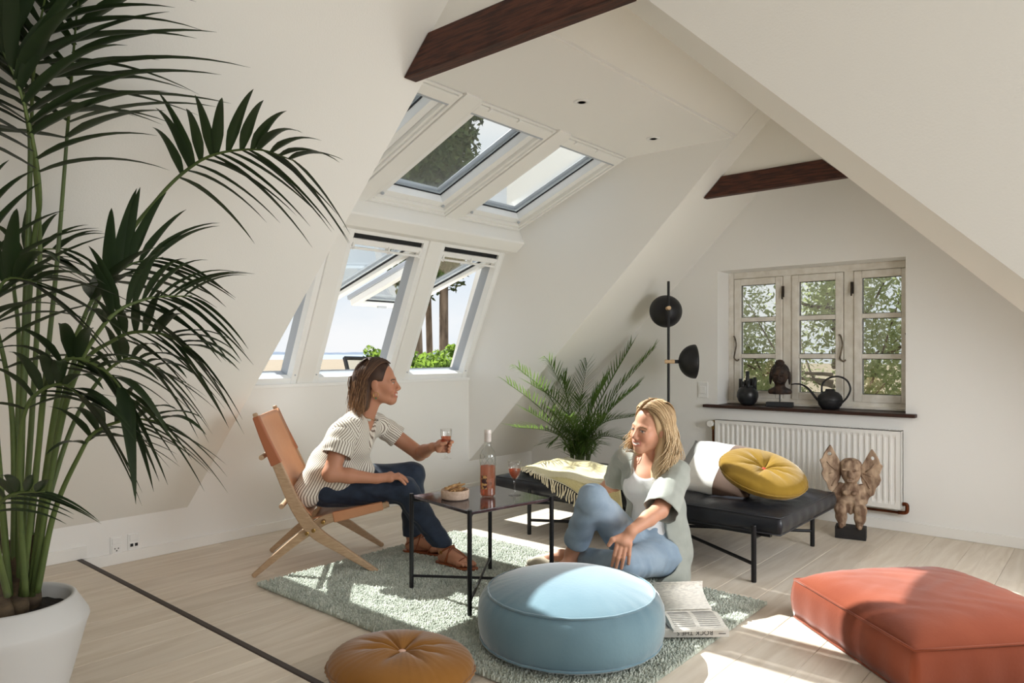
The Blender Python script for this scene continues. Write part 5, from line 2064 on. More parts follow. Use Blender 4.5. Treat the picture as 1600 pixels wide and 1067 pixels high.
shrub(655, 566, 7.2, 0.26, 'bright green leafy shrub under the conifer trunks', 5)
shrub(692, 572, 6.8, 0.22, 'bright green leafy shrub nearest the dormer corner post', 6)
shrub(712, 556, 7.6, 0.22, 'taller green shrub rising at the dormer corner post', 7)
shrub(592, 552, 8.4, 0.16, 'small green shrub top seen past the seated head', 8, 700)

# open roof hatch of the roof below
hp_ = [px(545, 592, 7.0), px(560, 558, 7.2), px(612, 556, 7.5), px(604, 592, 7.3)]
ex_ = (hp_[3] - hp_[0])
wdt = ex_.length
ex_.normalize()
ey_ = (hp_[1] - hp_[0])
ey_ = (ey_ - ex_ * ey_.dot(ex_)).normalized()
en_ = ex_.cross(ey_)
Lh = 0.24
rh = empty('roof_hatch', hp_[0])
MB().rect((0, 0, 0), ex_, ey_, en_, 0, wdt, -0.7, Lh, 0.022, -0.02, 0.02).build('hatch_frame', 'gasket_black', rh)
MB().obox((0, 0, 0), ex_, ey_, en_, 0.02, wdt - 0.02, -0.68, Lh - 0.02, -0.004, 0.004).build('pane', 'old_glass', rh)
MB().obox((0, 0, 0), ex_, ey_, en_, -0.05, wdt + 0.05, -1.6, -0.68, -0.15, 0.10).build('kerb', 'window_grey', rh)
tag(rh, 'dark framed roof hatch standing open outside the dormer', 'roof hatch')

# leafy tree outside the gable window
gt_c = Vector((-2.1, 7.1, GZ))
gt = empty('garden_tree', gt_c)
m = MB()
rs = random.Random(31)
m.tube([(0.3, 0.5, 0), (0.3, 0.5, 4), (0, 0.4, 7.2), (0.1, 0, 8.6)], [0.12, 0.08, 0.04, 0.012], 10)
ends = []
for k in range(56):
    z0 = rs.uniform(4.0, 8.0)
    a = rs.uniform(0, 2 * pi)
    e = Vector((1.5 * cos(a) * rs.uniform(0.4, 1.0), 0.9 * sin(a), z0 + rs.uniform(0.1, 1.0)))
    mid = Vector((e.x * 0.5, e.y * 0.5, z0 + 0.1))
    m.tube(smoothpath([(0, 0, z0), mid, e], 5), list(np.linspace(0.022, 0.004, 11)), 6)
    ends += [mid.lerp(e, t) for t in (0.3, 0.65, 1.0)]
m.build('branches', 'bark', gt, smooth=True)
V, Fq = leaf_cloud(44000, [(tuple(e), (0.36, 0.30, 0.32)) for e in ends], 0.029, 12, 0.1, 0.40)
tag(link('foliage', new_mesh('foliage', V, Fq), 'leaf_pale', gt), kind='stuff')
tag(gt, 'pale leafy tree with thin branches outside the gable window', 'tree')

# ------------------------------------------------------------------ people
def v3(*a):
    return np.array(a, float)


def basis(fwd, up=(0, 0, 1), roll=0.0):
    f = np.array(fwd, float)
    f /= np.linalg.norm(f)
    l = np.cross(np.array(up, float), f)
    l /= np.linalg.norm(l)
    u = np.cross(f, l)
    if roll:
        c, s = cos(roll), sin(roll)
        l, u = l * c + u * s, u * c - l * s
    return np.stack([f, l, u], 1)      # columns: forward, left, up


def add_head(g, c, R, k=1.0):
    P = lambda x, y, z: c + R @ (np.array([x, y, z]) * k)
    E = lambda p, r, kk, sub=False: g.ell(P(*p), np.array(r) * k, rot=R, k=kk * k, sub=sub)
    C = lambda a, b, ra, rb, kk: g.cone(P(*a), P(*b), ra * k, rb * k, kk * k)
    E((-0.014, 0, 0.030), (0.094, 0.073, 0.083), 0.01)
    E((0.030, 0, -0.030), (0.058, 0.056, 0.070), 0.030)
    for s in (-1, 1):
        C((-0.010, s * 0.050, -0.045), (0.060, s * 0.012, -0.094), 0.020, 0.015, 0.025)
        E((0.056, s * 0.034, -0.030), (0.026, 0.024, 0.024), 0.022)
        E((0.064, s * 0.036, -0.036), (0.019, 0.017, 0.015), 0.012)
        C((0.078, s * 0.012, 0.014), (0.066, s * 0.044, 0.013), 0.0095, 0.009, 0.016)
        E((0.098, s * 0.031, -0.002), (0.018, 0.015, 0.0095), 0.008, True)
        E((0.072, s * 0.031, -0.002), (0.0135, 0.0135, 0.0135), 0.002)
        C((0.0835, s * 0.017, 0.0035), (0.076, s * 0.046, 0.001), 0.0035, 0.0035, 0.004)
        C((0.0820, s * 0.019, -0.0085), (0.076, s * 0.043, -0.0085), 0.003, 0.003, 0.004)
        E((0.097, s * 0.0115, -0.036), (0.009, 0.0075, 0.0075), 0.007)
        E((-0.004, s * 0.074, -0.010), (0.018, 0.009, 0.030), 0.006)
        C((0.078, s * 0.030, -0.058), (0.068, s * 0.038, -0.050), 0.005, 0.004, 0.010)
    E((0.070, 0, -0.088), (0.020, 0.024, 0.018), 0.020)
    C((0.085, 0, 0.006), (0.1045, 0, -0.029), 0.0075, 0.0105, 0.009)
    E((0.078, 0, -0.062), (0.018, 0.030, 0.020), 0.012)
    E((0.0895, 0, -0.0545), (0.006, 0.024, 0.0040), 0.006)
    E((0.0880, 0, -0.0715), (0.007, 0.018, 0.0050), 0.006)
    E((0.0985, 0, -0.0625), (0.008, 0.022, 0.0032), 0.003, True)


def head_colors(V, c, R, k, skin, lip, brow, iris):
    L = ((V - c) @ R) / k
    x, y, z = L.T
    col = np.tile(np.array(skin), (len(V), 1)).astype(float)
    near = (np.abs(x) < 0.16) & (np.abs(y) < 0.12) & (np.abs(z) < 0.14)

    def blend(mask, cc):
        m = np.clip(mask, 0, 1)[:, None] * near[:, None]
        col[:] = col * (1 - m) + np.array(cc) * m
    ay = np.abs(y)
    blush = np.exp(-(((x - 0.07) / 0.03) ** 2 + ((ay - 0.038) / 0.02) ** 2 + ((z + 0.032) / 0.02) ** 2))
    blend(blush * 0.45, np.array(skin) * np.array([1.05, 0.80, 0.78]))
    smile = z - 0.32 * np.maximum(ay - 0.008, 0)          # corners of the mouth turn up
    lipm = (x > 0.076) & (ay < 0.030) & (smile > -0.0775) & (smile < -0.0505)
    blend(lipm * 0.55, lip)
    teeth = (x > 0.072) & (ay < 0.0235) & (smile > -0.0670) & (smile < -0.0590)
    blend(teeth * 0.85, srgb(232, 224, 214))
    bz = 0.0175 - 0.004 * ((ay - 0.030) / 0.016) ** 2
    br = (x > 0.05) & (ay > 0.011) & (ay < 0.050) & (np.abs(z - bz) < 0.0034)
    blend(br * 0.9, brow)
    lash = (x > 0.05) & (ay > 0.016) & (ay < 0.048) & (np.abs(z - 0.0040) < 0.0022)
    blend(lash * 0.85, np.array(brow) * 0.5)
    ex = (x > 0.064) & (ay > 0.020) & (ay < 0.042) & (z < 0.0020) & (z > -0.0055)
    blend(ex * 0.8, srgb(214, 206, 198))
    ir = ex & ((ay - 0.031) ** 2 + (z + 0.002) ** 2 < 0.0056 ** 2)
    blend(ir * 1.0, iris)
    return col


def foot(g, ankle, heel, toe, side, k=1.0, toes=True):
    """ankle, heel, toe: points; side: unit vector towards the big toe"""
    d = toe - heel
    d /= np.linalg.norm(d)
    g.cone(ankle, heel + d * 0.035 + v3(0, 0, 0.030), 0.033 * k, 0.031 * k, 0.012)
    g.cone(heel + d * 0.012 + v3(0, 0, 0.008), heel + d * 0.03 + v3(0, 0, 0.03), 0.024 * k, 0.028 * k, 0.012)
    ball = heel + d * 0.150
    g.cone(heel + d * 0.055 + v3(0, 0, 0.034), ball + side * 0.004 + v3(0, 0, 0.010), 0.030 * k, 0.019 * k, 0.014)
    g.cone(ball + side * 0.022 + v3(0, 0, 0.003), ball - side * 0.022 + d * -0.012, 0.018 * k, 0.015 * k, 0.012)
    g.cone(heel + d * 0.02, ball - side * 0.02, 0.020, 0.015, 0.014)
    if toes:
        for i, (o, L, r) in enumerate(((0.026, 0.048, 0.0105), (0.010, 0.046, 0.0080), (-0.004, 0.040, 0.0075), (-0.017, 0.033, 0.0070), (-0.029, 0.024, 0.0065))):
            a = ball + side * o * 0.9 + d * 0.004
            g.cone(a, a + d * L * 0.7 + v3(0, 0, 0.002) + side * o * 0.10, r * 1.1, r, 0.005)
            g.cone(a + d * L * 0.7 + v3(0, 0, 0.002) + side * o * 0.10, a + d * L + v3(0, 0, -0.004) + side * o * 0.12, r, r * 0.9, 0.003)


def sdf_obj(name, g, mat, parent, relax=1, cols=None, drop=0.03):
    V, Q = g.mesh(relax)
    V, Q = keep_big(V, Q, drop)
    me = new_mesh(name, V, Q, True)
    o = link(name, me, mat, parent)
    return o, V


def strand_tube(m, pts, r0, r1, seg=5, flat=0.6):
    n = len(pts)
    m.tube(pts, [r0 + (r1 - r0) * (i / (n - 1)) ** 2 for i in range(n)], seg, True, flat)


def loft(name, centers, radii, mat, parent, seg=40, wr=0.004, thick=0.003, squash=1.0, seed=1, stripe=None):
    P = smoothpath([tuple(c) for c in centers], 6)
    rs_ = np.interp(np.linspace(0, len(centers) - 1, len(P)), range(len(centers)), radii)
    m = MB()
    up = Vector((0, 0, 1))
    st_ = []
    for i, p in enumerate(P):
        t = (P[min(i + 1, len(P) - 1)] - P[max(i - 1, 0)]).normalized()
        s_ = t.cross(up)
        s_ = s_.normalized() if s_.length > 0.1 else t.orthogonal().normalized()
        n_ = s_.cross(t).normalized()
        for k in range(seg):
            a = 2 * pi * k / seg
            f_ = i / (len(P) - 1)
            r_ = rs_[i] + wr * f_ * (sin(5 * a + seed + 2 * f_) * 0.6 + sin(9 * a - 5 * f_ + seed) * 0.4) + wr * 0.5 * sin(14 * f_ + 2 * a + seed)
            m.v.append(p + s_ * cos(a) * r_ + n_ * sin(a) * r_ * squash)
            st_.append(a * 0.062)
    n = len(P)
    for i in range(n - 1):
        for k in range(seg):
            k2_ = (k + 1) % seg
            m.f.append([i * seg + k, i * seg + k2_, (i + 1) * seg + k2_, (i + 1) * seg + k])
    o = m.build(name, mat, parent, smooth=True)
    so_ = o.modifiers.new('thick', 'SOLIDIFY')
    so_.thickness = thick
    so_.offset = -1
    if stripe:
        float_attr(o.data, st_, stripe)
    return o


attr_mat('skin', 'col', rough=0.5, spec=0.4, subsurf=0.06)


def hair_mat(name, c1, c2, c3):
    m = M(name, c1, rough=0.55, spec=0.35)
    nt = m.node_tree
    a = nt.nodes.new('ShaderNodeAttribute')
    a.attribute_name = 'tone'
    r = nt.nodes.new('ShaderNodeValToRGB')
    r.color_ramp.elements[0].color = (*c1, 1)
    r.color_ramp.elements[1].color = (*c3, 1)
    e = r.color_ramp.elements.new(0.5)
    e.color = (*c2, 1)
    nt.links.new(a.outputs['Fac'], r.inputs[0])
    nt.links.new(r.outputs[0], nt.nodes['Principled BSDF'].inputs['Base Color'])


hair_mat('hair_brown', srgb(52, 36, 28), srgb(84, 60, 44), srgb(168, 128, 92))
hair_mat('hair_blonde', srgb(140, 112, 80), srgb(196, 168, 128), srgb(234, 214, 180))
M('navy_denim', srgb(36, 48, 66), rough=0.8, col2=srgb(28, 38, 54), vscale=30, bump=0.15, bscale=400, sheen=0.2)
M('light_denim', srgb(156, 174, 190), rough=0.85, col2=srgb(138, 158, 177), vscale=12, bump=0.2, bscale=380, sheen=0.1)
M('cardigan_knit', srgb(170, 174, 166), rough=0.9, col2=srgb(158, 162, 154), vscale=16, bump=0.15, bscale=420, sheen=0.3)
M('tank_white', srgb(238, 238, 238), rough=0.85, bump=0.06, bscale=300)
M('sandal_leather', srgb(142, 78, 42), rough=0.5, col2=srgb(122, 62, 32), vscale=20)
M('shoe_canvas', srgb(196, 186, 166), rough=0.9, bump=0.2, bscale=250)
M('shoe_sole', srgb(220, 210, 190), rough=0.9, bump=0.3, bscale=120)
M('gold', srgb(214, 178, 104), rough=0.25, metal=1.0)
M('silver', srgb(210, 210, 212), rough=0.2, metal=1.0)
M('green_bead', srgb(70, 120, 90), rough=0.3)


def stripe_mat():
    m = M('striped_cotton', srgb(226, 220, 208), rough=0.9, spec=0.15, bump=0.1, bscale=300)
    nt = m.node_tree
    a = nt.nodes.new('ShaderNodeAttribute')
    a.attribute_name = 'stripe'
    mu = nt.nodes.new('ShaderNodeMath')
    mu.operation = 'MULTIPLY'
    mu.inputs[1].default_value = 1 / 0.0125
    fr = nt.nodes.new('ShaderNodeMath')
    fr.operation = 'FRACT'
    lt = nt.nodes.new('ShaderNodeMath')
    lt.operation = 'LESS_THAN'
    lt.inputs[1].default_value = 0.36
    mx = nt.nodes.new('ShaderNodeMixRGB')
    mx.inputs[1].default_value = (*srgb(228, 222, 210), 1)
    mx.inputs[2].default_value = (*srgb(134, 122, 110), 1)
    nt.links.new(a.outputs['Fac'], mu.inputs[0])
    nt.links.new(mu.outputs[0], fr.inputs[0])
    nt.links.new(fr.outputs[0], lt.inputs[0])
    nt.links.new(lt.outputs[0], mx.inputs[0])
    nt.links.new(mx.outputs[0], nt.nodes['Principled BSDF'].inputs['Base Color'])


stripe_mat()


def hair_object(name, parent, mat, base_VQ, strands, c, R, base=0.28):
    """joins the hair volume and its locks; attribute 'tone' gives each lock its shade"""
    V, Q = base_VQ
    m = MB()
    tones = []
    for pts, r0, r1, tone in strands:
        n0 = len(m.v)
        strand_tube(m, pts, r0, r1)
        k = len(m.v) - n0
        tn = tone if hasattr(tone, '__len__') else (tone, tone)
        npts = len(pts)
        for i in range(npts):
            tones += [tn[0] + (tn[1] - tn[0]) * i / (npts - 1)] * (k // npts)
    o0 = len(V)
    verts = [tuple(p) for p in V] + [tuple(p) for p in m.v]
    faces = [list(map(int, q)) for q in Q] + [[i + o0 for i in f] for f in m.f]
    me = bpy.data.meshes.new(name)
    me.from_pydata(verts, [], faces)
    me.polygons.foreach_set('use_smooth', np.ones(len(me.polygons), dtype=bool))
    L = (V - c) @ R
    bt_ = np.clip(base + 0.12 * np.sin(L[:, 1] * 160 + 40 * L[:, 0]) - 2.2 * (L[:, 2] + 0.05), 0.05, 0.75)
    float_attr(me, np.concatenate([bt_, np.array(tones)]), 'tone')
    return link(name, me, mat, parent)


# =====================================================================================  seated woman in the chair
HH = 0.0036
W1 = empty('person', CH, CH_RZ)
skin1 = srgb(184, 130, 102)
hd1 = v3(0.575, -0.015, 0.900)
R1 = basis((cos(radians(-9)), sin(radians(-9)), 0.02))
g = SDF((0.17, -0.42, 0.0), (1.10, 0.30, 1.05), HH)
# torso
pel = v3(0.325, 0, 0.385)
g.ell(pel, (0.10, 0.145, 0.09), k=0.03)
g.cone(pel + v3(0.01, 0, 0.03), (0.40, -0.005, 0.56), 0.095, 0.10, 0.04)
g.ell((0.425, -0.01, 0.60), (0.095, 0.14, 0.10), k=0.04)
g.cone((0.43, -0.12, 0.680), (0.55, 0.115, 0.685), 0.045, 0.045, 0.05)
g.cone((0.495, -0.005, 0.700), (0.548, -0.012, 0.830), 0.050, 0.046, 0.03)
add_head(g, hd1, R1)
# legs
hipR, hipL = v3(0.34, -0.085, 0.378), v3(0.34, 0.085, 0.380)
knR, knL = v3(0.705, -0.120, 0.372), v3(0.745, 0.100, 0.410)
anR, anL = v3(0.895, -0.168, 0.105), v3(0.745, 0.055, 0.105)
for h_, k_, a_ in ((hipR, knR, anR), (hipL, knL, anL)):
    g.cone(h_, k_, 0.076, 0.050, 0.02)
    mid = k_ + (a_ - k_) * 0.32
    g.cone(k_, mid, 0.048, 0.047, 0.015)
    g.cone(mid, a_, 0.046, 0.030, 0.015)
hlR, toR = v3(0.884, -0.160, 0.042), v3(1.040, -0.325, 0.042)
hlL, toL = v3(0.722, 0.062, 0.042), v3(0.905, -0.030, 0.042)


def side_of(h_, t_, s):
    d = (t_ - h_) / np.linalg.norm(t_ - h_)
    return s * np.cross(v3(0, 0, 1), d)


foot(g, anR, hlR, toR, side_of(hlR, toR, 1))
foot(g, anL, hlL, toL, side_of(hlL, toL, -1))
# right arm, hand resting on the knee
shR, elR, wrR = v3(0.425, -0.165, 0.675), v3(0.362, -0.238, 0.480), v3(0.572, -0.205, 0.446)
g.cone(shR, elR, 0.046, 0.038, 0.02)
g.cone(elR, elR + (wrR - elR) * 0.4, 0.038, 0.035, 0.015)
g.cone(elR + (wrR - elR) * 0.4, wrR, 0.035, 0.0235, 0.015)
pk = v3(0.640, -0.175, 0.446)
g.cone(wrR, pk, 0.0215, 0.023, 0.012)
g.cone(wrR + v3(0.01, 0.008, 0), pk + v3(-0.004, 0.030, 0.002), 0.019, 0.019, 0.012)
g.cone(pk + v3(0, -0.016, -0.004), pk + v3(0, 0.034, 0.004), 0.0185, 0.0180, 0.010)
for i, (o, L, dz) in enumerate(((-0.018, 0.058, -0.012), (0.000, 0.068, -0.006), (0.017, 0.066, -0.004), (0.034, 0.054, -0.002))):
    a = pk + v3(0.012, o, 0.000 + 0.08 * o)
    spread = 0.22 * o
    b = a + v3(L * 0.48, spread, 0.004 + dz * 0.3)
    c_ = a + v3(L * 0.78, spread * 1.5, -0.004 + dz * 0.8)
    e_ = a + v3(L * 1.02, spread * 1.8, -0.018 + dz)
    g.path([a, b, c_, e_], [0.0098, 0.0090, 0.0082, 0.0070], 0.004)
g.path([pk + v3(-0.040, 0.028, -0.002), pk + v3(-0.012, 0.054, -0.004), pk + v3(0.014, 0.068, -0.010)], [0.0125, 0.0105, 0.0085], 0.006)
# left arm, hand round the glass
shL, elL, wrL = v3(0.575, 0.145, 0.672), v3(0.785, 0.170, 0.510), v3(0.848, -0.002, 0.566)
g.cone(shL, elL, 0.044, 0.037, 0.02)
g.cone(elL, elL + (wrL - elL) * 0.4, 0.037, 0.034, 0.015)
g.cone(elL + (wrL - elL) * 0.4, wrL, 0.034, 0.0225, 0.015)
GLX, GLY, GLZ = 0.917, -0.042, 0.512
pL = v3(0.884, -0.034, 0.577)
g.cone(wrL, pL, 0.021, 0.022, 0.012)
g.cone(pL + v3(0, 0, 0.014), pL + v3(-0.006, 0, -0.020), 0.017, 0.016, 0.010)
for i in range(4):
    zz = 0.600 - 0.0165 * i
    rr_ = (0.032, 0.022, 0.016, 0.0145)[i]
    pts = []
    for a in (150, 95, 45, -10, -50):
        pts.append(v3(GLX + rr_ * cos(radians(a)) * 1.0, GLY + rr_ * sin(radians(a)), zz - (150 - a) * 0.00002))
    g.path([v3(0.886, -0.024, zz - 0.002)] + pts, [0.0100, 0.0095, 0.0090, 0.0085, 0.0080, 0.0070], 0.0035)
g.path([v3(0.872, -0.046, 0.574), v3(0.892, -0.070, 0.588), v3(0.914, -0.076, 0.596)], [0.0125, 0.0105, 0.0085], 0.006)
V_, Q_ = g.mesh(1)
V_, Q_ = keep_big(V_, Q_)
me = new_mesh('body', V_, Q_, True)
color_attr(me, head_colors(V_, hd1, R1, 1.0, skin1, srgb(172, 88, 78), srgb(70, 48, 38), srgb(62, 48, 40)))
link('body', me, 'skin', W1)

# trousers
t_ = SDF((0.17, -0.32, 0.05), (1.02, 0.28, 0.56), 0.0045)
t_.ell(pel + v3(-0.005, 0, -0.005), (0.118, 0.162, 0.100), k=0.03)
for h_, k_, a_ in ((hipR, knR, anR), (hipL, knL, anL)):
    t_.cone(h_, k_, 0.088, 0.064, 0.03)
    mid = k_ + (a_ - k_) * 0.35
    t_.cone(k_ + v3(0.004, 0, -0.002), mid, 0.062, 0.059, 0.02)
    t_.cone(mid, a_ + (k_ - a_) * 0.03, 0.058, 0.049, 0.02)
t_.warp(lambda X, Y, Z: 0.0028 * np.sin(34 * X + 60 * Z + 8 * np.sin(18 * Y)) * (0.4 + 0.6 * np.sin(11 * Z + 7 * X) ** 2) + 0.0016 * np.sin(95 * Z - 40 * X))
for k_, a_ in ((knR, anR), (knL, anL)):
    pass
dR = (anR - knR) / np.linalg.norm(anR - knR)
o, _ = sdf_obj('trousers', t_, 'navy_denim', W1)
# trim trouser ends just above the ankles
for vtx in o.data.vertices:
    if vtx.co.z < 0.102 - 0.0:
        vtx.co.z = 0.102 + (0.102 - vtx.co.z) * 0.12

# blouse
fw1 = v3(0.88, -0.47, 0)
fw1 /= np.linalg.norm(fw1)
sd1 = v3(0.47, 0.88, 0)
b_ = SDF((0.14, -0.36, 0.30), (0.76, 0.28, 0.80), 0.0042)
b_.ell((0.360, 0.000, 0.485), (0.135, 0.160, 0.120), k=0.05)
b_.ell((0.430, -0.005, 0.600), (0.122, 0.155, 0.125), k=0.05)
b_.cone((0.440, -0.110, 0.668), (0.548, 0.105, 0.676), 0.066, 0.062, 0.05)
b_.cone((0.480, -0.01, 0.700), (0.500, -0.01, 0.735), 0.078, 0.064, 0.03)
b_.cone((0.300, -0.09, 0.42), (0.245, -0.095, 0.372), 0.085, 0.082, 0.04)
b_.cone((0.310, 0.05, 0.42), (0.300, 0.04, 0.39), 0.12, 0.125, 0.04)
b_.cone((0.395, -0.10, 0.455), (0.395, -0.11, 0.425), 0.075, 0.078, 0.04)
b_.cone((0.46, 0.02, 0.47), (0.505, -0.02, 0.452), 0.075, 0.050, 0.05)
# sleeves
b_.cone(v3(0.430, -0.130, 0.682), v3(0.420, -0.160, 0.672), 0.060, 0.060, 0.03)
b_.cone(v3(0.560, 0.120, 0.676), v3(0.585, 0.140, 0.660), 0.054, 0.052, 0.03)
folds = lambda X, Y, Z: (0.0050 * np.sin(26 * (X * 0.47 + Y * 0.88) + 9 * Z + 3 * np.sin(13 * Z)) + 0.0030 * np.sin(55 * (X * 0.47 + Y * 0.88) - 22 * Z)) * np.clip((0.66 - Z) * 5, 0.15, 1)
b_.warp(folds)
# open sleeve end on the near arm
ax = v3(0.392, -0.222, 0.575) - v3(0.425, -0.150, 0.676)
ax /= np.linalg.norm(ax)
e = v3(0.392, -0.222, 0.575)
b_.cone(e + ax * 0.105, e + ax * 0.070, 0.14, 0.05, 0.012, sub=False) if False else None
# neck slit
nk = v3(0.512, -0.018, 0.742)
b_.cone(nk + fw1 * 0.010, nk + v3(0.02, 0, 0.07), 0.052, 0.070, 0.008, sub=True)
b_.cone(nk + fw1 * 0.040 + v3(0, 0, -0.01), v3(0.435, -0.01, 0.590) + fw1 * 0.118, 0.040, 0.020, 0.006, sub=True)
o, V_ = sdf_obj('blouse', b_, 'striped_cotton', W1)
ctr = np.stack([np.interp(V_[:, 2], [0.36, 0.48, 0.60, 0.72], [0.30, 0.355, 0.43, 0.50]), np.full(len(V_), -0.01)], 1)
rel = V_[:, :2] - ctr
ang = np.arctan2(rel @ sd1[:2], rel @ fw1[:2])
st = ang * 0.150
armd = V_ - v3(0.41, -0.19, 0.63)
onR = (V_[:, 1] < -0.165) & (V_[:, 2] > 0.50)
st = np.where(onR, (V_ @ v3(0.80, 0.25, 0.55)) , st)
onL = (rel @ sd1[:2] > 0.165) & (V_[:, 2] > 0.55)
st = np.where(onL, (V_ @ v3(0.30, -0.55, 0.75)), st)
float_attr(o.data, st, 'stripe')

up_ = lambda a_, b_2, t: a_ + (b_2 - a_) * t
loft('sleeve', [up_(shR, elR, 0.0) + v3(0.004, 0.022, 0.008), up_(shR, elR, 0.14), up_(shR, elR, 0.30), up_(shR, elR, 0.46), up_(shR, elR, 0.58)], [0.050, 0.064, 0.070, 0.073, 0.072], 'striped_cotton', W1, stripe='stripe', seed=2)
loft('sleeve', [up_(shL, elL, -0.02) + v3(-0.01, -0.015, 0.004), up_(shL, elL, 0.12), up_(shL, elL, 0.28), up_(shL, elL, 0.44)], [0.048, 0.058, 0.058, 0.057], 'striped_cotton', W1, stripe='stripe', seed=4)
cl = [nk + v3(0.058 * cos(a), 0.058 * sin(a), -0.020 - 0.012 * cos(a)) for a in np.linspace(0.1, 2 * pi - 1.1, 24)]
loft('collar', cl, [0.007] * len(cl), 'striped_cotton', W1, seg=8, wr=0.0015, stripe='stripe')

# sandals
def sandal(h_, t_, sgn, parent, buckle=True):
    d = (t_ - h_) / np.linalg.norm(t_ - h_)
    sd = side_of(h_, t_, sgn)
    s_ = SDF(np.minimum(h_, t_) - 0.09, np.maximum(h_, t_) + 0.09, 0.0035)
    zf = 0.020
    a = h_.copy()
    a[2] = zf + 0.004
    s_.cone(a + d * 0.006, a + d * 0.10, 0.030, 0.028, 0.01)
    s_.cone(a + d * 0.10, a + d * 0.165 + sd * 0.002, 0.028, 0.041, 0.01)
    s_.cone(a + d * 0.165 + sd * 0.002, a + d * 0.205 + sd * 0.012, 0.041, 0.024, 0.01)
    s_.half((0, 0, zf + 0.008), (0, 0, 1), 0.002)
    s_.half((0, 0, zf - 0.003), (0, 0, -1), 0.002)
    so_, _ = sdf_obj('sandal_sole', s_, 'sandal_leather', parent)
    sm = MB()

    def strap(pts, w=0.0065):
        P = smoothpath([tuple(p) for p in pts], 6)
        sm.tube(P, w, 6, True, 0.45)
    z0 = v3(0, 0, 1)
    # ankle strap, instep strap, toe straps
    c = h_ + d * 0.038
    ring = [c + (d * cos(a_) * 0.042 + sd * sin(a_) * 0.034) + z0 * (0.040 + 0.030 * cos(a_)) for a_ in np.linspace(-pi, pi, 17)]
    strap(ring, 0.0055)
    top = h_ + d * 0.080 + z0 * 0.062
    strap([h_ + d * 0.060 + sd * 0.033 + z0 * -0.01, h_ + d * 0.078 + sd * 0.022 + z0 * 0.048, top + z0 * 0.006, h_ + d * 0.078 - sd * 0.022 + z0 * 0.044, h_ + d * 0.060 - sd * 0.033 + z0 * -0.01], 0.006)
    strap([top + z0 * 0.004, h_ + d * 0.12 + z0 * 0.050 + sd * 0.004, h_ + d * 0.155 + sd * 0.012 + z0 * 0.028, h_ + d * 0.178 + sd * 0.010 + z0 * 0.002], 0.006)
    strap([h_ + d * 0.130 + sd * 0.040 + z0 * -0.012, h_ + d * 0.148 + sd * 0.028 + z0 * 0.020, h_ + d * 0.158 + sd * 0.006 + z0 * 0.026, h_ + d * 0.150 - sd * 0.024 + z0 * 0.016, h_ + d * 0.125 - sd * 0.036 + z0 * -0.012], 0.006)
    sm.build('sandal_strap', 'sandal_leather', parent, smooth=True)
    if buckle:
        bp_ = h_ + d * 0.010 - sd * 0.034 * sgn * 0 + z0 * 0.03
        q = c - sd * 0.036 + z0 * 0.038
        MB().rect(q - d * 0.006 - z0 * 0.006, d, z0, -sd, 0, 0.014, 0, 0.014, 0.002, 0.001, 0.004).build('buckle', 'gold', parent)


sandal(hlR, toR, 1, W1)
sandal(hlL, toL, -1, W1, False)

# hair: cap, then locks falling to the shoulders
hg = SDF(hd1 - 0.22, hd1 + 0.20, 0.0042)
PH = lambda x, y, z: hd1 + R1 @ np.array([x, y, z])
hg.ell(PH(-0.020, 0, 0.036), (0.100, 0.081, 0.090), rot=R1, k=0.01)
hg.cone(PH(-0.070, 0, 0.02), PH(-0.085, 0, -0.085), 0.062, 0.052, 0.03)
hg.cone(PH(-0.045, 0.048, 0.0), PH(-0.060, 0.055, -0.110), 0.036, 0.034, 0.02)
hg.cone(PH(-0.052, -0.045, 0.0), PH(-0.070, -0.052, -0.110), 0.036, 0.034, 0.02)
hg.cone(PH(-0.085, 0, -0.085), PH(-0.095, 0, -0.150), 0.050, 0.030, 0.03)
hg.ell(PH(0.104, 0, -0.006), (0.084, 0.100, 0.112), rot=R1, k=0.010, sub=True)
for s in (-1, 1):
    hg.ell(PH(0.022, s * 0.086, -0.036), (0.050, 0.034, 0.052), rot=R1, k=0.010, sub=True)
hb = keep_big(*hg.mesh(1))
rs = random.Random(17)
strands = []
for k in range(420):
    s = -1 if k % 2 else 1
    x0 = rs.uniform(-0.075, 0.056) if k % 3 else rs.uniform(0.02, 0.060)
    rad = rs.uniform(1.0, 1.05)
    pts = []
    back = rs.uniform(0.035, 0.075) + max(0, x0) * 1.15
    fin = rs.uniform(0.12, 0.205)
    flare = rs.uniform(-0.012, 0.030)
    for t in np.linspace(0, 1, 9):
        ph = radians(8 + 92 * t)
        x = x0 - back * t ** 1.15
        lim = math.sqrt(max(0.05, 1 - ((x + 0.020) / 0.106) ** 2))
        pts.append(PH(x, s * 0.0835 * sin(ph) * lim * rad, 0.036 + 0.0925 * cos(ph) * lim * rad))
    xe, ye = x0 - back, s * 0.083
    last = (R1.T @ (pts[-1] - hd1))
    wv = rs.uniform(0, 6)
    for t in np.linspace(0.15, 1, 7):
        pts.append(PH(last[0] - 0.020 * t + 0.007 * sin(wv + 5 * t) - 0.01 * flare, last[1] * (1 - 0.12 * t) + s * flare * t * t + 0.005 * sin(wv * 2 + 4 * t), last[2] - fin * t))
    tone = rs.betavariate(1.6, 3.0)
    strands.append(([Vector(p) for p in pts], rs.uniform(0.0030, 0.0048), 0.0008, (max(0.0, tone - 0.22), min(1.0, tone + 0.5))))
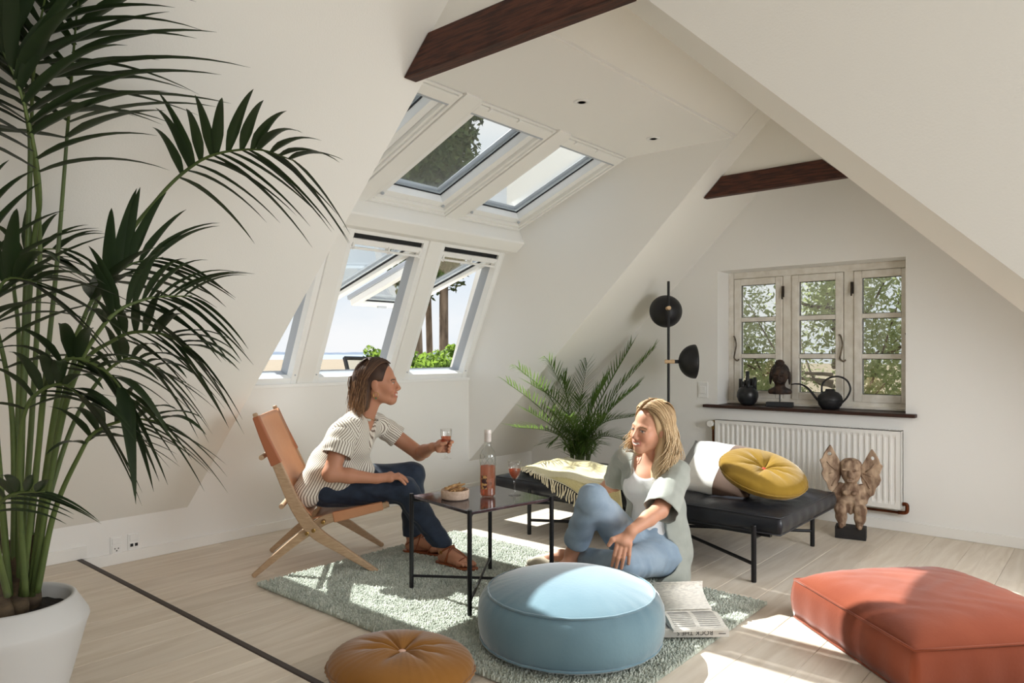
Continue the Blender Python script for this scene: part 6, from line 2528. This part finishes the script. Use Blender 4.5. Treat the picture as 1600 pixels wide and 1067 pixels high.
for k in range(90):     # back of the head
    y0 = rs.uniform(-0.055, 0.055)
    pts = []
    for t in np.linspace(0, 1, 8):
        ph = radians(15 + 85 * t)
        pts.append(PH(-0.020 - 0.104 * sin(ph) * math.sqrt(max(0.05, 1 - (y0 / 0.084) ** 2)), y0, 0.036 + 0.094 * cos(ph)))
    fin = rs.uniform(0.10, 0.18)
    w0 = rs.uniform(0, 6)
    l0 = R1.T @ (pts[-1] - hd1)
    for t in np.linspace(0.2, 1, 6):
        pts.append(PH(l0[0] + 0.010 * sin(2.5 * t) + 0.006 * sin(w0 + 5 * t) - 0.02 * t * t, l0[1] * (1 + 0.1 * t), l0[2] - fin * t))
    tone = rs.betavariate(1.6, 3.0)
    strands.append(([Vector(p) for p in pts], rs.uniform(0.0032, 0.0050), 0.0008, (max(0, tone - 0.2), min(1, tone + 0.35))))
hair_object('hair', W1, 'hair_brown', hb, strands, hd1, R1, 0.36)
# earring, necklace, ring
ear = PH(0.004, -0.084, -0.044)
MB().tube([Vector(ear) + Vector((0.013 * sin(a), 0, -0.013 + 0.013 * cos(a))) for a in np.linspace(0, 2 * pi, 17)], 0.0012, 5, False).build('earring', 'gold', W1)
MB().sphere(ear + v3(0, 0, -0.030), 0.0045, 10, 6).build('earring_bead', 'green_bead', W1, smooth=True)
MB().tube([Vector(nk) + Vector((0.046 * cos(a) + 0.006, 0.046 * sin(a), -0.012 - 0.02 * cos(a))) for a in np.linspace(-2, 2, 17)], 0.0011, 5).build('necklace', 'gold', W1)
rp = pk + v3(0.012 + 0.030, 0.018, 0.003)
MB().tube([Vector(rp) + Vector((0, 0.0100 * cos(a), 0.0100 * sin(a))) for a in np.linspace(0, 2 * pi, 15)], 0.0016, 6, False).build('ring', 'silver', W1)
tag(W1, 'seated person in a striped blouse and navy trousers holding a wine glass', 'person')

cz, sz_ = cos(CH_RZ), sin(CH_RZ)
gx, gy = CH[0] + GLX * cz - GLY * sz_, CH[1] + GLX * sz_ + GLY * cz
wine_glass((gx, gy, GLZ), 'stemmed glass of pink wine held up in the hand of the chair sitter', 0.60)

# =====================================================================================  woman sitting on the floor
W2O = Vector((-1.70, 3.02, 0))
W2 = empty('person', W2O)


def wp(u, v, d, dz=0.0):
    p = px(u, v, d) - W2O
    return v3(p.x, p.y, p.z + dz)


skin2 = srgb(206, 152, 124)
hd2 = wp(1017, 669, 3.36)
f2 = -RT * cos(radians(33)) - FW * sin(radians(33))
R2 = basis((f2.x, f2.y, -0.04), roll=radians(-7))
fB = -RT * cos(radians(60)) - FW * sin(radians(60))
j = dict(pel=wp(1024, 866, 3.36), hipR=wp(990, 858, 3.33), hipL=wp(1046, 864, 3.37), knR=wp(926, 780, 3.15), anR=wp(893, 866, 3.28), knL=wp(975, 884, 3.04), anL=wp(903, 874, 3.36),
         waist=wp(1018, 812, 3.38), chest=wp(1018, 755, 3.40), neck=wp(1019, 716, 3.41), shR=wp(975, 716, 3.48), shL=wp(1061, 736, 3.33),
         elR=wp(960, 756, 3.62), wrR=wp(937, 764, 3.76), elL=wp(1031, 797, 3.12), wrL=wp(986, 830, 2.99))
allp = np.array(list(j.values()))
lo, hi = allp.min(0) - 0.24, np.maximum(allp.max(0) + 0.24, hd2 + 0.2)
lo[2] = 0.0
hi[2] = 0.86
g = SDF(lo, hi, HH)
g.ell(j['pel'] + v3(0, 0, 0.01), (0.125, 0.115, 0.095), k=0.03)
g.cone(j['pel'], j['waist'], 0.105, 0.082, 0.04)
g.cone(j['waist'], j['chest'], 0.082, 0.095, 0.04)
RB = basis((fB.x, fB.y, 0))
g.ell(j['chest'] + v3(0, 0, 0.0), (0.085, 0.130, 0.095), rot=RB, k=0.04)
for s in (-1, 1):
    g.ell(j['chest'] + RB @ v3(0.062, s * 0.058, -0.020), (0.045, 0.050, 0.050), rot=RB, k=0.03)
g.cone(j['shR'] + (j['shL'] - j['shR']) * 0.10, j['shL'] + (j['shR'] - j['shL']) * 0.10, 0.042, 0.042, 0.05)
g.cone(j['neck'] + v3(0, 0, -0.02), hd2 + R2 @ v3(-0.022, 0, -0.07), 0.047, 0.043, 0.03)
add_head(g, hd2, R2)
for a, b, c_ in (('hipR', 'knR', 'anR'), ('hipL', 'knL', 'anL')):
    g.cone(j[a], j[b], 0.076, 0.050, 0.02)
    mid = j[b] + (j[c_] - j[b]) * 0.32
    g.cone(j[b], mid, 0.047, 0.047, 0.015)
    g.cone(mid, j[c_], 0.046, 0.030, 0.015)
# feet (inside the shoes)
hR = j['anR'] + v3(0.012, 0.02, -0.062)
hR[2] = 0.052
tR = hR + np.array(-FW * 0.10 - RT * 0.17)
tR[2] = 0.048
hL2 = wp(893, 880, 3.36)
hL2[2] = 0.062
tL2 = wp(822, 880, 3.44)
tL2[2] = 0.055
foot(g, j['anR'], hR, tR, side_of(hR, tR, 1), toes=False)
foot(g, j['anL'], hL2, tL2, side_of(hL2, tL2, -1), toes=False)
# arms
g.cone(j['shR'], j['elR'], 0.043, 0.036, 0.02)
g.path([j['elR'], j['elR'] + (j['wrR'] - j['elR']) * 0.4, j['wrR']], [0.036, 0.033, 0.022], 0.015)
hd = (j['wrR'] - j['elR']) / np.linalg.norm(j['wrR'] - j['elR'])
lf = np.cross(v3(0, 0, 1), hd)
lf /= np.linalg.norm(lf)
pr_ = j['wrR'] + hd * 0.055 + v3(0, 0, -0.008)
g.cone(j['wrR'], pr_, 0.020, 0.021, 0.012)
g.cone(pr_ - lf * 0.024, pr_ + lf * 0.024, 0.015, 0.015, 0.010)
for i in range(4):
    a = pr_ + lf * (0.026 - 0.0175 * i) + hd * 0.010
    L = (0.052, 0.064, 0.060, 0.046)[i]
    g.path([a, a + hd * L * 0.5 + v3(0, 0, 0.0), a + hd * L + v3(0, 0, -0.012)], [0.0092, 0.0085, 0.0068], 0.004)
g.path([pr_ - hd * 0.03 + lf * 0.02, pr_ + lf * 0.048 + v3(0, 0, -0.004), pr_ + hd * 0.02 + lf * 0.058 + v3(0, 0, -0.008)], [0.012, 0.010, 0.008], 0.006)
g.cone(j['shL'], j['elL'], 0.043, 0.036, 0.02)
g.path([j['elL'], j['elL'] + (j['wrL'] - j['elL']) * 0.4, j['wrL']], [0.036, 0.033, 0.0225], 0.015)
k2 = wp(974, 846, 2.975)
k1 = wp(983, 836, 2.995)
g.cone(j['wrL'], k1, 0.0215, 0.022, 0.010)
right = np.array(RT)
deep = np.array(FW)
g.cone(k2 - right * 0.024 + v3(0, 0, 0.006), k2 + right * 0.022 - v3(0, 0, 0.010), 0.0165, 0.0165, 0.010)
g.cone(k1, k2, 0.024, 0.022, 0.012)
tipsL = [((960, 868, 2.965), (956, 884, 2.975)), ((966, 872, 2.955), (962, 889, 2.965)), ((974, 872, 2.955), (971, 888, 2.960)), ((983, 867, 2.960), (982, 881, 2.965))]
for i, (m_, e_) in enumerate(tipsL):
    a = k2 + right * (-0.026 + 0.0175 * i) + v3(0, 0, -0.006 - 0.002 * i) - deep * 0.004
    g.path([a, wp(*m_), wp(*e_)], [0.0094, 0.0086, 0.0068], 0.0035)
g.path([k1 - right * 0.022, wp(957, 843, 2.965), wp(951, 852, 2.965)], [0.0125, 0.0105, 0.0085], 0.006)
V_, Q_ = g.mesh(1)
V_, Q_ = keep_big(V_, Q_)
me = new_mesh('body', V_, Q_, True)
color_attr(me, head_colors(V_, hd2, R2, 1.0, skin2, srgb(190, 104, 96), srgb(140, 108, 78), srgb(86, 96, 104)))
link('body', me, 'skin', W2)

# jeans
t_ = SDF(lo, hi - v3(0, 0, 0.30), 0.0045)
t_.ell(j['pel'] + v3(0, 0, 0.012), (0.140, 0.130, 0.105), k=0.03)
t_.cone(j['pel'] + v3(0, 0, 0.02), j['waist'] + (j['pel'] - j['waist']) * 0.25, 0.118, 0.100, 0.03)
for a, b, c_ in (('hipR', 'knR', 'anR'), ('hipL', 'knL', 'anL')):
    t_.cone(j[a], j[b], 0.092, 0.066, 0.03)
    t_.cone(j[b], j[b] + (j[c_] - j[b]) * 0.70, 0.064, 0.057, 0.02)
t_.warp(lambda X, Y, Z: 0.0022 * np.sin(40 * X + 36 * Z + 6 * np.sin(21 * Y)) * np.sin(17 * Y + 9 * Z) + 0.0018 * np.sin(88 * Z + 30 * Y - 20 * X))
for a, b in (('knR', 'anR'), ('knL', 'anL')):
    d_ = (j[b] - j[a]) / np.linalg.norm(j[b] - j[a])
    e_ = j[a] + (j[b] - j[a]) * 0.70
    t_.cone(e_ - d_ * 0.012, e_ + d_ * 0.006, 0.0605, 0.0605, 0.003)       # turned-up cuff
    if a == 'knR':
        t_.cone(e_ + d_ * 0.070, e_ + d_ * 0.075, 0.062, 0.062, 0.004, sub=True)
t_.half((0, 0, 0.004), (0, 0, -1), 0.003)
sdf_obj('jeans', t_, 'light_denim', W2)

# tank top
t_ = SDF(lo, hi, 0.0045)
t_.cone(j['pel'] + (j['waist'] - j['pel']) * 0.55, j['waist'], 0.106, 0.094, 0.03)
t_.cone(j['waist'], j['chest'], 0.093, 0.104, 0.03)
t_.ell(j['chest'], (0.094, 0.134, 0.098), rot=RB, k=0.04)
for s in (-1, 1):
    t_.ell(j['chest'] + RB @ v3(0.064, s * 0.058, -0.020), (0.050, 0.054, 0.054), rot=RB, k=0.03)
    t_.cone(j['chest'] + RB @ v3(0.03, s * 0.085, 0.06), j['chest'] + RB @ v3(-0.02, s * 0.080, 0.115), 0.026, 0.024, 0.02)
t_.warp(lambda X, Y, Z: 0.0022 * np.sin(50 * Z + 22 * X + 5 * np.sin(30 * Y)))
nb_ = j['chest'] + RB @ v3(0.085, 0, 0.120)
t_.ell(nb_, (0.10, 0.082, 0.085), rot=RB, k=0.006, sub=True)
t_.ell(j['neck'] + v3(0, 0, 0.05), (0.09, 0.085, 0.075), k=0.006, sub=True)
sdf_obj('tank_top', t_, 'tank_white', W2)

# cardigan, open at the front, wide elbow sleeves, falling to the floor
t_ = SDF(lo, hi, 0.0045)
back = -np.array(fB)
t_.cone(j['pel'] + back * 0.03 + v3(0, 0, 0.02), j['waist'] + back * 0.012, 0.150, 0.116, 0.04)
t_.cone(j['waist'] + back * 0.012, j['chest'] + back * 0.010, 0.116, 0.124, 0.04)
t_.ell(j['chest'] + back * 0.012, (0.106, 0.150, 0.100), rot=RB, k=0.04)
t_.cone(j['shR'] + (j['shL'] - j['shR']) * 0.08 + v3(0, 0, 0.0), j['shL'] + (j['shR'] - j['shL']) * 0.08, 0.052, 0.052, 0.05)
t_.cone(j['neck'] + back * 0.03 + v3(0, 0, -0.045), j['neck'] + back * 0.03 + v3(0, 0, -0.02), 0.066, 0.056, 0.03)
d_ = j['elL'] - j['shL']
dr_ = j['elR'] - j['shR']
# skirt of the cardigan on the floor at her left side
hem1, hem2 = wp(1048, 890, 3.33), wp(1044, 800, 3.36)
t_.cone(hem2, hem1, 0.085, 0.095, 0.04)
t_.cone(wp(1030, 898, 3.24), wp(1052, 898, 3.30), 0.040, 0.060, 0.04)
t_.cone(wp(985, 906, 3.26), wp(1035, 902, 3.26), 0.022, 0.034, 0.03)
t_.warp(lambda X, Y, Z: 0.0050 * np.sin(30 * X + 24 * Y + 5 * np.sin(9 * Z)) * np.clip((0.52 - Z) * 4, 0.1, 1) + 0.0028 * np.sin(52 * X - 40 * Y + 20 * Z))
# front opening
f2n = np.array(fB)
for zt, wdt_ in ((0.0, 0.115), (0.09, 0.108), (0.18, 0.098), (0.27, 0.088), (0.34, 0.078)):
    p = j['pel'] + (j['neck'] - j['pel']) * (zt / 0.45)
    q = j['pel'] + (j['neck'] - j['pel']) * ((zt + 0.10) / 0.45)
    t_.cone(p + f2n * 0.140 + RB @ v3(0, -0.012, 0), q + f2n * 0.132 + RB @ v3(0, -0.006, 0), wdt_, wdt_ * 0.92, 0.006, sub=True)
t_.cone(j['neck'] + f2n * 0.080 + v3(0, 0, -0.03), j['neck'] + f2n * 0.02 + v3(0, 0, 0.05), 0.074, 0.074, 0.006, sub=True)
for fA, fB_ in ((0.20, 0.0),):
    t_.cone(j['shR'] + (j['shL'] - j['shR']) * fA + back * 0.012, j['shR'] + (j['shL'] - j['shR']) * fB_, 0.050, 0.051, 0.015)
# clear the lap and the thighs
for a, b in (('hipR', 'knR'), ('hipL', 'knL')):
    t_.cone(j[a] + (j[b] - j[a]) * 0.30, j[b], 0.098, 0.080, 0.006, sub=True)
t_.half((0, 0, 0.005), (0, 0, -1), 0.003)
sdf_obj('cardigan', t_, 'cardigan_knit', W2, drop=0.01)
loft('sleeve', [up_(j['shL'], j['elL'], -0.06) + v3(0, 0, 0.004), up_(j['shL'], j['elL'], 0.14), up_(j['shL'], j['elL'], 0.40), up_(j['shL'], j['elL'], 0.70), up_(j['shL'], j['elL'], 0.95) + v3(0, 0, -0.012)], [0.050, 0.062, 0.068, 0.074, 0.078], 'cardigan_knit', W2, wr=0.006, seed=3)
loft('sleeve', [up_(j['shR'], j['elR'], -0.12) + v3(0.012, 0.0, -0.004), up_(j['shR'], j['elR'], 0.18), up_(j['shR'], j['elR'], 0.50), up_(j['shR'], j['elR'], 0.85)], [0.048, 0.056, 0.058, 0.060], 'cardigan_knit', W2, wr=0.005, seed=6)

# canvas shoes
for h_, to_, sg in ((hR, tR, 1), (hL2, tL2, -1)):
    d_ = (to_ - h_) / np.linalg.norm(to_ - h_)
    sd = side_of(h_, to_, sg)
    s_ = SDF(np.minimum(h_, to_) - 0.10, np.maximum(h_, to_) + 0.12, 0.004)
    a = h_.copy()
    a[2] = 0.046
    s_.cone(a + d_ * 0.0, a + d_ * 0.02 + v3(0, 0, 0.028), 0.034, 0.036, 0.01)
    s_.cone(a + d_ * 0.03, a + d_ * 0.150 + v3(0, 0, 0.002), 0.036, 0.044, 0.02)
    s_.cone(a + d_ * 0.150, a + d_ * 0.195 + sd * 0.008, 0.043, 0.030, 0.015)
    s_.half((0, 0, 0.034), (0, 0, -1), 0.003)
    s_.cone(a + d_ * 0.02 + v3(0, 0, 0.075), a + d_ * 0.06 + v3(0, 0, 0.075), 0.036, 0.030, 0.004, sub=True)
    sdf_obj('shoe_upper', s_, 'shoe_canvas', W2)
    s_ = SDF(np.minimum(h_, to_) - 0.10, np.maximum(h_, to_) + 0.12, 0.004)
    b_ = a.copy()
    b_[2] = 0.030
    s_.cone(b_, b_ + d_ * 0.150, 0.038, 0.048, 0.01)
    s_.cone(b_ + d_ * 0.150, b_ + d_ * 0.198 + sd * 0.008, 0.047, 0.034, 0.01)
    s_.half((0, 0, 0.036), (0, 0, 1), 0.002)
    s_.half((0, 0, 0.021), (0, 0, -1), 0.002)
    sdf_obj('shoe_sole', s_, 'shoe_sole', W2)

# long blonde hair
PH2 = lambda x, y, z: hd2 + R2 @ np.array([x, y, z])
hg = SDF(hd2 - v3(0.24, 0.24, 0.34), hd2 + v3(0.22, 0.22, 0.16), 0.0042)
hg.ell(PH2(-0.018, 0, 0.038), (0.103, 0.084, 0.092), rot=R2, k=0.01)
hg.path([PH2(-0.060, 0, 0.02), PH2(-0.085, 0.0, -0.080), PH2(-0.085, 0.01, -0.170)], [0.066, 0.062, 0.045], 0.03)
hg.path([PH2(-0.030, 0.060, 0.0), PH2(-0.020, 0.075, -0.090), PH2(0.010, 0.080, -0.180), PH2(0.030, 0.070, -0.235)], [0.034, 0.038, 0.034, 0.018], 0.02)
hg.path([PH2(-0.035, -0.060, 0.0), PH2(-0.025, -0.066, -0.080), PH2(0.005, -0.070, -0.130)], [0.032, 0.032, 0.024], 0.02)
hg.ell(PH2(0.106, 0, 0.000), (0.098, 0.096, 0.116), rot=R2, k=0.010, sub=True)
hg.ell(PH2(0.066, 0, -0.060), (0.050, 0.062, 0.080), rot=R2, k=0.010, sub=True)
hb = keep_big(*hg.mesh(1))
strands = []
rs = random.Random(23)
for k in range(520):
    s = -1 if k % 5 < 2 else 1
    x0 = rs.uniform(-0.080, 0.066)
    rad = rs.uniform(1.0, 1.08)
    back_ = rs.uniform(0.012, 0.05) + max(0, x0) * 0.75
    fin = rs.uniform(0.15, 0.29) if s > 0 else rs.uniform(0.11, 0.20)
    pts = []
    for t in np.linspace(0, 1, 9):
        ph = radians(6 + 94 * t)
        x = x0 - back_ * t ** 1.1
        lim = math.sqrt(max(0.06, 1 - ((x + 0.018) / 0.108) ** 2))
        pts.append(PH2(x, s * 0.0865 * sin(ph) * lim * rad, 0.038 + 0.0945 * cos(ph) * lim * rad))
    l0 = R2.T @ (pts[-1] - hd2)
    wv = rs.uniform(0, 6)
    fwd_ = rs.uniform(-0.030, 0.085) if s > 0 else rs.uniform(0.0, 0.07)
    for t in np.linspace(0.12, 1, 9):
        amp = 0.019 * t
        pts.append(PH2(l0[0] + fwd_ * t ** 1.5 + amp * sin(wv + 7 * t), l0[1] + s * (0.022 * sin(2.6 * t) + 0.018 * t) + amp * cos(wv + 7 * t), l0[2] - fin * t))
    tone = rs.betavariate(2.4, 1.7)
    strands.append(([Vector(p) for p in pts], rs.uniform(0.0032, 0.0054), 0.0008, (max(0, tone - 0.45), min(1, tone + 0.12))))
for k in range(120):
    y0 = rs.uniform(-0.06, 0.06)
    pts = []
    for t in np.linspace(0, 1, 8):
        ph = radians(12 + 88 * t)
        pts.append(PH2(-0.018 - 0.107 * sin(ph) * math.sqrt(max(0.05, 1 - (y0 / 0.087) ** 2)), y0, 0.038 + 0.096 * cos(ph)))
    fin = rs.uniform(0.16, 0.27)
    w0 = rs.uniform(0, 6)
    l0 = R2.T @ (pts[-1] - hd2)
    for t in np.linspace(0.15, 1, 8):
        pts.append(PH2(l0[0] - 0.012 * sin(3 * t) + 0.010 * t * sin(w0 + 6 * t), l0[1] * (1 + 0.25 * t) + 0.010 * t * cos(w0 + 6 * t), l0[2] - fin * t))
    tone = rs.betavariate(2.2, 1.8)
    strands.append(([Vector(p) for p in pts], rs.uniform(0.0034, 0.0056), 0.0008, (max(0, tone - 0.4), min(1, tone + 0.15))))
hair_object('hair', W2, 'hair_blonde', hb, strands, hd2, R2, 0.5)
rp = Vector(k2 + right * 0.009 - deep * 0.004 + v3(0, 0, -0.034))
MB().tube([rp + Vector(right * 0.0104 * cos(a) + deep * 0.0104 * sin(a)) for a in np.linspace(0, 2 * pi, 15)], 0.0015, 6, False).build('ring', 'silver', W2)
tag(W2, 'blonde person in grey cardigan and light jeans sitting on the floor', 'person')
